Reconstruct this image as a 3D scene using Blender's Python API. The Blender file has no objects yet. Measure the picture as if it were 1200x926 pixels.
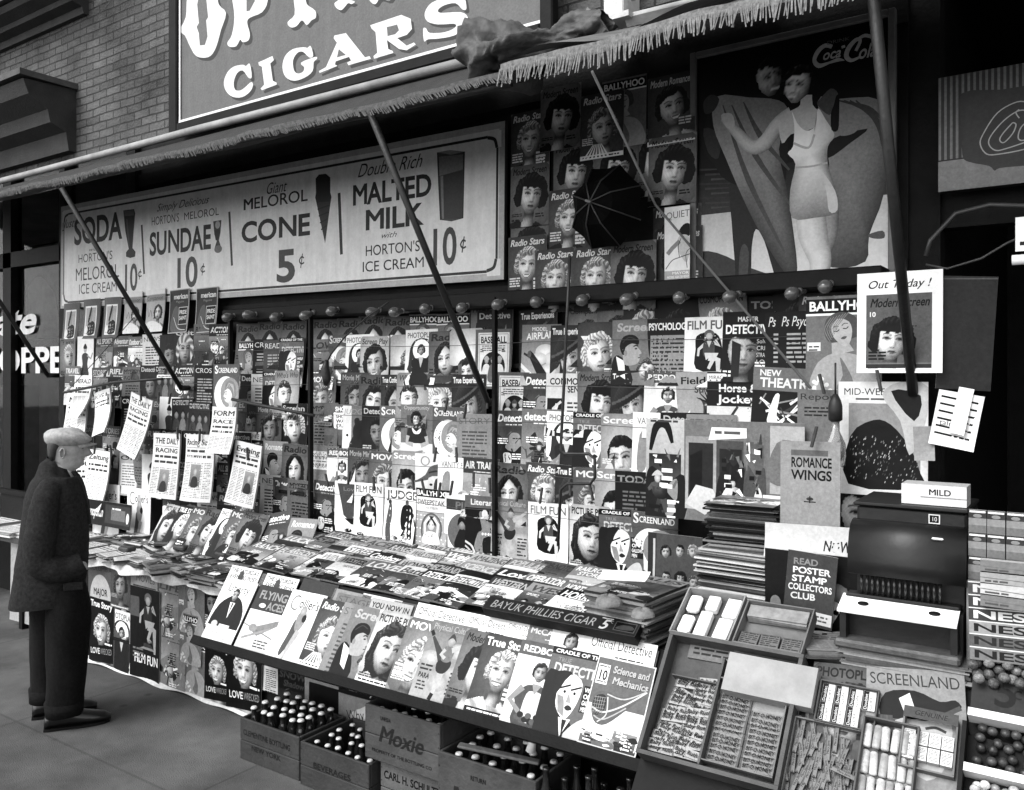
import bpy, math, random
from mathutils import Vector, Matrix, geometry, noise
R = math.radians
C = bpy.context.scene.collection
SC = bpy.context.scene
# ---------------------------------------------------------------- camera, sky, sun, exposure
TH = R(34.4); CS, SN = math.cos(TH), math.sin(TH)
CAM = Vector((0, 0, 2.0))
cd = bpy.data.cameras.new('camera'); cam = bpy.data.objects.new('camera', cd); C.objects.link(cam)
cam.location = CAM; cam.rotation_euler = (R(90), 0, TH)
cd.sensor_width = 36; cd.lens = 30.0; cd.shift_y = -23 / 1200; cd.clip_start = .05; cd.clip_end = 500
SC.camera = cam
SUN_EL, SUN_AZ = R(47), R(200)          # high, from the street side, slightly from the left
w = bpy.data.worlds.new('World'); SC.world = w; w.use_nodes = True
nt = w.node_tree; nt.nodes.clear()
sky = nt.nodes.new('ShaderNodeTexSky'); sky.sky_type = 'NISHITA'; sky.sun_disc = False
sky.sun_elevation = SUN_EL; sky.sun_rotation = SUN_AZ
bw = nt.nodes.new('ShaderNodeRGBToBW'); bgn = nt.nodes.new('ShaderNodeBackground'); wo = nt.nodes.new('ShaderNodeOutputWorld')
nt.links.new(sky.outputs[0], bw.inputs[0]); nt.links.new(bw.outputs[0], bgn.inputs[0]); nt.links.new(bgn.outputs[0], wo.inputs[0])
bgn.inputs[1].default_value = 0.15
sl = bpy.data.lights.new('sun', 'SUN'); sl.energy = 1.0; sl.angle = R(30); sl.color = (1, 1, 1)
so = bpy.data.objects.new('sun', sl); C.objects.link(so)
sd = Vector((math.sin(SUN_AZ) * math.cos(SUN_EL), math.cos(SUN_AZ) * math.cos(SUN_EL), math.sin(SUN_EL)))
so.rotation_euler = sd.to_track_quat('Z', 'Y').to_euler()
so.location = (0, -3, 9)
vs = SC.view_settings; vs.view_transform = 'Standard'; vs.look = 'None'; vs.gamma = 1; vs.use_curve_mapping = False; vs.exposure = 1.72
SC.render.engine = 'CYCLES'
SC.cycles.max_bounces = 6; SC.cycles.diffuse_bounces = 3; SC.cycles.glossy_bounces = 2; SC.cycles.transmission_bounces = 4
SC.cycles.caustics_reflective = False; SC.cycles.caustics_refractive = False
# ---------------------------------------------------------------- helpers
rnd = random.Random(7)
def tag(o, label=None, cat=None, group=None, kind=None):
    if label: o['label'] = label
    if cat: o['category'] = cat
    if group: o['group'] = group
    if kind: o['kind'] = kind
    return o
def ray(px, py):
    u = (px - 600) / 1000; v = (440 - py) / 1000
    return Vector((-SN + u * CS, CS + u * SN, v))
class Plane:
    def __init__(s, p0, ev=(0, 0, 1), ex=(1, 0, 0)):
        s.p0 = Vector(p0); s.ex = Vector(ex).normalized(); s.ev = Vector(ev).normalized(); s.n = s.ex.cross(s.ev)
    def hit(s, px, py):
        d = ray(px, py); t = (s.p0 - CAM).dot(s.n) / d.dot(s.n)
        return CAM + d * t
    def uv(s, px, py):
        q = s.hit(px, py) - s.p0
        return q.dot(s.ex), q.dot(s.ev)
    def at(s, x, v, off=0):
        return s.p0 + s.ex * x + s.ev * v + s.n * off
    def mat(s, x, v, off=0, yaw=0, roll=0, pitch=0):
        b = Matrix((s.ex, -s.n, s.ev)).transposed().to_4x4()
        return Matrix.Translation(s.at(x, v, off)) @ b @ Matrix.Rotation(roll, 4, 'Y') @ Matrix.Rotation(yaw, 4, 'Z') @ Matrix.Rotation(pitch, 4, 'X')
def WY(y): return Plane((0, y, 0))
def WZ(z): return Plane((0, 0, z), (0, 1, 0))
def tone(v): return max(v, 0.0) ** 2.9 * .88
MATS = {}
def mat(name, g=.5, rough=.6, ns=8, na=.25, bump=0, metal=0, bs=60, spec=.4, detail=5):
    if name in MATS: return MATS[name]
    m = bpy.data.materials.new(name); m.use_nodes = True; n = m.node_tree.nodes; l = m.node_tree.links
    p = n['Principled BSDF']; p.inputs['Roughness'].default_value = rough; p.inputs['Metallic'].default_value = metal
    p.inputs['Specular IOR Level'].default_value = spec
    tc = n.new('ShaderNodeTexCoord'); no = n.new('ShaderNodeTexNoise'); no.inputs['Scale'].default_value = ns; no.inputs['Detail'].default_value = detail
    no.inputs['Roughness'].default_value = .65
    l.new(tc.outputs['Object'], no.inputs['Vector'])
    cr = n.new('ShaderNodeValToRGB'); a, b = g * (1 - na), g * (1 + na)
    cr.color_ramp.elements[0].position = .3; cr.color_ramp.elements[1].position = .7
    cr.color_ramp.elements[0].color = (a, a, a, 1); cr.color_ramp.elements[1].color = (b, b, b, 1)
    l.new(no.outputs[0], cr.inputs[0]); l.new(cr.outputs[0], p.inputs['Base Color'])
    if bump:
        n2 = n.new('ShaderNodeTexNoise'); n2.inputs['Scale'].default_value = bs; n2.inputs['Detail'].default_value = 4
        l.new(tc.outputs['Object'], n2.inputs['Vector'])
        bm = n.new('ShaderNodeBump'); bm.inputs['Strength'].default_value = bump; bm.inputs['Distance'].default_value = .01
        l.new(n2.outputs[0], bm.inputs['Height']); l.new(bm.outputs[0], p.inputs['Normal'])
    MATS[name] = m; return m
def mat_print(name='printed_paper', rough=.5, spec=.14, streak=False):
    if name in MATS: return MATS[name]
    m = bpy.data.materials.new(name); m.use_nodes = True; n = m.node_tree.nodes; l = m.node_tree.links
    p = n['Principled BSDF']; p.inputs['Roughness'].default_value = rough; p.inputs['Specular IOR Level'].default_value = spec
    at = n.new('ShaderNodeAttribute'); at.attribute_name = 'Col'
    tc = n.new('ShaderNodeTexCoord'); no = n.new('ShaderNodeTexNoise'); no.inputs['Scale'].default_value = 14; no.inputs['Detail'].default_value = 8
    no.inputs['Roughness'].default_value = .75
    l.new(tc.outputs['Object'], no.inputs['Vector'])
    mr = n.new('ShaderNodeMapRange'); mr.inputs['From Min'].default_value = .25; mr.inputs['From Max'].default_value = .75
    mr.inputs['To Min'].default_value = .80; mr.inputs['To Max'].default_value = 1.08
    l.new(no.outputs[0], mr.inputs[0])
    mx = n.new('ShaderNodeVectorMath'); mx.operation = 'SCALE'
    n4 = n.new('ShaderNodeTexNoise'); n4.inputs['Scale'].default_value = 75; n4.inputs['Detail'].default_value = 8; n4.inputs['Roughness'].default_value = .7
    l.new(tc.outputs['Object'], n4.inputs['Vector'])
    m4 = n.new('ShaderNodeMapRange'); m4.inputs['From Min'].default_value = .3; m4.inputs['From Max'].default_value = .7; m4.inputs['To Min'].default_value = -.28; m4.inputs['To Max'].default_value = .34; m4.clamp = False
    l.new(n4.outputs[0], m4.inputs[0])
    iv = n.new('ShaderNodeMath'); iv.operation = 'MULTIPLY_ADD'; iv.inputs[1].default_value = -1.15; iv.inputs[2].default_value = 1; l.new(at.outputs['Fac'], iv.inputs[0])
    ml = n.new('ShaderNodeMath'); ml.operation = 'MULTIPLY'; l.new(iv.outputs[0], ml.inputs[0]); l.new(m4.outputs[0], ml.inputs[1])
    ad = n.new('ShaderNodeMath'); ad.operation = 'ADD'; ad.inputs[1].default_value = 1; l.new(ml.outputs[0], ad.inputs[0])
    m5 = n.new('ShaderNodeMath'); m5.operation = 'MULTIPLY'; l.new(ad.outputs[0], m5.inputs[0]); l.new(mr.outputs[0], m5.inputs[1])
    if streak:
        mp = n.new('ShaderNodeMapping'); mp.inputs['Scale'].default_value = (9, 1, .7); l.new(tc.outputs['Object'], mp.inputs[0]); n5 = n.new('ShaderNodeTexNoise'); n5.inputs['Scale'].default_value = 1.6; n5.inputs['Detail'].default_value = 7; n5.inputs['Roughness'].default_value = .7; l.new(mp.outputs[0], n5.inputs[0])
        m6 = n.new('ShaderNodeMapRange'); m6.inputs['From Min'].default_value = .3; m6.inputs['From Max'].default_value = .7; m6.inputs['To Min'].default_value = .84; m6.inputs['To Max'].default_value = 1.06; l.new(n5.outputs[0], m6.inputs[0]); m7 = n.new('ShaderNodeMath'); m7.operation = 'MULTIPLY'; l.new(m5.outputs[0], m7.inputs[0]); l.new(m6.outputs[0], m7.inputs[1]); m5 = m7
    l.new(at.outputs['Color'], mx.inputs[0]); l.new(m5.outputs[0], mx.inputs['Scale']); l.new(mx.outputs[0], p.inputs['Base Color'])
    n2 = n.new('ShaderNodeTexNoise'); n2.inputs['Scale'].default_value = 9; n2.inputs['Detail'].default_value = 3
    l.new(tc.outputs['Object'], n2.inputs['Vector'])
    bm = n.new('ShaderNodeBump'); bm.inputs['Strength'].default_value = .35; bm.inputs['Distance'].default_value = .012
    l.new(n2.outputs[0], bm.inputs['Height']); l.new(bm.outputs[0], p.inputs['Normal'])
    MATS[name] = m; return m
PRINT = mat_print(); PAINT = mat_print('sign_paint', .5, .3, True)
class MB:
    """collects faces for one mesh; several materials allowed"""
    def __init__(s): s.v = []; s.f = []; s.mi = []; s.sm = []
    def add(s, vs, fs, mi=0, smooth=False):
        o = len(s.v); s.v += [tuple(q) for q in vs]
        for f in fs: s.f.append(tuple(i + o for i in f)); s.mi.append(mi); s.sm.append(smooth)
        return s
    def box(s, a, b, mi=0, M=None, bev=0):
        x0, y0, z0 = a; x1, y1, z1 = b
        if bev:
            e = bev; V = []; 
            for X, sx in ((x0, 1), (x1, -1)):
                for Y, sy in ((y0, 1), (y1, -1)):
                    for Z, sz in ((z0, 1), (z1, -1)):
                        V += [Vector((X, Y + sy * e, Z + sz * e)), Vector((X + sx * e, Y, Z + sz * e)), Vector((X + sx * e, Y + sy * e, Z))]
            def id(i, j, k, t): return ((i * 2 + j) * 2 + k) * 3 + t
            F = []
            for i in (0, 1):
                F.append([id(i, 0, 0, 0), id(i, 1, 0, 0), id(i, 1, 1, 0), id(i, 0, 1, 0)][::(-1 if i == 0 else 1)])
                F.append([id(0, i, 0, 1), id(1, i, 0, 1), id(1, i, 1, 1), id(0, i, 1, 1)][::(1 if i == 0 else -1)])
                F.append([id(0, 0, i, 2), id(1, 0, i, 2), id(1, 1, i, 2), id(0, 1, i, 2)][::(-1 if i == 0 else 1)])
            for i in (0, 1):
                for j in (0, 1):
                    F.append([id(i, j, 0, 0), id(i, j, 1, 0), id(i, j, 1, 1), id(i, j, 0, 1)])
                    F.append([id(i, 0, j, 0), id(i, 1, j, 0), id(i, 1, j, 2), id(i, 0, j, 2)])
                    F.append([id(0, i, j, 1), id(1, i, j, 1), id(1, i, j, 2), id(0, i, j, 2)])
                    for k in (0, 1): F.append([id(i, j, k, 0), id(i, j, k, 1), id(i, j, k, 2)])
        else:
            V = [Vector(q) for q in ((x0, y0, z0), (x1, y0, z0), (x1, y1, z0), (x0, y1, z0), (x0, y0, z1), (x1, y0, z1), (x1, y1, z1), (x0, y1, z1))]
            F = [(0, 3, 2, 1), (4, 5, 6, 7), (0, 1, 5, 4), (1, 2, 6, 5), (2, 3, 7, 6), (3, 0, 4, 7)]
        if M is not None: V = [M @ q for q in V]
        return s.add(V, F, mi)
    def tube(s, pts, r, n=8, mi=0, cap=True, smooth=True):
        pts = [Vector(p) for p in pts]; k = len(pts); rs = r if isinstance(r, (list, tuple)) else [r] * k
        V = []; F = []; prev = None
        for i, p in enumerate(pts):
            t = (pts[min(i + 1, k - 1)] - pts[max(i - 1, 0)]).normalized()
            if prev is None:
                a = Vector((0, 0, 1)) if abs(t.z) < .9 else Vector((1, 0, 0)); x = t.cross(a).normalized()
            else: x = (prev - t * prev.dot(t)).normalized()
            prev = x; y = t.cross(x)
            for j in range(n):
                an = 2 * math.pi * j / n; V.append(p + (x * math.cos(an) + y * math.sin(an)) * rs[i])
        for i in range(k - 1):
            for j in range(n):
                j2 = (j + 1) % n; F.append((i * n + j, i * n + j2, (i + 1) * n + j2, (i + 1) * n + j))
        if cap: F.append(tuple(range(n))[::-1]); F.append(tuple((k - 1) * n + j for j in range(n)))
        return s.add(V, F, mi, smooth)
    def lathe(s, prof, n=16, mi=0, M=None, smooth=True):
        V = []; F = []; k = len(prof)
        for r, z in prof:
            for j in range(n):
                an = 2 * math.pi * j / n; V.append(Vector((r * math.cos(an), r * math.sin(an), z)))
        for i in range(k - 1):
            for j in range(n):
                j2 = (j + 1) % n; F.append((i * n + j, i * n + j2, (i + 1) * n + j2, (i + 1) * n + j))
        F.append(tuple(range(n))[::-1]); F.append(tuple((k - 1) * n + j for j in range(n)))
        if M is not None: V = [M @ q for q in V]
        return s.add(V, F, mi, smooth)
    def loft(s, rings, mi=0, cap=True, smooth=True):
        n = len(rings[0]); V = [q for r in rings for q in r]; F = []
        for i in range(len(rings) - 1):
            for j in range(n):
                j2 = (j + 1) % n; F.append((i * n + j, i * n + j2, (i + 1) * n + j2, (i + 1) * n + j))
        if cap: F.append(tuple(range(n))[::-1]); F.append(tuple((len(rings) - 1) * n + j for j in range(n)))
        return s.add(V, F, mi, smooth)
    def grid(s, fn, nu, nv, mi=0, smooth=True):
        V = [fn(i / nu, j / nv) for j in range(nv + 1) for i in range(nu + 1)]; F = []
        for j in range(nv):
            for i in range(nu):
                a = j * (nu + 1) + i; F.append((a, a + 1, a + nu + 2, a + nu + 1))
        return s.add(V, F, mi, smooth)
    def mesh(s, name, mats):
        me = bpy.data.meshes.new(name); me.from_pydata([tuple(v) for v in s.v], [], s.f); 
        for m in (mats if isinstance(mats, (list, tuple)) else [mats]): me.materials.append(m)
        me.polygons.foreach_set('material_index', s.mi); me.polygons.foreach_set('use_smooth', s.sm); me.update()
        return me
    def obj(s, name, mats, parent=None, M=None):
        return link(name, s.mesh(name, mats), parent, M)
def link(name, data, parent=None, M=None):
    o = bpy.data.objects.new(name, data); C.objects.link(o)
    if parent is not None: o.parent = parent
    if M is not None: o.matrix_local = M
    return o
def empty(name, M=None):
    return link(name, None, None, M)
def copy_tree(o, parent=None):
    c = o.copy(); C.objects.link(c); c.parent = parent
    for ch in list(o.children): copy_tree(ch, c)
    return c
ORD = ['first', 'second', 'third', 'fourth', 'fifth', 'sixth', 'seventh', 'eighth', 'ninth', 'tenth', 'eleventh', 'twelfth', 'thirteenth', 'fourteenth', 'fifteenth', 'sixteenth', 'seventeenth', 'eighteenth', 'nineteenth', 'twentieth', 'twenty-first', 'twenty-second']
# ---------------------------------------------------------------- printed artwork: flat inked shapes on paper
GL = {}
def glyph(ch, bold):
    if ch in 'MWNmw': bold = 0.0
    k = (ch, bold)
    if k not in GL:
        cu = bpy.data.curves.new('glyph', 'FONT'); cu.body = 'H' + ch + 'H'; cu.resolution_u = 4 if bold >= 0 else 3; cu.offset = bold
        o = bpy.data.objects.new('glyph', cu); me = bpy.data.meshes.new_from_object(o)
        xs = [v.co.x for v in me.vertices]; wid = max(xs) - min(xs)
        bpy.data.meshes.remove(me)
        cu.body = 'HH'; me = bpy.data.meshes.new_from_object(o); xs = [v.co.x for v in me.vertices]; w0 = max(xs) - min(xs); hh = max(v.co.y for v in me.vertices); bpy.data.meshes.remove(me)
        cu.body = ch; me = bpy.data.meshes.new_from_object(o); me.calc_loop_triangles()
        GL[k] = ([(v.co.x / hh, v.co.y / hh) for v in me.vertices], [tuple(t.vertices) for t in me.loop_triangles], (wid - w0) / hh)
        bpy.data.meshes.remove(me); bpy.data.objects.remove(o); bpy.data.curves.remove(cu)
    return GL[k]
class Art:
    def __init__(A, a=1.35, bg=.6):
        A.a = a; A.L = []; A.st = [(0, 0, 1, 0, 1)]; A.rect(0, 0, 1, a, bg)
    def push(A, x, y, s=1, ang=0, fx=1): A.st.append((x, y, s, ang, fx))
    def pop(A): A.st.pop()
    def tr(A, p):
        x, y = p[0], p[1]
        for (ox, oy, s, an, fx) in reversed(A.st):
            x *= fx
            if an: c, q = math.cos(an), math.sin(an); x, y = x * c - y * q, x * q + y * c
            x, y = ox + x * s, oy + y * s
        return (x, y)
    def raw(A, V, T, c):
        if isinstance(c, (int, float)): c = [c] * len(V)
        A.L.append(([A.tr(p) for p in V], T, c))
    def poly(A, pts, c):
        T = geometry.tessellate_polygon([[Vector((p[0], p[1], 0)) for p in pts]])
        A.raw(pts, [tuple(t) for t in T], c)
    def sp(A, pts, c, n=3):
        """closed smooth outline through the points"""
        k = len(pts); out = []
        for i in range(k):
            p0, p1, p2, p3 = pts[i - 1], pts[i], pts[(i + 1) % k], pts[(i + 2) % k]
            for j in range(n):
                t = j / n
                out.append(tuple(.5 * (2 * p1[q] + (p2[q] - p0[q]) * t + (2 * p0[q] - 5 * p1[q] + 4 * p2[q] - p3[q]) * t * t + (3 * p1[q] - p0[q] - 3 * p2[q] + p3[q]) * t ** 3) for q in (0, 1)))
        A.poly(out, c)
    def rect(A, x0, y0, x1, y1, c, c2=None):
        A.raw([(x0, y0), (x1, y0), (x1, y1), (x0, y1)], [(0, 1, 2), (0, 2, 3)], c if c2 is None else [c, c, c2, c2])
    def frame(A, x0, y0, x1, y1, t, c):
        A.rect(x0, y0, x1, y0 + t, c); A.rect(x0, y1 - t, x1, y1, c); A.rect(x0, y0 + t, x0 + t, y1 - t, c); A.rect(x1 - t, y0 + t, x1, y1 - t, c)
    def ell(A, x, y, rx, ry, c, c2=None, rot=0, n=16, lit=None):
        V = [(x, y)]; K = [c]; cr, sr = math.cos(rot), math.sin(rot); c2 = c if c2 is None else c2
        for j in range(n):
            t = 2 * math.pi * j / n; p, q = rx * math.cos(t), ry * math.sin(t)
            V.append((x + p * cr - q * sr, y + p * sr + q * cr)); K.append(c2 if lit is None else c2 * (1 + .22 * math.cos(t - lit)))
        A.raw(V, [(0, 1 + j, 1 + (j + 1) % n) for j in range(n)], K)
    def line(A, pts, w, c, w2=None):
        k = len(pts); V = []
        for i, p in enumerate(pts):
            a, b = pts[max(i - 1, 0)], pts[min(i + 1, k - 1)]; dx, dy = b[0] - a[0], b[1] - a[1]; d = math.hypot(dx, dy) or 1
            ww = (w if not isinstance(w, (list, tuple)) else w[i]) if w2 is None else w + (w2 - w) * i / max(k - 1, 1)
            nx, ny = -dy / d * ww / 2, dx / d * ww / 2
            V += [(p[0] + nx, p[1] + ny), (p[0] - nx, p[1] - ny)]
        T = []
        for i in range(k - 1): T += [(2 * i, 2 * i + 1, 2 * i + 3), (2 * i, 2 * i + 3, 2 * i + 2)]
        A.raw(V, T, c)
    def blob(A, pts, c, amp=.28, lit=2.3, n=3):
        """smooth outline filled from its middle, brushed lighter on one side as painted printers' art is"""
        k = len(pts); out = []
        for i in range(k):
            p0, p1, p2, p3 = pts[i - 1], pts[i], pts[(i + 1) % k], pts[(i + 2) % k]
            for j in range(n):
                t = j / n
                out.append(tuple(.5 * (2 * p1[q] + (p2[q] - p0[q]) * t + (2 * p0[q] - 5 * p1[q] + 4 * p2[q] - p3[q]) * t * t + (3 * p1[q] - p0[q] - 3 * p2[q] + p3[q]) * t ** 3) for q in (0, 1)))
        x = sum(p[0] for p in out) / len(out); y = sum(p[1] for p in out) / len(out); m = len(out)
        K = [c] + [min(1, c * (1 - amp * .75 + amp * math.cos(math.atan2(p[1] - y, p[0] - x) - lit))) for p in out]
        A.raw([(x, y)] + out, [(0, 1 + j, 1 + (j + 1) % m) for j in range(m)], K)
    def limb(A, pts, w, c, n=5):
        """rounded limb: light along one side of its middle, darker at the edges"""
        out = []; ws = []; k = len(pts)
        for i in range(k - 1):
            p0, p1, p2, p3 = pts[max(i - 1, 0)], pts[i], pts[i + 1], pts[min(i + 2, k - 1)]
            for j in range(n):
                t = j / n; out.append(tuple(.5 * (2 * p1[q] + (p2[q] - p0[q]) * t + (2 * p0[q] - 5 * p1[q] + 4 * p2[q] - p3[q]) * t * t + (3 * p1[q] - p0[q] - 3 * p2[q] + p3[q]) * t ** 3) for q in (0, 1))); ws.append(w[i] + (w[i + 1] - w[i]) * t)
        out.append(pts[-1]); ws.append(w[-1]); V = []; K = []; T = []; S = (-.5, -.3, 0, .3, .5); m = len(out)
        for i, p in enumerate(out):
            a, b = out[max(i - 1, 0)], out[min(i + 1, m - 1)]; dx, dy = b[0] - a[0], b[1] - a[1]; d = math.hypot(dx, dy) or 1; nx, ny = -dy / d, dx / d
            for s in S:
                V.append((p[0] + nx * s * ws[i], p[1] + ny * s * ws[i])); lx = (nx * -.8 + ny * .5) * s * 2; K.append(min(1, c * (.55 + .45 * math.sqrt(max(0, 1 - 3.2 * s * s)) + .16 * lx)))
        for i in range(m - 1):
            for j in range(4): o = i * 5 + j; T += [(o, o + 1, o + 6), (o, o + 6, o + 5)]
        A.raw(V, T, K)
    def curve(A, pts, w, c, n=5, w2=None):
        out = []; k = len(pts); ws = []
        for i in range(k - 1):
            p0, p1, p2, p3 = pts[max(i - 1, 0)], pts[i], pts[i + 1], pts[min(i + 2, k - 1)]
            for j in range(n):
                t = j / n
                out.append(tuple(.5 * (2 * p1[q] + (p2[q] - p0[q]) * t + (2 * p0[q] - 5 * p1[q] + 4 * p2[q] - p3[q]) * t * t + (3 * p1[q] - p0[q] - 3 * p2[q] + p3[q]) * t ** 3) for q in (0, 1)))
                if isinstance(w, (list, tuple)): ws.append(w[i] + (w[i + 1] - w[i]) * t)
        out.append(pts[-1])
        if isinstance(w, (list, tuple)): ws.append(w[-1]); w = ws
        A.line(out, w, c, w2)
    def text(A, s, x, y, h, c, w=None, it=0, b=0.0, al='l', rot=0, sp=0, rise=0, sh=None):
        V = []; T = []; cx = 0; V2 = []; T2 = []
        for i, ch in enumerate(s):
            if ch == ' ': cx += .42; continue
            g, t, ad = glyph(ch, b); o = len(V)
            V += [(cx + p[0] + p[1] * it, p[1] + rise * cx) for p in g]; T += [tuple(q + o for q in tt) for tt in t]
            if b > .008 and ch in 'MWNmw': o = len(V2); V2 += [(cx + .07 + p[0] + p[1] * it, p[1] + rise * cx) for p in g]; T2 += [tuple(q + o for q in tt) for tt in t]
            cx += ad + sp
        sx = h if w is None else w / max(cx, .01)
        ox = {'l': 0, 'c': -cx * sx / 2, 'r': -cx * sx}[al]
        for V, T in ((V, T), (V2, T2)):
            if not V: continue
            P = [(ox + p[0] * sx, p[1] * h) for p in V]
            if rot: q, k = math.cos(rot), math.sin(rot); P = [(p[0] * q - p[1] * k, p[0] * k + p[1] * q) for p in P]
            if sh and V is not V2: A.raw([(x + p[0] + sh[0], y + p[1] + sh[1]) for p in P], T, sh[2])
            A.raw([(x + p[0], y + p[1]) for p in P], T, c)
    def greek(A, x, y, w, n, lh, c, r, th=.45):
        """lines of print too small to read"""
        V = []; T = []
        for i in range(n):
            q = x; e = x + w * (1 if i % 5 != 4 else r.uniform(.4, .8))
            while q < e - lh * .4:
                l = min(r.uniform(.8, 3.2) * lh, e - q); o = len(V); yy = y - i * lh
                V += [(q, yy), (q + l, yy), (q + l, yy + lh * th), (q, yy + lh * th)]; T += [(o, o + 1, o + 2), (o, o + 2, o + 3)]; q += l + lh * .35
        if V: A.raw(V, T, c)
    def mesh(A, name, W, t=.004, eps=3e-5, bend=(0, 0, 0), edge=.7, mats=None, clip=True, mx=.03, back=True):
        a = A.a; b1, b2, b3 = bend; bent = any(bend); lim = mx / W if bent else 1e9
        def dz(x, y):
            if not bent: return 0
            yy = 1 - y / a; q = max(0, x * .75 + yy * .75 - .95)
            return b1 * ((2 * x - 1) ** 2 - .33) + b2 * yy * yy + b3 * q * q * 4
        V = []; F = []; K = []
        def emit(tri, cols, z):
            if lim < 100:
                L = [math.dist(tri[i], tri[(i + 1) % 3]) for i in range(3)]; m = max(L)
                if m > lim:
                    i = L.index(m); p, q, s_ = tri[i], tri[(i + 1) % 3], tri[(i + 2) % 3]; cp, cq, cs = cols[i], cols[(i + 1) % 3], cols[(i + 2) % 3]
                    mid = ((p[0] + q[0]) / 2, (p[1] + q[1]) / 2); cm = (cp + cq) / 2
                    emit((p, mid, s_), (cp, cm, cs), z); emit((mid, q, s_), (cm, cq, cs), z); return
            ar = (tri[1][0] - tri[0][0]) * (tri[2][1] - tri[0][1]) - (tri[1][1] - tri[0][1]) * (tri[2][0] - tri[0][0])
            if abs(ar) < 1e-9: return
            if ar < 0: tri = (tri[0], tri[2], tri[1]); cols = (cols[0], cols[2], cols[1])
            o = len(V)
            for p in tri: V.append((p[0] * W, -t - z - dz(p[0], p[1]), p[1] * W))
            F.append((o, o + 1, o + 2)); K.append(cols)
        lev = []; bbs = []
        for P, T, c in A.L:
            bb = (min(p[0] for p in P), max(p[0] for p in P), min(p[1] for p in P), max(p[1] for p in P))
            lev.append(1 + max([l for l, q in zip(lev, bbs) if q[0] <= bb[1] and bb[0] <= q[1] and q[2] <= bb[3] and bb[2] <= q[3]], default=-1)); bbs.append(bb)
        if bent: eps = max(eps, 8e-5)
        for li, (P, T, c) in enumerate(A.L):
            z = lev[li] * eps + 2e-5
            for tri in T:
                pts = [P[i] for i in tri]; cc = [c[i] for i in tri]
                if clip and not all(0 <= p[0] <= 1 and 0 <= p[1] <= a for p in pts):
                    poly = [(p[0], p[1], k) for p, k in zip(pts, cc)]
                    for ax, lo, hi in ((0, 0, 1), (1, 0, a)):
                        for sgn, bd in ((1, lo), (-1, hi)):
                            out = []
                            for i in range(len(poly)):
                                p, q = poly[i - 1], poly[i]; dp, dq = sgn * (p[ax] - bd), sgn * (q[ax] - bd)
                                if (dp < 0) != (dq < 0):
                                    f = dp / (dp - dq); out.append(tuple(p[j] + (q[j] - p[j]) * f for j in range(3)))
                                if dq >= 0: out.append(q)
                            poly = out
                            if not poly: break
                        if not poly: break
                    for i in range(1, len(poly) - 1):
                        emit(tuple(poly[j][:2] for j in (0, i, i + 1)), tuple(poly[j][2] for j in (0, i, i + 1)), z)
                else: emit(tuple(pts), tuple(cc), z)
        if back:
            n = 6 if bent else 1
            G = [(i / n, j / n * a) for j in range(n + 1) for i in range(n + 1)]; o = len(V)
            for p in G: V.append((p[0] * W, -dz(*p), p[1] * W))
            for j in range(n):
                for i in range(n):
                    q = o + j * (n + 1) + i; F.append((q, q + n + 1, q + n + 2, q + 1)); K.append((edge,) * 4)
            bd = [(i, 0) for i in range(n)] + [(n, j) for j in range(n)] + [(n - i, n) for i in range(n)] + [(0, n - j) for j in range(n)]
            o2 = len(V)
            for (i, j) in bd:
                p = G[j * (n + 1) + i]; V.append((p[0] * W, -t - dz(*p), p[1] * W))
            m = len(bd)
            for q in range(m):
                i, j = bd[q]; i2, j2 = bd[(q + 1) % m]
                F.append((o + j * (n + 1) + i, o + j2 * (n + 1) + i2, o2 + (q + 1) % m, o2 + q)); K.append((edge,) * 4)
        me = bpy.data.meshes.new(name); me.from_pydata(V, [], F)
        at = me.color_attributes.new('Col', 'FLOAT_COLOR', 'CORNER'); buf = []
        for k in K:
            for v in k: g = tone(v); buf += (g, g, g, 1)
        at.data.foreach_set('color', buf)
        me.materials.append(mats or PRINT); me.update()
        return me
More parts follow.
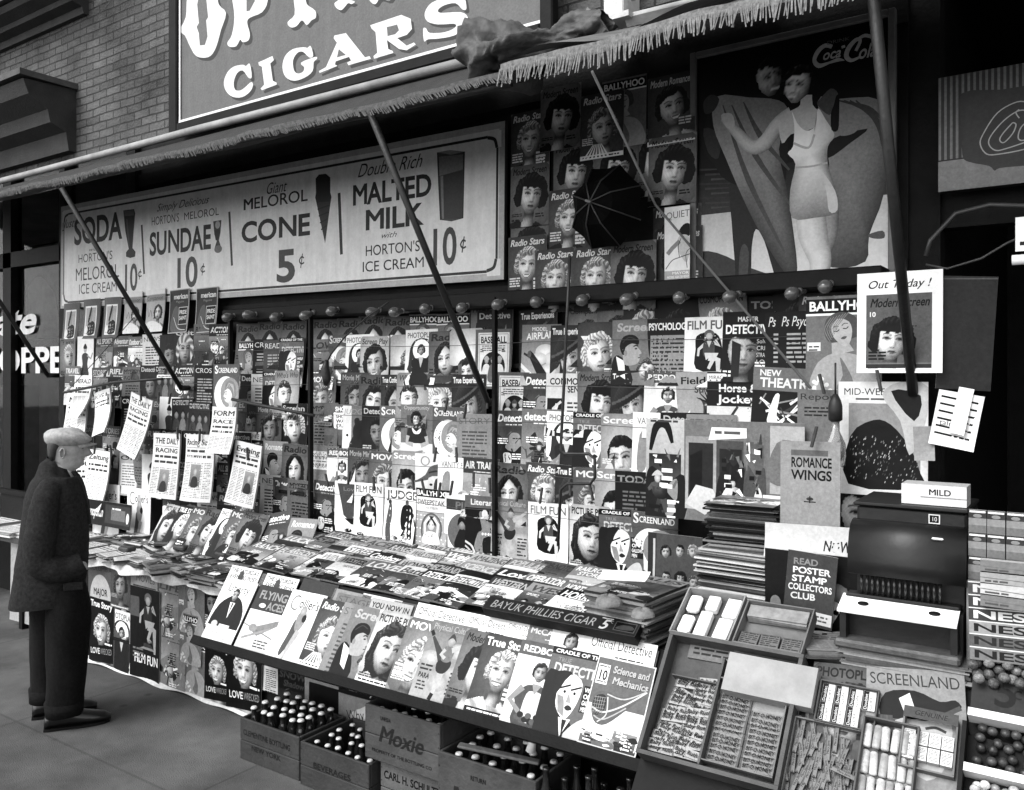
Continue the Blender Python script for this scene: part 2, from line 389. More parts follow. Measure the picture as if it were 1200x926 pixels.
# ---------------------------------------------------------------- cover drawing
import numpy as np
def face(A, x, y, r, st='bob', hc=.1, sk=.82, ang=0, turn=0, smile=0, dr=.2, fx=1, hat=None, body=True, hl=.14):
    """airbrushed head and shoulders, tone by tone on a fine mesh, like a printed half-tone portrait"""
    sd = (x * 7 + y * 13 + r * 29 + hc * 31 + turn * 5) % 6.28; N = int(max(26, min(92, 150 * r)))
    lo_y = -2.9 if body else -1.25; X = np.linspace(-2.15 if body else -1.4, 2.15 if body else 1.4, int(N * (1.45 if body else 1))); Y = np.linspace(lo_y, 1.55, int(N * (1.5 if body else 1)))
    gx, gy = np.meshgrid(X, Y); C_ = np.zeros_like(gx); Mk = np.zeros_like(gx, dtype=bool); tx = turn * .2
    G = lambda cx, cy, sx, sy: np.exp(-((gx - cx) / sx) ** 2 - ((gy - cy) / sy) ** 2)
    gr = .5 + .25 * np.sin(gx * 37 + gy * 23 + sd * 9) + .25 * np.sin(gx * 61 - gy * 47 + sd)
    phi = np.arctan2(gy - .1, gx); rho = np.hypot(gx, (gy - .1) * .92)
    wv = {'wave': 1.3, 'blonde': 1.1, 'long': 1.5}.get(st, .35)
    s_ = phi * 13 + 2.0 * np.sin(rho * 4 + sd) + wv * 1.6 * np.sin(rho * 9 + phi * 3 + sd * 2); strand = .5 + .3 * np.sin(s_ * 1.9) + .2 * np.sin(s_ * 4.7 + 1)
    shine = np.exp(-((rho - .93) / .16) ** 2) * np.clip(np.cos(phi - 2.15) * 1.1, 0, 1) + .5 * np.exp(-((rho - 1.02) / .1) ** 2) * np.clip(np.cos(phi - .7), 0, 1)
    if wv > 1: shine = shine + .6 * np.clip(np.sin(rho * 9 + phi * 4 + sd * 2), 0, 1) * strand
    hair = np.clip(hc * (.5 + .7 * strand) + (hl * 1.5 + hc * .25) * strand * shine, .02, .97)
    if body:
        sh = gy < -1.32 - .42 * np.clip(np.abs(gx) - .45, 0, 9) ** 1.4 - .1 * (np.abs(gx) < .45); fold = .72 + .3 * np.sin(gx * 5 + gy * 3 + sd + np.sin(gy * 4) * 1.2) * .5 - .22 * np.clip(gx, 0, 2)
        C_ = np.where(sh, np.clip(dr * fold * 1.25, .03, .98), C_); Mk |= sh
        vn = sh & (np.abs(gx) < .55 * (gy + 2.15)); C_ = np.where(vn, sk * (.82 - .22 * np.clip(gx + .2, 0, 1)), C_)
        nk = (np.abs(gx - .02) < .36 + .05 * (gy + 1) ** 2) & (gy < -.5) & (gy > -1.7); u = np.clip(gx / .44, -1, 1); nz = np.sqrt(1 - u * u)
        C_ = np.where(nk, sk * (.38 + .58 * np.clip(-.45 * u + .8 * nz, 0, 1)) * (1 - .55 * np.exp(-((gy + .95 - .25 * gx) / .26) ** 2)), C_); Mk |= nk
    rx, ry, lowb = {'bob': (1.12, 1.28, -.62), 'wave': (1.03, 1.24, -.52), 'blonde': (1.04, 1.22, -.5), 'long': (1.06, 1.26, -1.15), 'part': (1.02, 1.26, -.85), 'man': (.84, 1.2, .05)}[st]
    wob = .014 * np.sin(phi * 7 + sd) + .010 * np.sin(phi * 13 + sd * 3); 
    if wv > 1 or st == 'bob': wob = wob * 1.9
    Rr = np.hypot(gx / rx, (gy - .02) / ry) * (1 - wob); taper = 1 - .12 * np.clip(-gy, 0, 2) if st in ('part', 'long') else 1
    hb = (Rr < 1) & (gy > lowb + .05 * np.sin(gx * 13 + sd)); 
    if st in ('long', 'part'): hb |= (np.abs(gx) < rx * (1 - .08 * np.sin(gy * 6 + sd)) * taper) & (gy < .1) & (gy > lowb + .08 * np.sin(gx * 9))
    C_ = np.where(hb, hair * .8, C_); Mk |= hb
    w_ = .72 * (1 - .25 * np.clip(-gy, 0, 2) ** 1.35); e = (gx / w_) ** 2 + gy ** 2; fm = e < 1; nz = np.sqrt(np.clip(1 - e * .93, 0, 1)); lam = np.clip(-.42 * gx / .8 + .26 * gy + .86 * nz, 0, 1)
    f = sk * (.42 + .70 * lam)
    mx = tx * 1.15
    for s2 in (-1, 1):
        ex = s2 * .3 + tx
        f = f * (1 - .30 * G(ex, .21, .22, .12)) * (1 - .12 * G(ex, -.02, .16, .06))
    f = f * (1 + .10 * G(tx - .02, -.02, .06, .26)) * (1 - .26 * G(tx + .13, -.12, .06, .17)) * (1 - .34 * G(tx + .01, -.335, .13, .04)) * (1 + .09 * G(-.36 + tx, -.22, .2, .17)) * (1 - .16 * G(mx, -.77, .2, .05)) * (1 + .08 * G(mx - .02, -.88, .14, .07))
    for s2 in (-1, 1): f = f * (1 - .5 * G(tx + s2 * .065, -.305, .035, .028))
    if smile:
        for s2 in (-1, 1): f = f * (1 - .22 * G(mx + s2 * .4, -.4, .05, .16))
    for s2 in (-1, 1):
        ex = s2 * .3 + tx; ey = .12; u = (gx - ex) / .175; lid = ey + .062 * (1 - u * u); bot = ey - .05 * (1 - u * u); eye = (np.abs(u) < 1) & (gy < lid) & (gy > bot)
        f = np.where(eye, np.clip(sk * .92, 0, .85) * (.75 + .25 * (gy < ey)), f); ir = eye & (np.hypot(gx - ex - tx * .25, gy - ey - .01) < .074); f = np.where(ir, .1, f); f = f + .5 * G(ex + tx * .25 - .025, ey + .03, .018, .018) * eye
        f = f * (1 - .85 * np.exp(-((gy - lid) / .03) ** 2) * (np.abs(u) < 1.12)) * (1 - .35 * np.exp(-((gy - bot) / .02) ** 2) * (np.abs(u) < .95)); ub = (gx - ex) / .24; bl = .30 + .07 * (1 - ub * ub) + .02 * ub * s2
        f = f * (1 - (.72 if hc < .4 else .5) * np.exp(-((gy - bl) / .028) ** 2) * (np.abs(ub) < 1))
    um = (gx - mx) / (.32 if smile else .24); cor = -.53 + (.06 * um * um if smile else .0); up = cor + (.065 * (1 - um * um) * (1 - .35 * np.exp(-(um / .22) ** 2))); dn = cor - (.19 if smile else .105) * (1 - um * um); lip = (np.abs(um) < 1) & (gy < up) & (gy > dn)
    f = np.where(lip, np.where(gy > cor - .01, .2, .34 + .12 * np.exp(-((gx - mx + .05) / .08) ** 2)) * (sk / .82), f)
    if smile: f = np.where((np.abs(um) < .82) & (gy < cor + .005) & (gy > cor - .115 * (1 - um * um)), .93 * sk / .82, f)
    else: f = f * (1 - .6 * np.exp(-((gy - cor) / .014) ** 2) * (np.abs(um) < 1))
    C_ = np.where(fm, np.clip(f, .03, .98), C_); Mk |= fm
    ax = np.abs(gx)
    if st == 'bob': hf = ((gy > .44 + .05 * np.sin(gx * 15 + sd)) & (Rr < 1)) | ((ax > .6 - .1 * np.clip(-gy, 0, 1)) & (gy > -.5) & (Rr < 1))
    elif st == 'part': hf = ((gy > .98 - 1.15 * np.clip(ax, .02, 1) ** 1.1) & (ax < .75) & (gy > -.1) | (ax > .62)) & hb
    elif st == 'man': hf = (gy > .66 - .3 * np.clip(gx + .3, -1, 1) ** 2 + .04 * np.sin(gx * 11 + sd)) & (Rr < 1)
    else: hf = ((gy > .56 + .26 * np.clip(gx + .3, -.8, 1.2) - .75 * np.clip(ax - .45, 0, 1) + .05 * np.sin(gx * 10 + sd)) & (Rr < 1) & (gy > -.05)) | ((ax > .66) & hb)
    C_ = np.where(hf, hair, C_); Mk |= hf
    if hat == 'hat':
        bl = .42 + .32 * gx + .1 * gx * gx; h1 = (gy > bl + .12) & (Rr < 1.18) & (gy < 1.45) | (np.abs(gy - bl - .1) < .16) & (ax < 1.35); C_ = np.where(h1, .13 + .16 * np.clip(-gx * .6 + gy - .6, 0, 1) + .03 * gr, C_); C_ = np.where(h1 & (np.abs(gy - bl - .3) < .07), .4, C_); Mk |= h1
    if hat == 'scarf':
        h1 = ((gy > .62 - .5 * ax * ax) | (ax > .66)) & (Rr < 1.05); C_ = np.where(h1, .62 + .2 * np.sin(phi * 9 + rho * 7), C_); Mk |= h1
    C_ = np.clip(C_ * (.93 + .14 * gr), .02, .98)
    A.push(x, y, r, ang, fx); ny, nx = gx.shape; Q = [(float(a_), float(b_)) for a_, b_ in zip(gx.ravel(), gy.ravel())]; Cf = C_.ravel().tolist(); mk = Mk.ravel().tolist(); ix = {}; V = []; K = []; T = []
    def vi(i):
        if i not in ix: ix[i] = len(V); V.append(Q[i]); K.append(Cf[i])
        return ix[i]
    for j in range(ny - 1):
        for i in range(nx - 1):
            a_ = j * nx + i; b_, c_, d_ = a_ + 1, a_ + nx + 1, a_ + nx; m_ = [mk[q] for q in (a_, b_, c_, d_)]; n_ = sum(m_)
            if n_ == 4: T += [(vi(a_), vi(b_), vi(c_)), (vi(a_), vi(c_), vi(d_))]
            elif n_ == 3: T.append(tuple(vi(q) for q, m in zip((a_, b_, c_, d_), m_) if m))
    if T: A.raw(V, T, K)
    A.pop()
def ttl(A, s, y, h, c, w=.9, it=0, b=.0, x=.05, sh=None, rot=0):
    A.text(s, x, y, h, c, w=w, it=it, b=b, sh=sh, rot=rot)
def portrait(s, bg=.5, tc=.9, st='bob', hc=.1, sk=.82, ang=0, cx=.52, cy=.66, r=.34, it=0, band=None, hl=.14, turn=0, smile=0, dr=.2, hat=None, a=1.35, b=.02, fx=1, price=None, tw=.88, th=.14, bg2=None):
    A = Art(a, bg); qv = random.Random(hash_s(s) + int(hc * 1000) + int(r * 100)); turn = turn or qv.choice((-.7, -.35, .3, .6)); ang = ang or qv.uniform(-.2, .2)
    if bg2 is not None: A.rect(0, 0, 1, a, bg2, bg)
    if band is not None: A.rect(0, a - .28, 1, a, band)
    if s: ttl(A, s, a - .06 - th, th, tc, w=tw, it=it, b=b)
    A.greek(.3, a - .25, .5, 1, .035, (tc * .7 + bg * .3), random.Random(3))
    if price: A.text(price, .06, a - .42, .1, tc, b=.02)
    qq = random.Random(hash_s(s) + int(bg * 100) + int(cx * 50)); A.ell(.5, .7, .75, .8, bg * 1.12, bg * .72, n=18); ttl(A, s, a - .06 - th, th, tc, w=tw, it=it, b=b) if s and band is None else None
    face(A, cx, cy, r, st, hc, sk, ang, turn, smile, dr, fx, hat, hl=hl)
    for k in range(qq.randint(1, 3)):
        x_, y_ = qq.choice((.04, .66)), qq.uniform(.12, .5); A.greek(x_, y_, qq.uniform(.22, .32), qq.randint(2, 4), qq.choice((.04, .055, .075)), tc, qq, .55)
    if qq.random() < .45: A.rect(0, 0, 1, .09, qq.choice((.1, .9, .5))); A.greek(.06, .03, .88, 1, .05, qq.choice((.9, .2)), qq, .6)
    return A
def moon(s, bg=.42, tc=.92, hc=.55, big=0):
    A = Art(1.35, bg)
    A.text(s[0], .05, 1.12, .2, tc, b=.02); A.text(s[1:], .19, 1.14, .12, tc, w=.75, b=.01)
    A.ell(.5, .6, .45, .45, .97, .93, n=28); A.ell(.66, .64, .37, .38, .66, .6, n=28)
    A.push(.64, .62, .3, .15)
    A.sp([(-.55, .3), (-.62, .05), (-.78, -.12), (-.6, -.22), (-.66, -.4), (-.52, -.6), (-.2, -.75), (.1, -.62), (.35, -.1), (.3, .5), (-.1, .7)], [.86] * 11 * 3)
    A.sp([(-.5, .35), (-.3, .9), (.3, 1.05), (.85, .6), (.85, -.2), (.5, -.5), (.3, 0), (.1, .3), (-.2, .45)], hc)
    for k in range(5): A.curve([(-.3 + k * .15, .5 + .1 * (k % 2)), (.1 + k * .12, .85 - k * .05), (.6, .3 - k * .15)], .06, hc + .15)
    A.ell(-.42, .02, .07, .05, .1); A.curve([(-.6, .18), (-.4, .22), (-.25, .14)], .05, .3); A.curve([(-.62, -.36), (-.45, -.36)], .07, .3)
    A.curve([(0, -.6), (.1, -1.0), (-.1, -1.3)], [.5, .4, .6], .8)
    A.pop(); A.greek(.2, .08, .6, 1, .05, tc, random.Random(2))
    return A
def pinup(A, x, y, s, sk=.82, dress=.35, fx=1):
    A.push(x, y, s, 0, fx)
    A.sp([(-.42, .62), (-.45, .2), (-.42, -.42), (.38, -.48), (.42, .2), (.3, .62), (.0, .75)], .08)
    A.line([(-.12, .38), (-.34, .2), (-.36, -.02)], [.11, .09, .07], sk); A.line([(.12, .42), (.34, .3), (.2, .5)], [.11, .09, .07], sk)
    A.sp([(-.15, .45), (-.2, .2), (-.16, -.02), (.14, -.04), (.18, .2), (.14, .45)], dress); A.poly([(-.08, .46), (.08, .46), (0, .25)], sk)
    A.line([(-.12, -.03), (.22, .05), (.0, -.42)], [.24, .19, .1], sk); A.line([(.0, -.06), (.3, -.14), (.32, -.75)], [.22, .17, .08], sk)
    A.ell(.0, .62, .11, .14, sk, sk * .85); A.sp([(-.14, .58), (-.15, .74), (.0, .82), (.15, .74), (.14, .58), (.06, .7), (-.06, .7)], .45)
    A.pop()
def film(s='FILM FUN', seed=0, tc=.45, bg=.93):
    A = Art(1.38, bg); A.text(s, .05, 1.14, .17, tc, w=.9, b=.028); pinup(A, .52, .62, .62)
    A.ell(.28, .1, .13, .045, .12); A.greek(.2, .11, .16, 1, .03, .8, random.Random(2)); return A
def lady(s='PHOTOPLAY', bg=.92, tc=.55, dress=.2):
    A = Art(1.36, bg); A.text(s, .06, 1.16, .13, tc, w=.88, b=.03)
    A.sp([(.02, .0), (.12, .5), (.16, .9), (.36, 1.12), (.7, 1.12), (.86, .9), (.9, .45), (.98, 0)], .25); A.ell(.52, .86, .27, .26, .97)
    A.sp([(.08, 0), (.02, .3), (.12, .36), (.26, 0)], bg); A.sp([(.98, 0), (1.0, .3), (.9, .36), (.84, 0)], bg)
    A.sp([(.2, 0), (.26, .35), (.22, .6), (.42, .66), (.62, .66), (.82, .6), (.78, .35), (.84, 0)], dress); A.poly([(.44, .68), (.6, .68), (.52, .42)], .75)
    face(A, .52, .84, .13, 'wave', .12, .72, body=False); return A
def textc(s, bg=.2, tc=.92, n=9, panel=None, lc=None, it=0, b=.03, th=.14, s2=None):
    A = Art(1.36, bg); A.text(s, .05, 1.36 - .09 - th, th, tc, w=.9, it=it, b=b); y = 1.02
    if s2: A.text(s2, .08, y - .08, th * .85, tc, w=.8, it=it, b=b); y -= .2
    if panel is not None: A.rect(.1, .06, .95, y, panel)
    A.greek(.16, y - .1, .7, n, .085, lc if lc is not None else tc * .8, random.Random(len(s) + n)); return A
def pscene(A, seed, tones=(.25, .5, .75), x0=0, y0=0, x1=1, y1=1.0, nf=None):
    q = random.Random(seed); W, H = x1 - x0, y1 - y0; P = lambda u, v: (x0 + u * W, y0 + v * H)
    A.rect(x0, y0, x1, y1, q.choice(tones), q.choice(tones))
    for k in range(q.randint(2, 4)):
        c = q.choice(tones) * q.uniform(.7, 1.2); h = q.uniform(.15, .8)
        A.sp([P(-.1, -.1), P(-.1, h * q.uniform(.4, 1)), P(q.uniform(.1, .4), h), P(q.uniform(.5, .7), h * q.uniform(.5, 1)), P(1.1, h * q.uniform(.3, 1)), P(1.1, -.1)], min(1, c))
    for k in range(q.randint(2, 4)):
        u, v = q.random(), q.random() * .7; m = q.uniform(.08, .25); c = q.choice((.1, .2, .85, .95, .6))
        A.sp([P(u + m * math.cos(t * 1.05) * q.uniform(.5, 1.2), v + m * math.sin(t * 1.05) * q.uniform(.5, 1.2)) for t in range(6)], c)
    for k in range(nf if nf is not None else q.randint(1, 2)):
        u = q.uniform(.25, .75); v = q.uniform(.1, .35); s = q.uniform(.42, .62); dk = q.choice((.1, .18, .35, .8)); L = q.uniform(-.15, .15); px, py = P(u, v); s *= H
        A.line([(px - .15 * s, py - .5 * s), (px, py)], [.16 * s, .22 * s], dk * .8); A.line([(px + .2 * s, py - .5 * s), (px + .05 * s, py)], [.16 * s, .22 * s], dk)
        A.blob([(px - .2 * s, py - .05 * s), (px - .24 * s + L * s, py + .4 * s), (px + .24 * s + L * s, py + .4 * s), (px + .18 * s, py - .05 * s)], dk, .5)
        A.line([(px + .18 * s + L * s, py + .36 * s), (px + .42 * s, py + q.uniform(.05, .5) * s), (px + q.uniform(.5, .7) * s, py + q.uniform(.2, .6) * s)], [.15 * s, .12 * s, .08 * s], dk * 1.3)
        A.line([(px - .18 * s + L * s, py + .36 * s), (px - .42 * s, py + q.uniform(.0, .4) * s), (px - q.uniform(.3, .6) * s, py + q.uniform(.1, .5) * s)], [.15 * s, .12 * s, .08 * s], dk * 1.1)
        A.ell(px + L * s * 1.3, py + .56 * s, .11 * s, .15 * s, .82, .6, n=10); A.sp([(px + L * s * 1.3 - .2 * s, py + .62 * s), (px + L * s * 1.3, py + .82 * s), (px + L * s * 1.3 + .2 * s, py + .64 * s), (px + L * s * 1.3, py + .66 * s)], q.choice((.1, .3, .75)))
    for k in range(16):
        u, v = q.random(), q.random(); A.line([P(u, v), P(u + q.uniform(-.15, .15), v + q.uniform(-.15, .15))], q.uniform(.01, .03), q.choice((.1, .95, .5, .3)), .004)
    for k in range(5): A.greek(*P(q.uniform(.02, .6), q.uniform(.05, .9)), q.uniform(.2, .35) * W, q.randint(1, 3), .05, q.choice((.1, .95)), q, .5)
def scene(s, seed=0, bg=.4, tc=.9, it=.15, a=1.36, th=.17, b=.028, s2=None, tones=(.2, .45, .75, .92), tw=.88, sh=None, nf=None):
    A = Art(a, bg); pscene(A, seed, tones, 0, 0, 1, a - .36 - (.16 if s2 else 0), nf)
    A.text(s, .06, a - .08 - th, th, tc, w=tw, it=it, b=b, sh=sh)
    if s2: A.text(s2, .2, a - .1 - 2 * th, th * .85, tc, w=.7, it=it, b=b, sh=sh)
    else: A.greek(.3, a - .33, .55, 1, .05, tc, random.Random(seed))
    return A
def baseb(s='BASEBALL'):
    A = Art(1.38, .42); A.rect(.09, .06, .95, 1.3, .86); A.frame(.12, .09, .92, 1.27, .012, .4); A.text(s, .16, 1.06, .15, .1, w=.72, b=.028)
    A.greek(.2, .98, .64, 3, .05, .3, random.Random(1)); A.ell(.52, .5, .33, .36, .12, n=26)
    for x, c in ((.34, .85), (.52, .45), (.7, .85)):
        A.sp([(x - .13, .18), (x - .1, .5), (x, .58), (x + .1, .5), (x + .13, .18)], c); A.ell(x, .66, .06, .08, .75, .55); A.sp([(x - .08, .68), (x, .77), (x + .08, .68)], c * .8)
    for x in (.2, .8): A.greek(x - .05, .9, .1, 2, .05, .35, random.Random(3))
    A.text('10', .42, .1, .05, .2); return A
def villain(s='DETECTIVE', bg=.45):
    A = Art(1.36, bg); A.rect(0, 1.24, 1, 1.36, .08); A.text('CRADLE OF THE', .06, 1.27, .06, .9, w=.88, b=.03)
    A.text('TRUE', .14, 1.13, .07, .6, w=.25); A.text(s, .1, .95, .16, .78, w=.95, b=.03)
    A.sp([(0, 0), (0, .9), (.2, .98), (.5, .95), (.55, .3), (.9, 0)], .14); A.sp([(.28, .5), (.3, .85), (.5, .97), (.68, .85), (.66, .55), (.55, .3), (.42, .3)], .9)
    A.sp([(.22, .6), (.2, .9), (.45, 1.0), (.36, .85), (.3, .7)], .16); A.poly([(.28, .62), (.36, .36), (.48, .3), (.44, .5), (.4, .6)], .6)
    for x, d in ((.4, -1), (.58, 1)): A.poly([(x - .08, .7), (x + .08, .7), (x, .64)], .98); A.ell(x, .68, .026, .026, .06, n=8); A.line([(x - .1, .76 + d * .04), (x + .08, .76 - d * .04)] if d < 0 else [(x - .08, .72), (x + .1, .8)], .03, .1)
    A.sp([(.46, .44), (.52, .49), (.6, .44), (.52, .4)], .2); A.poly([(.48, .68), (.56, .52), (.46, .52)], .65)
    A.poly([(.4, .28), (.62, .28), (.5, .0)], .92); A.poly([(.47, .26), (.56, .26), (.52, 0)], .15)
    A.rect(.72, .42, 1, .84, .15)
    for k, t in enumerate(('WOLF', 'OF', 'GALLOWS', 'MEN')): A.text(t, .74, .74 - k * .1, .07, .92, w=.24 if len(t) > 3 else .12, b=.028)
    A.sp([(.55, 0), (.68, .22), (.85, .34), (.95, .3), (1.0, .1), (.9, 0)], .8); return A
def newsp(s, seed=0, a=1.5, photo=True, s2=None, big=.13, bg=.84):
    q = random.Random(seed); A = Art(a, bg); A.text(s, .06, a - .1 - big, big, .2, w=.88, b=.028, it=.1); y = a - .2 - big
    A.rect(.05, y + .035, .95, y + .045, .3)
    if s2: A.text(s2, .08, y - .1, .1, .15, w=.84, b=.028); y -= .16
    for k in range(2): A.greek(.08, y - .06 - k * .12, .84, 1, .09, .25, q, .6)
    y -= .3
    for c in range(4): A.greek(.05 + c * .235, y, .2, int(y / .035) - 1, .035, .5, q)
    if photo:
        px, w = q.choice((.3, .52)), .36; A.rect(px, y - .5, px + w, y - .02, .45, .6); A.ell(px + w * .5, y - .18, .07, .1, .75, .55); A.sp([(px + .06, y - .5), (px + .1, y - .3), (px + w - .1, y - .3), (px + w - .06, y - .5)], .2)
    return A
def couple(s='Screen', bg=.5, tc=.6, a=1.36):
    A = Art(a, bg); A.text(s, .1, a - .24, .17, tc, w=.82, it=.15, b=.03)
    A.sp([(0, 0), (.02, .5), (.16, .62), (.4, .4), (.5, 0)], .1); A.poly([(.1, .6), (.3, .5), (.34, .12), (.2, .2)], .93)
    A.push(.42, .72, .3, .12)
    A.sp([(-.5, -.9), (-.55, 0), (-.4, .5), (.4, .5), (.62, .1), (.85, -.3), (.66, -.38), (.7, -.62), (.5, -.95), (.1, -1.05)], .68)
    A.sp([(-.6, -.2), (-.75, .4), (-.4, 1.0), (.3, 1.05), (.72, .7), (.66, .3), (.2, .45), (-.3, .25), (-.42, -.2)], .1); A.curve([(-.5, .6), (0, .9), (.5, .7)], .07, .28)
    A.ell(.46, .05, .1, .05, .15); A.curve([(.3, .22), (.48, .28), (.64, .2)], .08, .12); A.curve([(.55, -.6), (.72, -.58)], .06, .3); A.ell(-.35, -.15, .13, .2, .58)
    A.pop(); face(A, .8, .3, .22, 'wave', .3, .85, ang=-.5, body=False); return A
def plane_cover(s='MODEL', s2='AIRPLANE', bg=.62):
    A = Art(1.36, bg); A.rect(0, 0, 1, 1.36, .75, .5); A.text(s, .25, 1.22, .08, .92, w=.4); A.text(s2, .12, 1.02, .15, .92, w=.8, b=.02, rise=.06)
    for x, y, r in ((.6, .75, .25), (.8, .6, .22), (.45, .6, .2), (.7, .35, .2)): A.ell(x, y, r, r * .7, .92, .78)
    A.sp([(.18, .75), (.3, .72), (.85, .05), (.95, .0), (.6, .0), (.22, .6)], .16); A.line([(.06, .72), (.42, .52)], .05, .25); A.poly([(0, .5), (.5, .1), (.42, .04), (0, .4)], .9); A.ell(.2, .7, .05, .08, .4); return A
def redbook(s='REDBOOK', band=.4):
    A = Art(1.36, .88); A.rect(0, 1.12, 1, 1.36, band); A.text(s, .07, 1.18, .11, .9, w=.86, b=.028)
    A.sp([(.22, 0), (.2, .3), (.14, .45), (.3, .62), (.42, .66), (.6, .66), (.74, .6), (.86, .42), (.78, .3), (.8, 0)], .35)
    A.line([(.26, .6), (.08, .36), (.3, .2)], [.12, .1, .08], .6); A.line([(.74, .58), (.86, .3), (.72, .1)], [.12, .1, .08], .55)
    A.sp([(.36, .5), (.5, .56), (.66, .5), (.64, .1), (.36, .1)], .85); A.poly([(.42, .68), (.6, .68), (.5, .5)], .62)
    for k in range(9): A.ell(.3 + .05 * k, .12 + .05 * math.sin(k * 2), .06, .05, .15 if k % 2 else .4)
    face(A, .51, .86, .155, 'wave', .14, .68, body=False); return A
def ballyhoo(s='BALLYHOO', bg=.5):
    A = Art(1.4, bg); A.rect(0, 1.16, 1, 1.36, .05); A.rect(0, 1.13, 1, 1.16, .95); A.text(s, .04, 1.2, .13, .96, w=.92, b=.028)
    A.sp([(.1, 0), (.12, .4), (.3, .58), (.46, .6), (.6, .6), (.8, .52), (.95, .3), (.95, 0)], .68); A.line([(.5, .6), (.46, .75), (.48, .88)], [.3, .22, .24], .7)
    A.sp([(.46, .55), (.5, .3), (.42, .12), (.58, .02), (.64, .2), (.56, .4)], .5)
    A.push(.48, .92, .21, .3)
    A.sp([(-.8, -.6), (-1.1, .1), (-.7, 1.0), (.2, 1.2), (1.0, .7), (1.15, -.1), (.8, -.7)], .38); A.sp([(-.6, .4), (-.6, -.3), (-.2, -1), (.2, -1), (.6, -.3), (.6, .4), (0, .8)], .74)
    for x in (-.3, .3): A.curve([(x - .18, .1), (x, .02), (x + .18, .1)], .06, .25); A.curve([(x - .2, .28), (x, .38), (x + .2, .3)], .05, .35)
    A.sp([(-.2, -.5), (0, -.42), (.2, -.5), (0, -.62)], .42)
    for k in range(7): A.curve([(-.9 + k * .1, -.5 + .1 * k), (-1.0 + .15 * k, .4), (-.4 + .2 * k, 1.0)], .05, .55)
    A.pop(); A.rect(.02, .64, .2, .76, .9); A.greek(.04, .69, .14, 2, .045, .2, random.Random(1))
    for k in range(12): A.ell(.05 + random.Random(k).random() * .3, .05 + .02 * k, .03, .03, .9)
    return A
def skater(bg=.6):
    A = Art(1.38, bg); A.rect(0, 0, 1, 1.38, .7, .5); A.rect(0, 1.18, 1, 1.38, .5); A.text('Physical Culture', .06, 1.22, .11, .7, w=.86)
    for x, y in ((.2, .7), (.8, .5), (.5, .3), (.75, .9)): A.ell(x, y, .22, .14, .78, .64)
    sk = .72
    A.line([(.5, .62), (.34, .84), (.12, 1.08)], [.17, .12, .05], .3); A.line([(.52, .6), (.5, .3), (.46, .04)], [.17, .1, .05], sk); A.line([(.12, 1.1), (.05, 1.18)], .07, .12); A.line([(.47, .12), (.44, .0)], .08, .12)
    A.sp([(.38, .68), (.4, .5), (.56, .48), (.66, .6), (.64, .72)], .2); A.sp([(.44, .7), (.42, .92), (.56, .98), (.66, .9), (.62, .7)], .5)
    A.line([(.6, .9), (.78, 1.0), (.95, 1.12)], [.1, .07, .05], sk); A.line([(.46, .9), (.4, .8), (.5, .74)], .07, sk); A.ell(.54, 1.06, .08, .1, sk, .6); A.sp([(.45, 1.06), (.54, 1.2), (.64, 1.06), (.54, 1.12)], .3)
    A.greek(.05, .55, .26, 2, .07, .2, random.Random(1)); A.text('PARA', .06, .34, .09, .15, w=.24, b=.028); A.greek(.08, .26, .2, 3, .06, .25, random.Random(4)); A.greek(.72, .5, .24, 6, .07, .25, random.Random(9)); return A
def judge():
    A = Art(1.38, .93); A.text('JUDGE', .08, 1.12, .2, .4, w=.95, b=.028)
    A.sp([(.1, .1), (.06, .4), (.1, .75), (.16, 1.0), (.22, .98), (.24, .7), (.2, .4), (.24, .1)], .4); A.ell(.17, 1.03, .05, .06, .3)
    A.sp([(.55, .92), (.5, .6), (.56, .35), (.54, .2), (.68, .2), (.7, .5), (.76, .2), (.92, .2), (.88, .5), (.92, .75), (.86, .95), (.7, 1.0)], .1); A.ell(.7, 1.04, .055, .07, .4)
    A.line([(.9, .8), (1.0, .5)], .05, .25)
    for k in range(8): A.ell(.25 + random.Random(k).random() * .5, .12 + random.Random(k + 9).random() * .12, .05, .035, .35 if k % 2 else .6)
    return A
def sweep():
    A = Art(1.38, .9); A.rect(0, 1.18, 1, 1.38, .06); A.text('BALLYHOO', .04, 1.22, .12, .95, w=.93, b=.028); A.text('SWEEPSTAKE', .06, 1.0, .12, .4, w=.9, b=.02); A.text('NUMBER', .35, .9, .06, .45, w=.35)
    A.rect(.0, .02, 1, .84, .68); A.frame(.0, .02, 1, .84, .02, .55); A.ell(.52, .42, .32, .4, .42, n=26); A.ell(.52, .42, .27, .36, .6, n=26)
    A.sp([(.28, .1), (.3, .3), (.44, .38), (.6, .38), (.74, .3), (.76, .1)], .9); A.ell(.52, .54, .1, .13, .88, .75); A.sp([(.4, .5), (.42, .7), (.52, .74), (.64, .7), (.64, .5), (.52, .66)], .2); A.line([(.34, .3), (.32, .56), (.46, .72)], .07, .85); A.line([(.7, .3), (.72, .56), (.58, .72)], .07, .85)
    return A
def king(s='PIN', bg=.92):
    A = Art(1.38, bg); A.rect(.05, 1.0, 1, 1.25, .3); A.text(s, .3, 1.04, .16, .5, w=.5, b=.028); A.ell(.52, .5, .42, .44, .45, n=26)
    A.sp([(.3, .15), (.4, .5), (.5, .6), (.62, .55), (.8, .5), (.66, .4), (.7, .12)], .15); A.ell(.5, .68, .1, .12, .65, .45); A.sp([(.38, .64), (.42, .84), (.6, .8), (.62, .64), (.5, .76)], .1); A.greek(.1, .04, .8, 1, .05, .4, random.Random(3)); return A
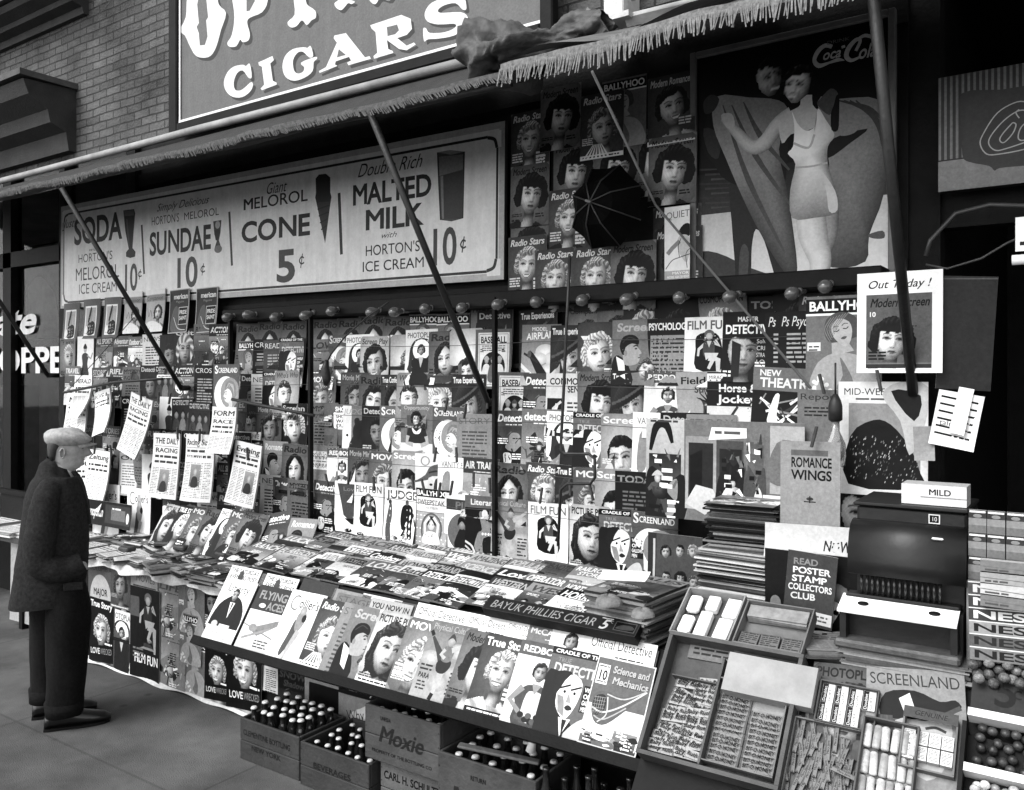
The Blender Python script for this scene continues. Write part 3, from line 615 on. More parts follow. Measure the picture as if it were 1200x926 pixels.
def literary():
    A = Art(1.36, .08); A.rect(0, 1.08, 1, 1.36, .42); A.text('Literary', .16, 1.15, .13, .85, w=.7, b=.02); A.sp([(.3, .1), (.36, .5), (.48, .6), (.4, .95), (.5, 1.0), (.6, .8), (.86, .9), (.9, .84), (.7, .62), (.85, .5), (.98, .1)], .55)
    for k in range(6): A.ell(.5 + .08 * k, .5, .025, .03, .95)
    A.sp([(.52, .4), (.92, .42), (.9, .0), (.56, .0)], .06); A.ell(.56, .95, .08, .1, .85); A.curve([(0, .3), (.2, .2), (.3, .0)], .05, .8); A.curve([(0, .2), (.15, .1), (.2, 0)], .04, .75); return A
def headscene(s, st='wave', bg=.3, **k): return portrait(s, bg=bg, st=st, **k)
def child():
    A = Art(1.36, .5); A.rect(.2, .4, .8, 1.1, .38); A.sp([(.2, .3), (.24, .75), (.4, .85), (.62, .85), (.78, .75), (.84, .3)], .22); A.sp([(.36, .82), (.5, .7), (.66, .82), (.6, .66), (.42, .66)], .92); face(A, .5, 1.0, .17, 'bob', .1, .82, body=False, smile=1)
    A.rect(0, 0, 1, .42, .85); A.poly([(.36, .2), (.7, .26), (.74, .06), (.34, .04)], .55); A.line([(.24, .6), (.2, .42), (.4, .38)], .11, .7); A.line([(.8, .6), (.84, .44), (.64, .36)], .11, .7); A.text('Opportunity', .1, 1.24, .09, .75, w=.8); return A
def sciencem():
    A = Art(1.36, .45); A.text('Science and', .3, 1.14, .11, .72, w=.62, it=.1, b=.03, sh=(.012, -.012, .2)); A.text('Mechanics', .32, .97, .11, .72, w=.62, it=.1, b=.03, sh=(.012, -.012, .2)); A.rect(.04, .93, .24, 1.24, .93); A.text('10', .06, 1.0, .15, .08, w=.16, b=.028); A.rect(0, 0, 1, .62, .88); A.greek(.05, 1.2, .18, 1, .04, .2, random.Random(2)); A.greek(.05, .96, .18, 1, .04, .2, random.Random(2))
    A.sp([(.08, .62), (.1, .78), (.3, .84), (.5, .8), (.75, .88), (.96, 1.0), (.9, .9), (.66, .62), (.4, .36), (.22, .34), (.12, .46)], .42)
    A.sp([(.1, .62), (.12, .74), (.26, .78), (.32, .66), (.28, .5), (.16, .46)], .22); A.curve([(.32, .76), (.36, .5), (.24, .36)], .02, .8); A.curve([(.1, .56), (.3, .52), (.6, .68), (.94, .96)], .025, .82); A.curve([(.3, .8), (.6, .78), (.92, .96)], .02, .75); A.curve([(.16, .44), (.34, .42), (.66, .66)], .02, .7)
    for k in range(5): A.line([(.12 + .04 * k, .74), (.14 + .035 * k, .47)], .008, .6); A.line([(.1, .5 + .055 * k), (.3, .52 + .055 * k)], .008, .6)
    pscene(A, 4, (.3, .6, .8), .55, .03, .95, .3, 1); pscene(A, 9, (.6, .8, .9), .03, .03, .52, .24, 1); A.frame(0, 0, 1, 1.36, .02, .85); return A
def flying():
    A = Art(1.36, .88); A.rect(0, .82, 1, 1.36, .3); A.text('FLYING', .1, 1.08, .17, .62, w=.84, b=.028); A.text('ACES', .44, .87, .16, .62, w=.5, b=.028)
    A.rect(0, 0, 1, .82, .8, .9); A.poly([(.2, .42), (.95, .7), (1, .6), (.5, .3)], .55); A.line([(0, .5), (1.0, .3)], .02, .5); A.line([(.1, .2), (.8, .5)], .05, .62); A.ell(.3, .45, .12, .08, .6); A.greek(.5, .2, .4, 3, .06, .35, random.Random(1)); A.ell(.3, .93, .1, .05, .85); return A
def libman():
    A = Art(1.36, .9); A.text('Liberty', .14, 1.08, .17, .3, w=.7, sh=(.02, -.015, .97)); A.sp([(0, .3), (.08, .75), (.35, .98), (.5, 1.0), (.75, .9), (.95, .6), (.9, .2), (.2, .1)], .2); A.poly([(.4, .85), (.56, .85), (.5, .5)], .94); A.poly([(.46, .84), (.52, .84), (.5, .55)], .4)
    face(A, .47, 1.0, .14, 'man', .25, .68, body=False); A.rect(0, 0, 1, .3, .92); A.rect(.36, .26, .7, .36, .85); A.ell(.2, .34, .1, .07, .75); A.greek(.1, .2, .7, 4, .05, .7, random.Random(2)); return A
def colliers(s='Collier\'s'):
    A = Art(1.4, .93); A.text('C', .08, .98, .32, .5, w=.26, b=-.01); A.text("ollier's", .34, 1.06, .19, .22, w=.56, b=.01)
    A.sp([(.4, .8), (.36, .5), (.3, .15), (.36, .05), (.48, .3), (.52, .7)], .38); A.sp([(.42, .8), (.44, .95), (.6, 1.0), (.68, .85), (.6, .6), (.48, .6)], .6); A.ell(.53, 1.0, .09, .1, .75, .6); A.line([(.6, .6), (.5, .25), (.46, .0)], [.14, .1, .06], .7); A.ell(.62, .86, .06, .08, .2); return A
COV = {}
def cover(key, make, W=.24, bends=None, t=.004, edge=.72):
    if key not in COV:
        q = random.Random(hash_s(key)); b = bends if bends is not None else (q.uniform(-.012, .010), q.uniform(0, .028), q.choice((0, .003, .006, .010, .014)))
        COV[key] = make().mesh('magazine', W, t, bend=b, edge=edge)
    return COV[key]
def hash_s(s):
    h = 7
    for ch in str(s): h = (h * 131 + ord(ch)) % 1000003
    return h
# ---------------------------------------------------------------- the setting: pavement, shop front, brick wall
class PArt(Art):
    """artwork laid out on a plane of the place; A.p() turns a picture point into artwork coordinates"""
    def __init__(A, pl, tl, bl, br, bg=.6):
        A.pl = pl; x0, v0 = pl.uv(*bl); x1, _ = pl.uv(*br); _, v1 = pl.uv(*tl); A.x0, A.v0, A.W = x0, v0, x1 - x0
        Art.__init__(A, (v1 - v0) / A.W, bg); A.zm = (0, 0, 1)
    def p(A, x, y):
        z = A.zm; q = A.pl.uv(z[0] + x / z[2], z[1] + y / z[2]); return ((q[0] - A.x0) / A.W, (q[1] - A.v0) / A.W)
    def P(A, pts): return [A.p(*q) for q in pts]
    def S(A, d): return d / A.zm[2] * A.k / A.W        # picture length to artwork length
    def ptext(A, s, x0, y0, x1, ytop, c, **k):
        """baseline from (x0,y0) to x1, capitals reaching ytop above x0"""
        a, t = A.p(x0, y0), A.p(x0, ytop); b = A.p(x1, y0)
        A.text(s, a[0], a[1], t[1] - a[1], c, w=b[0] - a[0], **k)
    def place(A, name, t=.02, parent=None, mats=None, off=0, eps=1.5e-4, edge=.3):
        return link(name, A.mesh(name, A.W, t, eps=eps, edge=edge, mats=mats), parent, A.pl.mat(A.x0, A.v0, off))
# pavement with joints
def pave_mat():
    m = mat('pavement_concrete', .085, .85, 3, .3, .5, bs=160, spec=.15); n = m.node_tree.nodes; l = m.node_tree.links
    tc = n.new('ShaderNodeTexCoord'); p = n['Principled BSDF']; src = p.inputs['Base Color'].links[0].from_socket
    br = n.new('ShaderNodeTexBrick'); br.inputs['Scale'].default_value = 1; br.inputs['Brick Width'].default_value = 1.6; br.inputs['Row Height'].default_value = 1.6
    br.inputs['Mortar Size'].default_value = .008; br.offset = 0; br.inputs['Color1'].default_value = (1, 1, 1, 1); br.inputs['Color2'].default_value = (.93, .93, .93, 1); br.inputs['Mortar'].default_value = (.72, .72, .72, 1)
    mp = n.new('ShaderNodeMapping'); mp.inputs['Location'].default_value = (.35, .75, 0)
    l.new(tc.outputs['Object'], mp.inputs[0]); l.new(mp.outputs[0], br.inputs[0])
    n3 = n.new('ShaderNodeTexNoise'); n3.inputs['Scale'].default_value = 1.1; n3.inputs['Detail'].default_value = 6; l.new(tc.outputs['Object'], n3.inputs[0])
    mr = n.new('ShaderNodeMapRange'); mr.inputs[1].default_value = .3; mr.inputs[2].default_value = .7; mr.inputs[3].default_value = .6; mr.inputs[4].default_value = 1.3; l.new(n3.outputs[0], mr.inputs[0])
    vo = n.new('ShaderNodeTexVoronoi'); vo.inputs['Scale'].default_value = 3.2; l.new(tc.outputs['Object'], vo.inputs[0]); vr = n.new('ShaderNodeMapRange'); vr.inputs[1].default_value = .05; vr.inputs[2].default_value = .11; vr.inputs[3].default_value = .55; vr.inputs[4].default_value = 1; l.new(vo.outputs['Distance'], vr.inputs[0])
    n6 = n.new('ShaderNodeTexNoise'); n6.inputs['Scale'].default_value = 260; n6.inputs['Detail'].default_value = 3; l.new(tc.outputs['Object'], n6.inputs[0]); g6 = n.new('ShaderNodeMapRange'); g6.inputs[1].default_value = .3; g6.inputs[2].default_value = .7; g6.inputs[3].default_value = .7; g6.inputs[4].default_value = 1.3; l.new(n6.outputs[0], g6.inputs[0])
    k1 = n.new('ShaderNodeMath'); k1.operation = 'MULTIPLY'; l.new(mr.outputs[0], k1.inputs[0]); l.new(vr.outputs[0], k1.inputs[1]); k2 = n.new('ShaderNodeMath'); k2.operation = 'MULTIPLY'; l.new(k1.outputs[0], k2.inputs[0]); l.new(g6.outputs[0], k2.inputs[1])
    m1 = n.new('ShaderNodeVectorMath'); m1.operation = 'MULTIPLY'; m2 = n.new('ShaderNodeVectorMath'); m2.operation = 'SCALE'
    l.new(src, m1.inputs[0]); l.new(br.outputs[0], m1.inputs[1]); l.new(m1.outputs[0], m2.inputs[0]); l.new(k2.outputs[0], m2.inputs['Scale']); l.new(m2.outputs[0], p.inputs['Base Color'])
    return m
tag(MB().add([(-60, -4.5, 0), (60, -4.5, 0), (60, 60, 0), (-60, 60, 0)], [(0, 1, 2, 3)]).obj('pavement', pave_mat()), kind='structure')
tag(MB().add([(-60, -60, -.13), (60, -60, -.13), (60, -4.5, -.13), (-60, -4.5, -.13)], [(0, 1, 2, 3)]).add([(-60, -4.5, -.13), (60, -4.5, -.13), (60, -4.5, 0), (-60, -4.5, 0)], [(0, 1, 2, 3)]).obj('road', mat('asphalt', .05, .85, 20, .3, .4)), kind='structure')
def brick_mat(name, g, loc=(0, 0, 0)):
    m = bpy.data.materials.new(name); m.use_nodes = True; n = m.node_tree.nodes; l = m.node_tree.links; p = n['Principled BSDF']; p.inputs['Roughness'].default_value = .9; p.inputs['Specular IOR Level'].default_value = .15
    tc = n.new('ShaderNodeTexCoord'); sx = n.new('ShaderNodeSeparateXYZ'); cx = n.new('ShaderNodeCombineXYZ'); l.new(tc.outputs['Object'], sx.inputs[0]); l.new(sx.outputs[0], cx.inputs[0]); l.new(sx.outputs[2], cx.inputs[1])
    nd = n.new('ShaderNodeTexNoise'); nd.inputs['Scale'].default_value = 3; nd.inputs['Detail'].default_value = 3; l.new(tc.outputs['Object'], nd.inputs[0])
    ad = n.new('ShaderNodeVectorMath'); ad.operation = 'MULTIPLY_ADD'; ad.inputs[1].default_value = (.02, .025, 0); l.new(nd.outputs['Color'], ad.inputs[0]); l.new(cx.outputs[0], ad.inputs[2])
    br = n.new('ShaderNodeTexBrick'); br.inputs['Scale'].default_value = 1; br.inputs['Brick Width'].default_value = .205; br.inputs['Row Height'].default_value = .066; br.inputs['Mortar Size'].default_value = .007; br.inputs['Mortar Smooth'].default_value = .35
    br.inputs['Color1'].default_value = (g, g, g, 1); br.inputs['Color2'].default_value = (g * .62, g * .62, g * .62, 1); br.inputs['Mortar'].default_value = (g * .38, g * .38, g * .38, 1); br.inputs['Bias'].default_value = -.1
    l.new(ad.outputs[0], br.inputs[0])
    no = n.new('ShaderNodeTexNoise'); no.inputs['Scale'].default_value = 1.3; no.inputs['Detail'].default_value = 8; no.inputs['Roughness'].default_value = .7; l.new(tc.outputs['Object'], no.inputs[0])
    mr = n.new('ShaderNodeMapRange'); mr.inputs[1].default_value = .32; mr.inputs[2].default_value = .68; mr.inputs[3].default_value = .4; mr.inputs[4].default_value = 1.5; l.new(no.outputs[0], mr.inputs[0])
    sc = n.new('ShaderNodeVectorMath'); sc.operation = 'SCALE'; l.new(br.outputs[0], sc.inputs[0]); l.new(mr.outputs[0], sc.inputs['Scale']); l.new(sc.outputs[0], p.inputs['Base Color'])
    n2 = n.new('ShaderNodeTexNoise'); n2.inputs['Scale'].default_value = 45; n2.inputs['Detail'].default_value = 4; l.new(tc.outputs['Object'], n2.inputs[0])
    mm = n.new('ShaderNodeMath'); mm.operation = 'MULTIPLY_ADD'; mm.inputs[1].default_value = -.7; l.new(br.outputs['Fac'], mm.inputs[0]); l.new(n2.outputs[0], mm.inputs[2])
    bm = n.new('ShaderNodeBump'); bm.inputs['Strength'].default_value = .9; bm.inputs['Distance'].default_value = .015; l.new(mm.outputs[0], bm.inputs['Height']); l.new(bm.outputs[0], p.inputs['Normal'])
    return m
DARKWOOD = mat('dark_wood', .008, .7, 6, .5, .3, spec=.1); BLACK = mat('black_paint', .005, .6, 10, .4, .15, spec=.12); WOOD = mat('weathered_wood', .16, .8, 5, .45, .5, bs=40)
IRON = mat('black_iron', .012, .5, 20, .4, .2, metal=.2); WHITEP = mat('white_paint', .62, .5, 6, .15, .2); GREYP = mat('grey_paint', .2, .5, 6, .3, .2)
bwall = MB().box((-16, 4.0, 3.86), (4, 4.3, 9.5)).obj('brick_wall', brick_mat('old_brick', .088)); tag(bwall, 'dark weathered brick wall above the awning and cigar sign', 'brick wall')
# front of the kiosk shop: dark boards behind the rack and posters
fw = MB().box((-6.35, 3.95, 0), (-.66, 4.1, 3.86)).box((-6.35, 3.93, 3.5), (-.66, 3.95, 3.6)).box((-6.35, 3.93, 2.42), (-.66, 3.95, 2.5)).obj('shop_front', DARKWOOD); tag(fw, 'dark wooden shop front behind the magazine rack', 'shop front')
# doorway at the right with its unlit interior
dw = empty('doorway', Matrix.Translation((-.1, 4.0, 0))); tag(dw, 'unlit open doorway right of the beach poster', 'doorway')
MB().box((-.56, -.03, 0), (-.44, .1, 3.86)).obj('door_frame', DARKWOOD, dw)
MB().box((-.44, .0, 2.62), (2.5, .1, 2.78)).obj('lintel', DARKWOOD, dw)
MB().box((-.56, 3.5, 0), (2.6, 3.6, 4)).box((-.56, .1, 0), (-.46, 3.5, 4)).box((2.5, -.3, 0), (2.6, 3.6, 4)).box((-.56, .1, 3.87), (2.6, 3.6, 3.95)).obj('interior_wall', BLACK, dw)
# left shop window
LW = Plane((0, 3.96, 0)); sw = empty('shop_window', Matrix.Translation((-8, 3.96, 0))); tag(sw, 'dark shop window with white painted lettering at far left', 'shop window')
def b_at(name, pts, y0, y1, m, parent=None, loc=None):
    """box spanning two picture points on the plane Y=y0"""
    p = WY(y0); a = p.hit(*pts[0]); b = p.hit(*pts[1]); mb = MB().box((min(a.x, b.x), y0, min(a.z, b.z)), (max(a.x, b.x), y1, max(a.z, b.z)))
    o = mb.obj(name, m)
    if parent is not None: o.parent = parent; o.matrix_parent_inverse = Matrix.Translation(parent.location).inverted()
    return o
mf = MB()
for x0, x1, z0, z1 in ((-13, -6.3, 3.0, 3.14), (-13, -6.3, .45, .58), (-6.42, -6.3, .58, 3.86), (-7.45, -7.36, .58, 3.86), (-8.45, -8.3, .58, 3.86), (-10.5, -10.38, .58, 3.86)): mf.box((x0 + 8, -.06, z0), (x1 + 8, .04, z1))
mf.box((-5, -.05, 0), (1.7, .05, .45)); mf.obj('window_frame', BLACK, sw)
gm = bpy.data.materials.new('window_glass'); gm.use_nodes = True; gp = gm.node_tree.nodes['Principled BSDF']; gp.inputs['Roughness'].default_value = .03; gp.inputs['Transmission Weight'].default_value = 1; gp.inputs['IOR'].default_value = 1.12; gp.inputs['Base Color'].default_value = (.9, .9, .9, 1)
MB().box((-5, .0, .58), (1.6, .006, 3.0)).box((-5, .0, 3.14), (1.6, .006, 3.86)).obj('pane', gm, sw)
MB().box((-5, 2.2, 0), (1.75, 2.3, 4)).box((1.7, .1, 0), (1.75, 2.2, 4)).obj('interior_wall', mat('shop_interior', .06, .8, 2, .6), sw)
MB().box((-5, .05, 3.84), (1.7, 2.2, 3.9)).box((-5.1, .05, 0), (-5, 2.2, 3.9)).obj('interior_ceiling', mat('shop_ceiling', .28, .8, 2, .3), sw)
MB().box((-5, .08, .0), (1.7, .6, .7)).box((-1.2, .25, .7), (-.9, .5, 1.9)).box((-.3, .3, .7), (.1, .5, 1.3)).box((.5, .3, .7), (.62, .5, 2.3)).obj('window_display', mat('display_cloth', .1, .8, 2, .6), sw)
mb = MB()
for k, (x, z, wd, h) in enumerate(((-.55, 2.35, .5, .5), (.2, 2.4, .3, .55), (.75, 2.35, .35, .5), (1.2, 1.5, .3, .3), (.3, 3.1, 1.2, .22))): mb.grid(lambda u, v: Vector((x + u * wd, .22 + .08 * math.sin(u * 7 + k) * (1 - v) + .02 * k, z + h * v + .1 * math.sin(u * 4 + k) * (v > .5))), 8, 4)
mb.obj('hanging_drape', mat('pale_drape', .38, .7, 5, .4), sw)
A = PArt(Plane((0, 3.945, 0)), (-140, 330), (-140, 460), (73, 460), .3); A.L = []
A.ptext('Plate', -34, 394, 40, 364, .95, it=.3, b=.028)
A.ptext('COFFEE SHOPPE', -128, 437, 75, 413, .95, b=.028)
lt = link('window_lettering', A.mesh('window_lettering', A.W, .002, back=False, mats=PAINT), sw); lt.matrix_parent_inverse = Matrix.Translation(sw.location).inverted(); lt.matrix_basis = A.pl.mat(A.x0, A.v0, 0)
# cornice hoods on the brick wall
def hood(label, x0, x1, z, depth=.45, h=.5):
    o = empty('window_hood', Matrix.Translation(((x0 + x1) / 2, 4.0, z))); tag(o, label, 'window hood'); w2 = (x1 - x0) / 2
    prof = [(-depth, h), (-depth * .9, h * .78), (-depth * .55, h * .6), (-depth * .5, h * .4), (-depth * .2, h * .3), (-depth * .15, 0)]
    MB().loft([[Vector((-w2, y, zz)) for y, zz in [(0, h + .02)] + prof + [(0, 0)]], [Vector((w2, y, zz)) for y, zz in [(0, h + .02)] + prof + [(0, 0)]]], smooth=False).obj('cornice', mat('dark_stone', .02, .8, 4, .5, .4), o)
    MB().box((-w2 - .03, -depth - .04, h + .02), (w2 + .03, 0, h + .07)).obj('drip_ledge', mat('sooty_stone', .05, .8, 4, .5, .4), o)
hood('dark projecting window cornice on the brick wall, lower left', -12, -7.35, 3.95, .45, .52)
hood('grimy stone sill at the top left corner', -12, -7.15, 5.1, .3, .18)
# ---------------------------------------------------------------- cigar sign
CGP = WY(3.90)
A = PArt(CGP, (203, -70), (216, 147), (640, 50), .45)
A.zm = (200, 0, 2.667)
def letter(pts, holes=(), smooth=True, c=.88):
    f = A.sp if smooth else A.poly
    sh = [A.p(x + 9, y + 10) for x, y in pts]; (A.sp if smooth else A.poly)(sh, .22)
    f([A.p(*q) for q in pts], c)
    for h in holes:
        A.poly(A.P(h), .45)
        A.poly(A.P([h[0]] + [(q[0] + 0, q[1]) for q in h[1:]]), .45)
letter([(118, -60), (150, -40), (165, 20), (188, 47), (172, 100), (158, 150), (140, 180), (115, 186), (92, 178), (75, 150), (60, 118), (44, 100), (62, 60), (66, 0), (80, -40)], [[(108, -30), (126, 0), (132, 60), (126, 70), (130, 120), (122, 146), (106, 148), (103, 110), (96, 90), (103, 78), (98, 20)]])
letter([(192, -60), (260, -60), (310, -40), (318, 10), (300, 45), (262, 62), (254, 78), (262, 110), (258, 132), (240, 138), (232, 130), (220, 150), (200, 152), (192, 140), (206, 115), (214, 60), (206, 0)], [[(252, -30), (272, -25), (278, 10), (262, 40), (252, 42)]])
letter([(340, -60), (470, -60), (480, -20), (450, -25), (438, -10), (440, 20), (466, 40), (468, 62), (455, 70), (440, 85), (425, 70), (408, 88), (390, 92), (380, 76), (402, 52), (398, 0), (392, -25), (350, -20)])
letter([(520, -60), (580, -60), (572, 0), (590, 12), (580, 20), (568, 18), (550, 38), (535, 34), (526, 18), (540, 0)])
letter([(620, -80), (670, -70), (690, -40), (720, -80), (760, -80), (745, -20), (720, -30), (700, 8), (670, 2), (655, 20), (640, 14), (630, -10)])
letter([(800, -110), (850, -110), (890, -70), (870, -30), (820, -40), (785, -60)])
letter([(262, 205), (268, 246), (258, 248), (240, 226), (222, 235), (212, 262), (216, 285), (232, 288), (250, 276), (266, 262), (272, 270), (264, 290), (240, 308), (210, 308), (188, 290), (181, 262), (192, 232), (212, 214), (240, 208), (250, 212)])
letter([(289, 201), (333, 181), (337, 194), (326, 204), (334, 258), (346, 264), (346, 270), (300, 287), (296, 282), (307, 270), (300, 214), (291, 210)], smooth=False)
letter([(452, 150), (460, 180), (448, 186), (428, 168), (410, 172), (397, 195), (400, 225), (412, 236), (428, 230), (432, 216), (422, 202), (466, 184), (472, 190), (462, 200), (458, 228), (434, 248), (400, 258), (374, 246), (364, 216), (372, 182), (396, 160), (430, 154), (442, 156)])
letter([(526, 118), (562, 110), (568, 118), (622, 186), (636, 182), (640, 190), (570, 210), (566, 202), (578, 196), (572, 184), (530, 198), (528, 208), (536, 212), (480, 234), (478, 228), (500, 216), (534, 140), (524, 126)], [[(540, 160), (562, 178), (534, 186)]], smooth=False)
letter([(638, 86), (735, 54), (764, 66), (768, 98), (752, 116), (722, 126), (752, 150), (774, 140), (780, 146), (752, 164), (728, 160), (690, 132), (694, 160), (708, 166), (710, 172), (650, 190), (648, 182), (660, 172), (655, 108), (642, 96)], [[(690, 92), (722, 84), (728, 102), (716, 114), (692, 120)]], smooth=False)
letter([(930, -6), (938, 34), (926, 38), (904, 18), (870, 24), (850, 38), (858, 48), (920, 46), (942, 62), (936, 92), (900, 118), (850, 128), (818, 130), (806, 136), (803, 98), (812, 96), (824, 110), (870, 108), (902, 94), (900, 82), (850, 84), (816, 74), (808, 48), (830, 16), (880, 0), (915, -4)])
cg = empty('cigar_sign', Matrix.Translation(CGP.at(A.x0, A.v0))); tag(cg, 'grey painted sign with huge ornate white letters and CIGARS, above the awning', 'sign')
o = link('sign_board', A.mesh('sign_board', A.W, .04, eps=2.5e-4, edge=.3, mats=PAINT), cg); Wc, Hc = A.W, A.a * A.W
fm = MB()
for (x0, z0, x1, z1) in ((-.1, -.07, 0, Hc + .1), (Wc, -.07, Wc + .08, Hc + .1), (0, -.07, Wc, -.0)): fm.box((x0, -.07, z0), (x1, 0, z1), bev=.008)
fm.obj('frame', BLACK, cg)
MB().box((.0, -.05, .006), (Wc, -.045, .022)).box((.006, -.05, .024), (.022, -.045, Hc)).obj('edge_trim', WHITEP, cg)
# ---------------------------------------------------------------- menu sign
MSP = Plane((-4, 3.9, 3), ev=(.0095, 0, 1), ex=(1, 0, -.0095))
A = PArt(MSP, (66, 245), (75, 362), (594, 327), .93); A.zm = (0, 0, 1)
iv = .02; a = A.a
A.frame(.0, .0, 1, a, .008, .75); A.frame(.009, .009, .991, a - .014, .0034, .2)
for (x, y) in ((.009, .009), (.991, .009), (.009, a - .014), (.991, a - .014)):
    sx = 1 if x < .5 else -1; sy = 1 if y < .1 else -1; A.rect(min(x - .004 * sx, x + .016 * sx), min(y - .004 * sy, y + .016 * sy), max(x - .004 * sx, x + .016 * sx), max(y - .004 * sy, y + .016 * sy), .93)
    A.curve([(x + .0025 * sx, y + .016 * sy), (x + .006 * sx, y + .006 * sy), (x + .016 * sx, y + .0025 * sy)], .0042, .2)
DK, GR = .1, .32
def z6(x, y): return (60 + x / 4.444, 145 + y / 4.444)
def z7(x, y): return (330 + x / 4.286, 145 + y / 4.286)
def pt(s, zf, x0, y0, x1, yt, c, **k):
    a0 = zf(x0, y0); b0 = zf(x1, y0); t0 = zf(x0, yt); A.ptext(s, a0[0], a0[1], b0[0], t0[1], c, **k)
pt('SODA', z6, 137, 632, 384, 502, DK, b=.028); pt('HORTON\'S', z6, 158, 728, 338, 686, DK); pt('MELOROL', z6, 143, 822, 372, 758, DK); pt('ICE CREAM', z6, 160, 890, 362, 840, DK)
pt('10', z6, 388, 872, 468, 738, GR, b=.02); pt('Just', z6, 82, 548, 134, 505, .25, it=.5); pt('with', z6, 212, 668, 262, 650, .3, it=.4)
pt('Simply Delicious', z6, 566, 462, 835, 424, .2, it=.5); pt('HORTON\'S', z6, 540, 534, 685, 492, DK); pt('MELOROL', z6, 708, 506, 892, 468, DK); pt('SUNDAE', z6, 530, 688, 850, 572, DK, b=.028); pt('10', z6, 652, 856, 782, 706, GR, b=.02)
pt('Giant', z7, -64, 360, 38, 305, .15, it=.4); pt('MELOROL', z7, -178, 440, 148, 385, DK, b=.01); pt('CONE', z7, -186, 600, 160, 500, DK, b=.028); pt('5', z7, -12, 796, 92, 640, GR, b=.028)
pt('Double Rich', z7, 395, 276, 718, 212, .12, it=.45); pt('MALTED', z7, 368, 418, 770, 316, DK, b=.028); pt('MILK', z7, 430, 542, 722, 440, DK, b=.028); pt('with', z7, 512, 580, 592, 552, .2, it=.4)
pt('HORTON\'S', z7, 436, 668, 712, 618, DK, b=.005); pt('ICE CREAM', z7, 420, 748, 735, 698, DK, b=.005); pt('10', z7, 752, 714, 896, 536, GR, b=.02)
for zf, x, y, s in ((z6, 480, 790, .6), (z6, 808, 765, .7), (z7, 118, 695, .8), (z7, 928, 615, .9)):
    A.curve([A.p(*zf(x + 14 * s, y - 22 * s)), A.p(*zf(x, y - 30 * s)), A.p(*zf(x - 14 * s, y - 5 * s)), A.p(*zf(x - 2, y + 14 * s)), A.p(*zf(x + 16 * s, y + 6 * s))], .0022, .25); A.line([A.p(*zf(x + 6 * s, y - 50 * s)), A.p(*zf(x - 6 * s, y + 40 * s))], .0018, .25)
for zf, x, y0, y1 in ((z6, 490, 530, 785), (z6, 946, 462, 742)): A.line([A.p(*zf(x, y0)), A.p(*zf(x + (y1 - y0) * .05, y1))], .005, .3)
A.line([A.p(*z7(306, 352)), A.p(*z7(318, 660))], .0055, .25)
f6 = lambda *q: [A.p(*z6(x, y)) for x, y in q]; f7 = lambda *q: [A.p(*z7(x, y)) for x, y in q]
A.poly(f6((394, 455), (450, 448), (456, 470), (448, 560), (442, 650), (458, 670), (455, 695), (430, 702), (408, 695), (408, 672), (422, 655), (404, 560)), .12); A.poly(f6((396, 458), (448, 452), (450, 480), (400, 486)), .45); A.poly(f6((408, 500), (416, 500), (426, 640), (420, 640)), .35)
A.poly(f6((862, 512), (905, 505), (900, 570), (892, 610), (905, 650), (880, 672), (868, 655), (880, 615), (868, 580)), .3); A.poly(f6((866, 560), (900, 555), (893, 605), (875, 610)), .1); A.ell(*f6((885, 530))[0], .006, .006, .7); A.ell(*f6((888, 656))[0], .0095, .006, .5)
A.poly(f7((188, 280), (205, 260), (240, 256), (262, 275), (262, 350), (268, 372), (262, 410), (236, 605), (192, 400), (186, 375), (190, 350)), .1); A.poly(f7((192, 400), (262, 395), (236, 605)), .25)
for k in range(5): A.line(f7((192 + 6 * k, 400 + 34 * k), (262 - 5 * k, 380 + 34 * k)), .002, .1)
A.poly(f7((800, 150), (860, 138), (934, 146), (930, 270), (926, 480), (870, 495), (815, 488), (806, 270)), .36); A.poly(f7((806, 172), (928, 160), (926, 235), (810, 268)), .52); A.poly(f7((810, 268), (926, 240), (922, 480), (818, 484)), .3); A.poly(f7((814, 270), (828, 266), (832, 482), (822, 482)), .55); A.poly(f7((800, 150), (860, 138), (934, 146), (868, 162)), .6)
A.line(f7((800, 150), (806, 300), (815, 488)), .002, .2); A.line(f7((934, 146), (926, 480)), .002, .2)
o = A.place('menu_sign', .03, mats=PAINT); tag(o, 'long pale ice cream menu board with dark lettering, below the left awning', 'sign')
# ---------------------------------------------------------------- beach poster
A = PArt(WY(3.9), (820, 70), (818, 338), (1042, 325), .12); A.zm = (810, 20, 2.892)
q5 = lambda *q: [A.p(*p) for p in q]; _, yt = A.p(300, 640)
A.rect(0, 0, 1, A.a, .08, .06); A.rect(0, 0, 1, A.p(300, 500)[1], .42, .2)
for k in range(9): A.line([A.p(30 + 20 * (k % 3), 520 + 16 * k), A.p(130 + 12 * (k % 4), 516 + 16 * k)], .012, .3 + .04 * (k % 3), .004)
A.rect(0, 0, 1, A.p(200, 655)[1], .92, .8); A.sp(q5((20, 810), (90, 800), (200, 850), (330, 900), (300, 950), (10, 950)), .34)
A.sp(q5((135, 565), (140, 700), (152, 860), (150, 930), (190, 930), (205, 870), (208, 780), (222, 720), (250, 760), (280, 860), (300, 910), (340, 900), (300, 700), (200, 560)), .25)
A.sp(q5((168, 800), (165, 890), (190, 890), (198, 800), (182, 770)), .38)
A.sp(q5((95, 280), (60, 330), (40, 440), (80, 500), (130, 560), (300, 600), (330, 400), (300, 280), (210, 265)), .14); A.sp(q5((45, 380), (100, 400), (95, 480), (60, 460)), .3)
hx_, hy_ = A.p(268, 213); hr_ = abs(A.p(268, 150)[1] - hy_); face(A, hx_, hy_, hr_, 'man', .09, .74, ang=.12, turn=.9, smile=1, body=False)
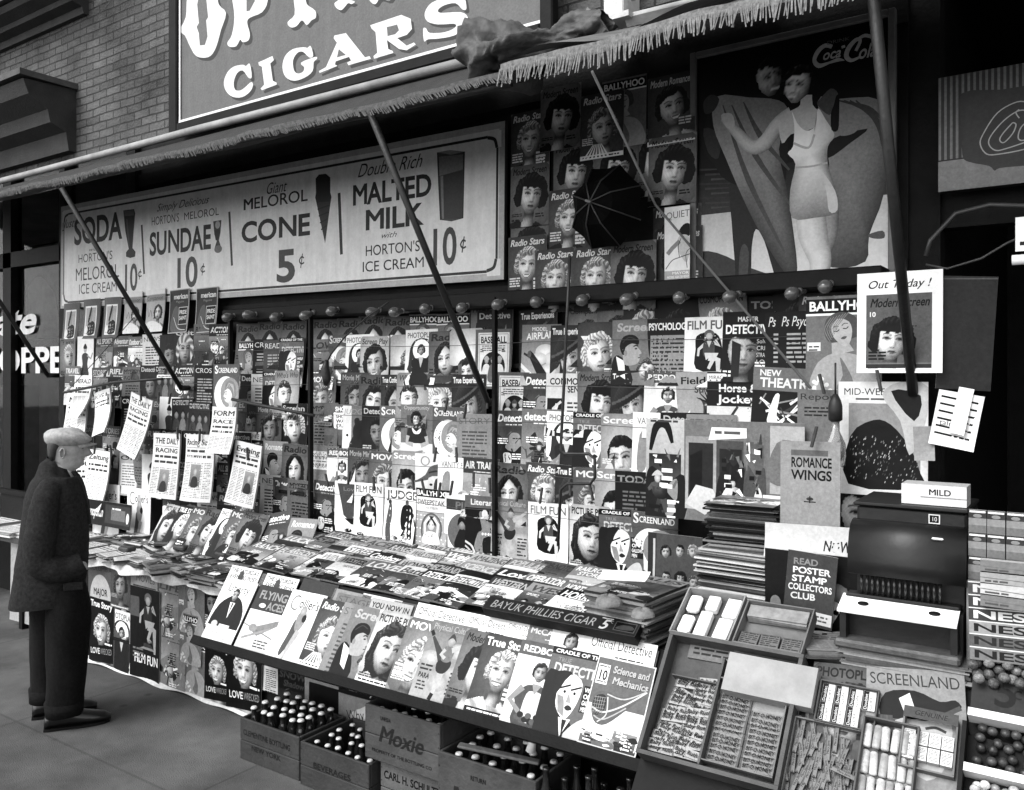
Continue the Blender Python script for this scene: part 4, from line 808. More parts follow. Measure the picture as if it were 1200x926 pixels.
A.blob(q5((88, 272), (200, 275), (300, 285), (330, 330), (300, 450), (330, 600), (345, 700), (362, 850), (345, 890), (300, 840), (240, 740), (180, 620), (120, 480), (78, 370)), .6)
for a0, b0 in (((110, 300), (320, 800)), ((140, 300), (340, 640)), ((180, 290), (335, 520))): A.curve([A.p(*a0), A.p((a0[0] + b0[0]) / 2 - 20, (a0[1] + b0[1]) / 2), A.p(*b0)], [.005, .03, .01], .4)
A.blob(q5((430, 290), (500, 280), (645, 285), (660, 420), (655, 600), (605, 740), (592, 830), (480, 850), (440, 780), (470, 500)), .58)
for k in range(4): A.curve(q5((500 + 20 * k, 285), (600 + 10 * k, 310 + 16 * k), (650, 350 + 30 * k)), [.006, .022, .008], .34)
A.sp(q5((600, 740), (650, 725), (656, 750), (620, 752)), .42); A.sp(q5((600, 380), (470, 420), (466, 480), (540, 430)), .12)
A.sp(q5((45, 290), (70, 265), (98, 280), (80, 320), (50, 330)), .32)
sk = .82
A.limb(q5((110, 345), (150, 385), (205, 440), (250, 430), (300, 365), (345, 335)), [.035, .055, .075, .085, .085, .1], sk); A.sp(q5((104, 335), (140, 330), (150, 370), (124, 378)), sk)
A.sp(q5((300, 345), (345, 318), (372, 300), (374, 255), (410, 235), (414, 300), (445, 330), (430, 370), (380, 392), (340, 400), (310, 430)), sk)
A.limb(q5((472, 650), (470, 740), (440, 830), (395, 905)), [.09, .08, .06, .05], .66); A.limb(q5((405, 650), (415, 740), (440, 830), (425, 905)), [.155, .15, .11, .09], .9)
A.blob(q5((344, 322), (352, 370), (348, 440), (330, 465), (356, 500), (338, 590), (345, 682), (420, 682), (500, 662), (492, 590), (466, 500), (466, 440), (488, 402), (458, 350), (432, 312), (424, 370), (392, 388), (362, 362)), .99)
A.curve(q5((356, 512), (410, 508), (464, 496)), .01, .75); A.curve(q5((350, 430), (400, 445), (420, 400)), .012, .8); A.sp(q5((440, 520), (490, 590), (498, 655), (470, 660), (460, 590)), .85)
hx_, hy_ = A.p(362, 238); hr_ = abs(A.p(362, 178)[1] - hy_); face(A, hx_, hy_, hr_, 'wave', .1, .99, ang=-.18, turn=-1.0, smile=1, body=False)
A.sp(q5((430, 300), (440, 280), (475, 245), (500, 262), (492, 300), (470, 335)), .4); A.sp(q5((486, 350), (520, 345), (566, 370), (555, 395), (510, 405), (480, 380)), .58); A.sp(q5((478, 385), (476, 330), (486, 300), (494, 270), (504, 272), (504, 330), (500, 385)), .05)
lg = .78
A.curve(q5((480, 104), (456, 100), (432, 120), (420, 150), (436, 168), (470, 158), (500, 148), (522, 150)), [.02, .022, .024, .02, .024, .012, .02, .002], lg)
A.curve(q5((560, 118), (575, 85), (562, 80), (538, 105), (528, 135), (545, 150), (575, 138)), [.016, .016, .02, .024, .024, .018, .01], lg); A.curve(q5((560, 84), (590, 66), (625, 72), (650, 60)), [.012, .018, .016, .004], lg)
A.ptext('oca', 446, 150, 508, 116, lg, it=.3, b=.02); A.line(q5((512, 106), (524, 102)), .014, lg); A.ptext('ola', 566, 146, 628, 100, lg, it=.35, b=.02); A.ptext('DRINK', 462, 98, 540, 86, .5)
bp = empty('beach_poster', Matrix.Translation(A.pl.at(A.x0, A.v0))); tag(bp, 'tall framed poster of a bathing couple with towel under white script lettering', 'poster')
link('print', A.mesh('print', A.W, .01, eps=1.5e-4), bp); W_, H_ = A.W, A.a * A.W; fm = MB()
for q in ((-.03, -.03, 0, H_ + .03), (W_, -.03, W_ + .03, H_ + .03), (0, -.03, W_, 0), (0, H_, W_, H_ + .03)): fm.box((q[0], -.03, q[1]), (q[2], .01, q[3]), bev=.004)
fm.obj('frame', mat('frame_wood', .1, .5, 8, .3), bp)
# shield sign over the doorway
A = PArt(WY(3.93), (1102, 96), (1102, 228), (1290, 228), .5); A.zm = (900, 0, 3.99)
for k in range(26): A.rect(k / 26, .0, (k + .45) / 26, A.a, .62, .5); A.rect((k + .45) / 26, .0, (k + 1) / 26, A.a, .32, .25)
_, yl = A.p(850, 760); A.rect(0, 0, 1, yl, .55, .62); A.rect(0, yl - .01, 1, yl, .2)
A.sp([A.p(915, 455)] + q5((1100, 438), (1400, 410), (1420, 600), (1405, 760), (1300, 785), (1197, 790), (1090, 800), (1066, 812), (1040, 790), (950, 772), (918, 740), (912, 600)), .3)
for pts in ([(1230, 500), (1170, 495), (1080, 545), (1015, 640), (1000, 690), (1030, 735), (1090, 735), (1197, 715), (1260, 690)], [(1240, 540), (1180, 535), (1110, 580), (1050, 650), (1040, 690), (1070, 718), (1120, 710), (1240, 670)], [(1150, 590), (1105, 640), (1090, 670), (1110, 682), (1150, 640), (1165, 600), (1150, 590)], [(1180, 570), (1165, 545), (1180, 530)], [(1240, 570), (1190, 610), (1175, 660), (1200, 672), (1250, 640)], [(1280, 600), (1260, 650), (1290, 660), (1310, 610), (1290, 660), (1330, 650)]): A.curve(q5(*pts), .008, .78)
o = A.place('shield_sign', .05, mats=PAINT); tag(o, 'dim shield-shaped soft drink sign on a striped panel over the doorway', 'sign')
# small white card and paper roll at right edge
A = PArt(WY(3.5), (1192, 255), (1190, 295), (1216, 295), .93); A.rect(.2, .3, .8, .5, .2); o = A.place('price_card', .004); tag(o, 'small white card hanging at the right edge of the photo', 'card')
p = WY(3.5).hit(1186, 305); o = MB().tube([p, p + Vector((.18, 0, 0))], .018, 12).obj('paper_roll', mat('paper_white', .75, .6, 8, .1)); tag(o, 'rolled white paper below the hanging card at the right edge', 'paper roll')
# ---------------------------------------------------------------- awnings
CANV = mat('black_canvas', .013, .8, 9, .4, .4, bs=200); CANV2 = mat('grey_canvas', .06, .8, 9, .35, .5, bs=60)
def fringe(x0, x1, zt, zb, slant, y=2.87, step=.011, seed=1, col='fringe_cotton'):
    q = random.Random(seed); m = MB(); x = x0; mb = MB(); n = 60
    zt_, zb_ = (zt if callable(zt) else lambda x: zt), (zb if callable(zb) else lambda x: zb)
    def f(u, v): X = x0 + (x1 - x0) * u; return Vector((X, y + .006 * math.sin(X * 23), zt_(X) * (1 - v) + (zt_(X) * .55 + zb_(X) * .45) * v))
    mb.grid(f, n, 2)
    while x < x1:
        h = zt_(x) - zb_(x); a = q.uniform(.85, 1.08); ln = slant + q.uniform(-.25, .25); w_ = step * q.uniform(.55, .9); yy = y - .004 - q.uniform(0, .008); zt0 = zt_(x) - h * .25; zb0 = zt_(x) - h * a
        mb.add([(x, yy, zt0), (x + w_, yy, zt0), (x + w_ * .8 + (zb0 - zt0) * ln, yy - .006, zb0), (x + (zb0 - zt0) * ln, yy - .006, zb0)], [(0, 3, 2, 1)]); x += step
    return mb
FRN = mat('fringe_cotton', .075, .9, 60, .5, spec=.1); FRN2 = mat('fringe_cotton_grey', .15, .9, 60, .5, spec=.1)
aw = empty('awning', Matrix.Translation((-4.5, 3.8, 3.7))); tag(aw, 'long dark awning with pale slanted fringe over the menu board', 'awning'); inv = Matrix.Translation((-4.5, 3.8, 3.7)).inverted()
def under(o, par):
    o.parent = par; o.matrix_parent_inverse = Matrix.Translation(par.location).inverted(); return o
zt = lambda x: 3.262 + .005 * math.sin(x * 5) - .022 * (x + 4.4) / 2.5 * .8 + .003 * math.sin(x * 17); zb = lambda x: zt(x) - .054 - .006 * math.sin(x * 9)
under(MB().grid(lambda u, v: Vector((-9.5 + 7.52 * u, 2.875 + .93 * v, zt(-9.5 + 7.52 * u) + (3.72 - zt(-9.5 + 7.52 * u)) * v - .10 * math.sin(v * math.pi) + .02 * math.sin(u * 50) * v * (1 - v))), 80, 10).obj('canopy', CANV), aw)
under(fringe(-9.5, -1.99, zt, zb, -.9, seed=3).obj('valance', FRN), aw)
a_, b_ = WY(3.8).hit(30, 205), WY(3.8).hit(556, 70); dv = (b_ - a_)
under(MB().tube([a_ - dv * .35, a_, a_ + dv * .5 + Vector((0, 0, .01)), b_], .028, 12).obj('roller', mat('roller_white', .22, .55, 5, .35)), aw)
under(MB().tube([(-9.5, 2.9, 3.25), (-6, 2.9, 3.25), (-4, 2.9, 3.235), (-1.99, 2.9, 3.20)], .014, 8).obj('front_bar', IRON), aw)
for a0, b0 in (((75, 225), (212, 455)), ((437, 140), (572, 472)), ((-60, 262), (56, 440))):
    t0 = WY(2.89).hit(*a0); t1 = WY(3.72).hit(*b0); under(MB().tube([t0 + (t0 - t1) * .02, t1], .017, 8).tube([t1, t1 + Vector((-.05, .12, .0))], .02, 8).obj('arm', IRON), aw)
aw2 = empty('awning', Matrix.Translation((-1, 3.8, 3.9))); tag(aw2, 'short awning with long grey hanging fringe above the posters', 'awning')
zt2 = lambda x: 3.275 + .03 * (x + 2.0) / 1.5 + .006 * math.sin(x * 9); zb2 = lambda x: zt2(x) - .10 - .008 * math.sin(x * 7)
under(fringe(-2.02, 1.2, zt2, zb2, .05, step=.008, seed=5).obj('valance', FRN2), aw2)
under(MB().grid(lambda u, v: Vector((-2.0 + 3.2 * u, 2.88 + .95 * v, zt2(-2 + 3.2 * u) + .02 + .42 * v + .02 * math.sin(u * 30) * (1 - v))), 60, 8).obj('canopy', mat('grey_canopy', .09, .8, 9, .35, .5, bs=60)), aw2)
under(MB().tube([(-1.85, 3.72, 3.84), (1.2, 3.72, 3.90)], .035, 12).obj('roller', GREYP), aw2)
under(MB().tube([(-2.02, 2.9, 3.27), (1.2, 2.9, 3.31)], .014, 8).obj('front_bar', IRON), aw2)
t0 = WY(2.89).hit(1022, -20); t1 = WY(3.6).hit(1070, 462); under(MB().tube([t0, t1], .02, 8).obj('arm', IRON), aw2)
t0 = WY(2.89).hit(694, 84); t1 = WY(3.75).hit(768, 240); t2 = WY(3.6).hit(950, 455); under(MB().tube([t0, t1, t2], .006, 6).obj('pull_cord', mat('grey_cord', .15, .7)), aw2)
# bundled canvas at the meeting of the two awnings
def bundle(u, v):
    an = v * 2 * math.pi; c = WY(3.35).hit(555 + 155 * u, 80 - 52 * u); r = (.085 + .03 * math.sin(u * 9) + .02 * math.sin(an * 3 + u * 11)) * (.55 + .6 * math.sin(min(1, u * 1.3 + .15) * math.pi)); r = max(r, .03)
    cc = Vector((math.cos(an) * 1.3, math.sin(an) * 1.3, u * 5)); nn = noise.noise(cc * 1.1) + .45 * (1 - 2 * abs(noise.noise(cc * 2.3 + Vector((7, 3, 1))))) ; r *= 1 + .45 * nn
    return c + Vector((.03 * math.sin(an * 2 + u * 8), r * 1.5 * math.cos(an), r * math.sin(an)))
o = MB().grid(bundle, 90, 48).obj('canvas_bundle', mat('brown_canvas', .05, .65, 12, .4, .8, bs=25)); tag(o, 'crumpled bundle of dark canvas where the two awnings meet', 'canvas')
q = [WY(3.3).hit(*p) for p in ((680, 28), (688, 8), (700, 18), (710, 34), (700, 46), (690, 40))]
o = MB().add(q + [v + Vector((.0, .05, -.01)) for v in q], [(0, 1, 2, 3, 4, 5), (11, 10, 9, 8, 7, 6)] + [(i, (i + 1) % 6, 6 + (i + 1) % 6, 6 + i) for i in range(6)]).obj('canvas_flap', mat('canvas_lining', .14, .6, 12, .3, .6, bs=30)); tag(o, 'upturned pale canvas flap standing on the crumpled bundle', 'canvas')
p0 = WY(3.9).hit(718, 24); o = MB().box((p0.x, 3.8, p0.z - .02), (p0.x + .11, 3.99, p0.z + .34), bev=.006).box((p0.x - .03, 3.78, p0.z - .05), (p0.x + .15, 3.99, p0.z - .022)).obj('wood_bracket', mat('pale_wood', .45, .7, 8, .3, .3)); tag(o, 'pale wooden block on the brick wall above the right awning', 'bracket')
p0, p1 = WY(3.85).hit(735, 24), WY(3.85).hit(900, -15); o = MB().tube([p0, p1], .035, 4, smooth=False).obj('wooden_batten', mat('batten_wood', .3, .7, 8, .3, .3)); tag(o, 'pale wooden batten running above the right awning', 'batten')
# crank pole for the awning
CR = Plane((0, 3.45, 0)); o = MB().tube([CR.hit(*p) for p in ((668, 300), (664, 380), (660, 470), (657, 527), (662, 532), (690, 532), (697, 538), (697, 560), (692, 567), (665, 567), (657, 574), (654, 640))], .0075, 8).obj('awning_crank', IRON); tag(o, 'thin black iron crank rod with a square bend hanging before the magazines', 'crank')
# umbrella in front of the cover display
UM = Plane((0, 3.72, 0)); c0 = UM.hit(710, 243); um = empty('umbrella', Matrix.Translation(c0)); tag(um, 'open black umbrella hung among the face covers', 'umbrella')
m = MB(); rU = .205; V = [(0, -.16, 0)]; n = 8
for j in range(n):
    an = R(22.5) + j * math.pi / 4
    for s_, dy in ((.5, -.125), (1, 0)): V.append((rU * s_ * math.cos(an), dy, rU * 1.05 * s_ * math.sin(an)))
    an2 = an + math.pi / 8
    for s_, dy in ((.47, -.115), (.89, .012)): V.append((rU * s_ * math.cos(an2), dy, rU * 1.05 * s_ * math.sin(an2)))
F = []
for j in range(16):
    a0 = 1 + 2 * j; a1 = 1 + 2 * ((j + 1) % 16); F += [(0, a0, a1), (a0, a0 + 1, a1 + 1, a1)]
m.add(V, F); m.obj('cover', mat('black_silk', .002, .7, 12, .4, .1, spec=.05), um); mr_ = MB()
for j in range(8):
    an = R(22.5) + j * math.pi / 4; mr_.tube([(0, -.163, 0), (rU * .5 * math.cos(an), -.129, rU * .525 * math.sin(an)), (rU * math.cos(an), -.003, rU * 1.05 * math.sin(an))], .0035, 5)
mr_.obj('ribs', mat('umbrella_rib', .03, .4), um); MB().tube([(0, -.2, 0), (0, .15, 0)], .006, 6).obj('ferrule', mat('ferrule_metal', .3, .3, metal=.6), um)
# cable loops in the doorway
for k, (pts, lb) in enumerate(((((1085, 300), (1090, 282), (1120, 250), (1160, 240), (1230, 242)), 'black cable curving across the top of the doorway'), (((1085, 310), (1110, 315), (1150, 303), (1180, 285), (1230, 262)), 'thin drooping cable below the cable arch in the doorway'))):
    o = MB().tube([WY(3.85).hit(*p) for p in pts], .009 if k == 0 else .005, 6).obj('cable', mat('cable_rubber', .05, .4)); tag(o, lb, 'cable')
# ---------------------------------------------------------------- magazine rack
rk = empty('magazine_rack', Matrix.Translation((-3.2, 3.93, 0))); tag(rk, 'tall black timber rack carrying the rows of magazines', 'magazine rack')
under(MB().box((-6.3, 3.905, .5), (-.68, 3.93, 2.5)).obj('backing_board', BLACK), rk)
mb = MB()
for px, y0 in ((268, 3.70), (362, 3.71), (578, 3.71)):
    X = WY(y0).uv(px, 440)[0]; mb.box((X - .009, y0, .9), (X + .009, y0 + .03, 2.42))
for z in (2.30, 2.06, 1.87, 1.60, 1.38): mb.box((-6.2, 3.87, z - .26), (-.75, 3.905, z - .235))
under(mb.obj('uprights', BLACK), rk)
under(MB().box((-4.97, 3.72, 2.37), (-.72, 3.90, 2.45), bev=.006).obj('lamp_rail', BLACK), rk)
def M_(key, **k):  # key -> mesh via the makers below
    return cover(key, CV[key], **k)
q_ = random.Random(11)
PP = lambda *a, **k: (lambda: portrait(*a, **k))
SCN = lambda *a, **k: (lambda: scene(*a, **k))
CV = {
 'radio': PP('Radio', .50, .2, 'part', .08, .84, th=.17, it=.1, b=.028, r=.36, cy=.64, dr=.3), 'ballyhoo': ballyhoo, 'msc': PP('Modern Screen', .56, .15, 'bob', .07, .86, it=.25, turn=.3, price='10', r=.40, cy=.66, cx=.54, dr=.1, bg2=.46),
 'rstars': PP('Radio Stars', .42, .9, 'blonde', .62, .9, it=.25, smile=1, r=.36, cy=.69, dr=.15, bg2=.3), 'rstripe': lambda: stripes(portrait('Radio Stars', .4, .9, 'wave', .5, .88, it=.25, r=.36, cy=.6, turn=.5)),
 'mrom': PP('Modern Romances', .36, .82, 'wave', .06, .8, it=.25, smile=1, price='10', r=.36, cy=.70, dr=.75, bg2=.25),
 'screenland': lambda: moon('SCREENLAND', .4), 'screenmoon': lambda: moon('SCREEN', .45, hc=.3), 'film': film, 'film2': lambda: film('FILM FUN', 1, .5), 'lady': lady, 'ladydark': lambda: lady('PHOTOPLAY', .88, .5, .14), 'villain': villain, 'baseball': baseb,
 'playp': PP('Screen Play', .85, .3, 'wave', .07, .78, it=.15, smile=1, ang=.12, r=.42, cy=.64, dr=.25), 'holly': PP('Hollywood', .86, .2, 'wave', .45, .8, band=.9, r=.3, cx=.62, bg2=.5), 'filmwhite': PP('SCREEN', .9, .8, 'wave', .12, .9, band=.1, r=.3, cy=.3, dr=.1, turn=-.6),
 'curly': PP('Radio', .48, .15, 'wave', .1, .85, r=.4, cy=.64, th=.17, b=.02), 'grey': PP('Movie Mirror', .42, .65, 'wave', .2, .62, r=.38, cy=.66, bg2=.3), 'trueconf': PP('True Confessions', .32, .9, 'part', .06, .7, r=.4, cy=.59, tw=.7), 'whos': PP('Who\'s Who', .72, .35, 'man', .25, .88, turn=.8, it=.3, r=.36, cx=.4),
 'sbook': lambda: sbook(), 'texp': PP('True Experiences', .28, .9, 'wave', .2, .75, hat='hat', turn=-.5, ang=.25, smile=1, price='10', r=.38, cy=.59, b=.028, dr=.4), 'movies': PP('MOVIES', .5, .9, 'blonde', .5, .75, r=.38, b=.028), 'screencouple': lambda: couple('Screen', .52, .72),
 'mystery': lambda: textc('MYSTERY', .45, .15, 7, s2='FICTION'), 'short': lambda: shortwave(), 'dogs': lambda: dogs(), 'dark1': PP('Detective', .2, .75, 'man', .07, .55, r=.34, bg2=.1), 'child': child, 'plain': lambda: textc('STORY', .58, .45, 12, b=0), 'psychol': lambda: psy2(), 'redbook': redbook, 'mirror': PP('MOVIE', .5, .85, 'blonde', .45, .8, b=.028, r=.42, cy=.56, turn=.3),
 'smooth': PP('Screen', .75, .9, 'man', .08, .8, turn=-.8, r=.44, cy=.4, bg2=.6), 'hatw': lambda: hatwoman(), 'vanity': lambda: vanity(), 'airtrails': lambda: scene('AIR TRAILS', 21, .3, .85, it=0, b=.028, tones=(.5, .7, .85)), 'detecd': lambda: scene('Detective', 12, .35, .92, it=.25, tones=(.06, .1, .3, .5)), 'shadowt': lambda: blackcover(), 'judge': judge, 'sweep': sweep, 'king': king, 'literary': literary, 'skater': skater,
 'pplay': PP('PICTURE PLAY', .92, .12, 'long', .16, .78, turn=.6, r=.44, cy=.64, b=.028, fx=1, ang=-.1), 'model': plane_cover, 'psych': lambda: textc('PSYCHOLOGY', .15, .92, 9, .62, .25), 'mdet': lambda: mdet(), 'ps': lambda: textc('Ps Psychology', .14, .92, 7, it=.3, th=.18, b=0), 'common': lambda: common(), 'fields': lambda: fields(), 'horse': lambda: horse(), 'theatre': lambda: theatre(), 'cosmo': PP('COSMOPOLITAN', .62, .2, 'blonde', .75, .85, ang=.4, r=.35, cy=.64, bg2=.5), 'companion': PP('Companion', .55, .25, 'wave', .15, .7, r=.3, bg2=.5), 'rural': PP('Woman', .3, .7, 'blonde', .65, .8, r=.4, turn=.4), 'darkhead': PP('', .12, .6, 'wave', .06, .62, r=.42, cy=.6, bg2=.2), 'darktext': lambda: textc('TODAY', .15, .6, 8), 'standing': lambda: scene('LOVE', 31, .5, .25, tones=(.3, .55, .7)), 'ddet': lambda: scene('detective', 5, .5, .92, it=0, tones=(.3, .5, .7)), 'grayt': lambda: textc('READER', .36, .85, 5, b=0), 'puzz': lambda: textc('CROSS', .12, .85, 10, b=0), 'true': PP('TRUE STORY', .14, .95, 'blonde', .72, .86, smile=1, b=.028, r=.36, cy=.70, dr=.8), 'onsale': lambda: onsale(), 'pixie': PP('Screen', .12, .75, 'blonde', .72, .9, turn=.4, ang=.15, r=.42, cy=.70, dr=.35), 'dogface': lambda: scene('STORIES', 44, .35, .7, tones=(.3, .45, .6)), 'couple2': lambda: couple('Romance', .6, .85), 'sheaf': lambda: textc('NEWS', .8, .2, 16, b=0),
 'oldman': PP('Time', .6, .2, 'man', .7, .75, r=.4, dr=.3), 'scarf': PP('Grit', .15, .75, 'wave', .3, .68, hat='scarf', r=.4, cy=.69, turn=.4), 'gent': PP('', .12, .6, 'man', .05, .55, r=.36), 'busy1': lambda: scene('ALL SPORTS', 51, .3, .75), 'busy2': lambda: scene('Adventure', 52, .4, .8), 'busy3': lambda: scene('Outdoor Life', 53, .45, .9), 'busy4': lambda: scene('ACTION', 54, .2, .85, tones=(.1, .2, .35, .6)), 'busy5': lambda: scene('TRAVEL', 55, .5, .9), 'busy6': lambda: scene('RIFLE', 56, .3, .8, tones=(.15, .3, .5)), 'dettrio': lambda: dettrio(), 'american': lambda: american(), 'comp2': lambda: comp2(), 'ok': lambda: textc('OK', .7, .3, 8, .85, .5, b=.02), 'slate': lambda: textc('FORUM', .5, .35, 7, b=0), 'dancer': lambda: dancer(), 'baselean': lambda: scene('BASEBALL', 61, .45, .12, tones=(.4, .5, .25, .12), nf=1)}
def stripes(A):
    for k in range(7): A.poly([(.05 + .1 * k, 0), (.1 + .1 * k, 0), (.32 + .03 * k, .3), (.3 + .03 * k, .3)], .92)
    return A
def sbook():
    A = portrait('SCREEN BOOK', .4, .95, 'blonde', .75, .9, band=.1, turn=.4, r=.42, cy=.64, hl=.12); A.poly([(.08, 1.06), (.28, 1.06), (.18, .92)], .92); return A
def shortwave():
    A = textc('', .45, .15, 3); A.text('SHORT', .4, 1.18, .12, .95, w=.55, b=.028); A.sp([(.35, .75), (.33, 1.12), (.5, 1.14), (.98, 1.12), (.98, .8), (.75, .72)], .95)
    for k, t in enumerate(('SHORT', 'WAVE', 'CRAFT')): A.text(t, .42, 1.0 - .12 * k, .09, .08, w=.5, b=.02)
    A.rect(0, 0, 1, .55, .4); face(A, .35, .35, .12, 'man', .08, .7, dr=.15); A.rect(.5, .05, .95, .3, .2); A.ell(.7, .18, .08, .08, .6); return A
def dogs():
    A = Art(1.36, .5); A.rect(0, 0, .35, 1.36, .85); A.sp([(.3, 0), (.3, .4), (.5, .7), (.45, 1.0), (.6, 1.05), (.7, .85), (1, .6), (1, 0)], .2); A.ell(.7, .7, .3, .3, .12, .2); A.sp([(.02, .3), (.1, .8), (.28, .85), (.25, .4)], .95); A.text('JUDGE', .06, 1.15, .13, .6, w=.8, it=.2); A.ell(.2, .6, .05, .04, .2); return A
def psy2():
    A = Art(1.36, .5); A.rect(0, .72, 1, 1.2, .82); A.text('PSYCHOLOGY', .06, 1.0, .14, .4, w=.85, b=0); A.greek(.1, .92, .7, 1, .06, .4, random.Random(1)); A.text('INSPIRATION', .06, .76, .11, .35, w=.85); A.ell(.5, .4, .35, .22, .6, .52); A.rect(.3, .1, .8, .4, .66); return A
def hatwoman():
    A = Art(1.36, .86); A.ell(.3, 1.18, .14, .12, .6); A.ell(.3, 1.18, .1, .09, .85); A.sp([(.05, .7), (.3, .85), (.45, 1.05), (.8, 1.12), (.9, .95), (.8, .82), (.5, .8)], .42); A.curve([(.4, .9), (.65, .95), (.88, .92)], .04, .25); A.line([(.0, .68), (.5, .78)], .05, .4); A.sp([(.4, .78), (.38, .4), (.5, .2), (.66, .3), (.75, .5), (.78, .8)], .82); A.sp([(.6, .75), (.55, .4), (.66, .25), (.8, .45), (.82, .75)], .3); A.ell(.47, .62, .05, .03, .2); A.curve([(.45, .4), (.52, .4)], .03, .3); return A
def vanity():
    A = Art(1.36, .92); A.text('VANITY FAIR', .1, 1.12, .13, .4, w=.85, b=0); A.sp([(.12, .2), (.16, .9), (.35, 1.0), (.36, .6), (.3, .2)], .6); A.sp([(.5, .05), (.55, .4), (.75, .55), (.85, .4), (.9, .05)], .62); A.ell(.72, .45, .13, .14, .5, .65); return A
def blackcover():
    A = Art(1.36, .9); A.poly([(.1, 1.3), (1, 1.3), (1, .25), (.7, .25), (.32, .5)], .35); A.poly([(.35, .42), (1, .42), (1, .3), (.6, .28)], .12); A.ell(.5, .12, .13, .05, .12); A.text('Love', .3, 1.12, .1, .55, w=.5); return A
def mdet():
    A = portrait('', .1, .95, 'man', .05, .74, r=.42, cy=.56, cx=.42, turn=.2, dr=.85); A.text('MASTER', .3, 1.16, .09, .9, w=.4, b=.02); A.text('DETECTIVE', .06, .93, .17, .97, w=.92, b=.028)
    A.poly([(.2, .1), (.2, .8), (.38, .72), (.36, .1)], .2)
    for k, t in enumerate(('Solving', 'CRIME', 'STRANGE', 'LOVE')): A.text(t, .68, .74 - k * .13, .08, .82, w=.3)
    return A
def common():
    A = Art(1.36, .82); A.text('COMMON', .1, 1.12, .14, .1, w=.85, b=.028); A.text('SENSE', .55, .95, .14, .1, w=.42, b=.028); A.rect(.04, .0, .45, .82, .1); A.line([(.1, .0), (.3, .7)], .08, .85); A.line([(.25, .0), (.2, .6), (.4, .75)], .06, .8); A.greek(.55, .7, .4, 8, .09, .3, random.Random(3)); return A
def fields():
    A = Art(1.36, .66); A.text('Field &', .1, 1.12, .14, .15, w=.8, b=.02); A.text('Stream', .4, .95, .13, .2, w=.55, b=.02); A.sp([(.3, 0), (.35, .3), (.55, .4), (.58, .7), (.5, .85), (.62, .8), (.7, .9), (.75, .8), (.9, .82), (.82, .7), (.85, 0)], .3)
    A.sp([(.62, 0), (.62, .6), (.74, .75), (.85, .6), (.86, 0)], .12)
    for a in ((.5, .95), (.6, 1.0), (.85, .95), (.95, .9), (.45, .85)): A.line([(.7, .75), a], .04, .15, .015)
    return A
def horse():
    A = Art(1.36, .18); A.rect(0, 1.18, 1, 1.33, .92); A.text('MIRACLE Putting System', .03, 1.22, .07, .15, w=.94); A.text('Horse &', .22, .98, .15, .93, w=.75, b=.028); A.text('Jockey', .22, .77, .15, .93, w=.75, b=.028); A.rect(0, 0, 1, .7, .85); A.sp([(.3, 0), (.5, .4), (.6, .62), (.9, .66), (.95, .2), (.8, 0)], .93); A.line([(.35, .3), (.5, .55), (.6, .7)], .05, .3); return A
def theatre():
    A = Art(1.1, .5); A.rect(0, 0, 1, .72, .14); A.text('NEW', .1, .96, .1, .9, w=.35, b=.028); A.text('THEATRE', .12, .78, .15, .9, w=.85, b=.028)
    for k in range(14): q = random.Random(k); A.line([(q.random(), q.random() * .7), (q.random(), q.random() * .7)], .02 + .03 * q.random(), q.choice((.9, .6, .3, .95)))
    A.sp([(.3, .1), (.35, .6), (.45, .66), (.42, .3), (.55, .15), (.9, .2), (.9, .1)], .93); return A
def onsale():
    A = portrait('', .3, .8, 'wave', .2, .6, r=.36, cy=.7); A.rect(.05, .32, .98, .56, .92); A.text('NOW ON SALE!', .1, .37, .13, .12, w=.82, b=.02); A.text('5th', .2, .8, .2, .9, w=.3, b=.02); return A
def dettrio():
    A = Art(1.0, .2); A.text('DETECTIVE', .04, .8, .14, .7, w=.92, b=.028)
    for x in (.2, .5, .8): A.sp([(x - .14, 0), (x - .12, .3), (x, .4), (x + .12, .3), (x + .14, 0)], .3 + .2 * (x == .5)); A.ell(x, .5, .09, .12, .6, .45); A.sp([(x - .1, .5), (x, .68), (x + .1, .5), (x, .6)], .08)
    return A
def american():
    A = Art(1.36, .27); A.ell(.1, 1.12, .08, .14, .1); A.text('merican', .22, 1.06, .16, .88, w=.72, b=.028); A.text('Magazine', .35, .94, .07, .6, w=.4); A.sp([(.1, .2), (.2, .7), (.4, .85), (.5, .6), (.45, .3), (.8, 0), (.3, 0)], .42); A.rect(.5, .25, .95, .8, .12); A.frame(.5, .25, .95, .8, .02, .8); A.text('PRIDE', .54, .58, .12, .9, w=.36, b=.02); A.text('SAINT', .54, .4, .12, .9, w=.36, b=.02); A.curve([(.25, .5), (.5, .15), (.9, .08)], .025, .8); A.frame(0, 0, 1, 1.36, .025, .75); return A
def comp2():
    A = Art(1.36, .72); A.rect(0, 1.2, 1, 1.36, .9); A.rect(0, .98, 1, 1.18, .6); A.text('Companion', .08, 1.02, .13, .3, w=.84); A.curve([(.1, .8), (.2, .5), (.3, .7), (.4, .5)], .03, .5); face(A, .7, .6, .22, 'part', .2, .82, turn=-.5, dr=.85); A.sp([(0, 0), (.1, .3), (.5, .35), (.9, .2), (1, 0)], .88); return A
def dancer():
    A = Art(1.36, .9); A.sp([(.3, 0), (.35, .4), (.3, .7), (.5, .8), (.7, .7), (.65, .4), (.75, 0)], .3); A.ell(.5, .92, .1, .12, .7); A.sp([(.38, .95), (.5, 1.12), (.62, .95)], .15); A.line([(.62, .7), (.85, .6), (.95, .8)], .06, .6); return A
NMAG = 0
def put(mesh, name, pl, X, v, off, yaw, roll, label, cat='magazine', group=None, pitch=0):
    o = link(name, mesh, None, pl.mat(X, v, off, yaw, roll, pitch)); tag(o, label, cat, group); return o
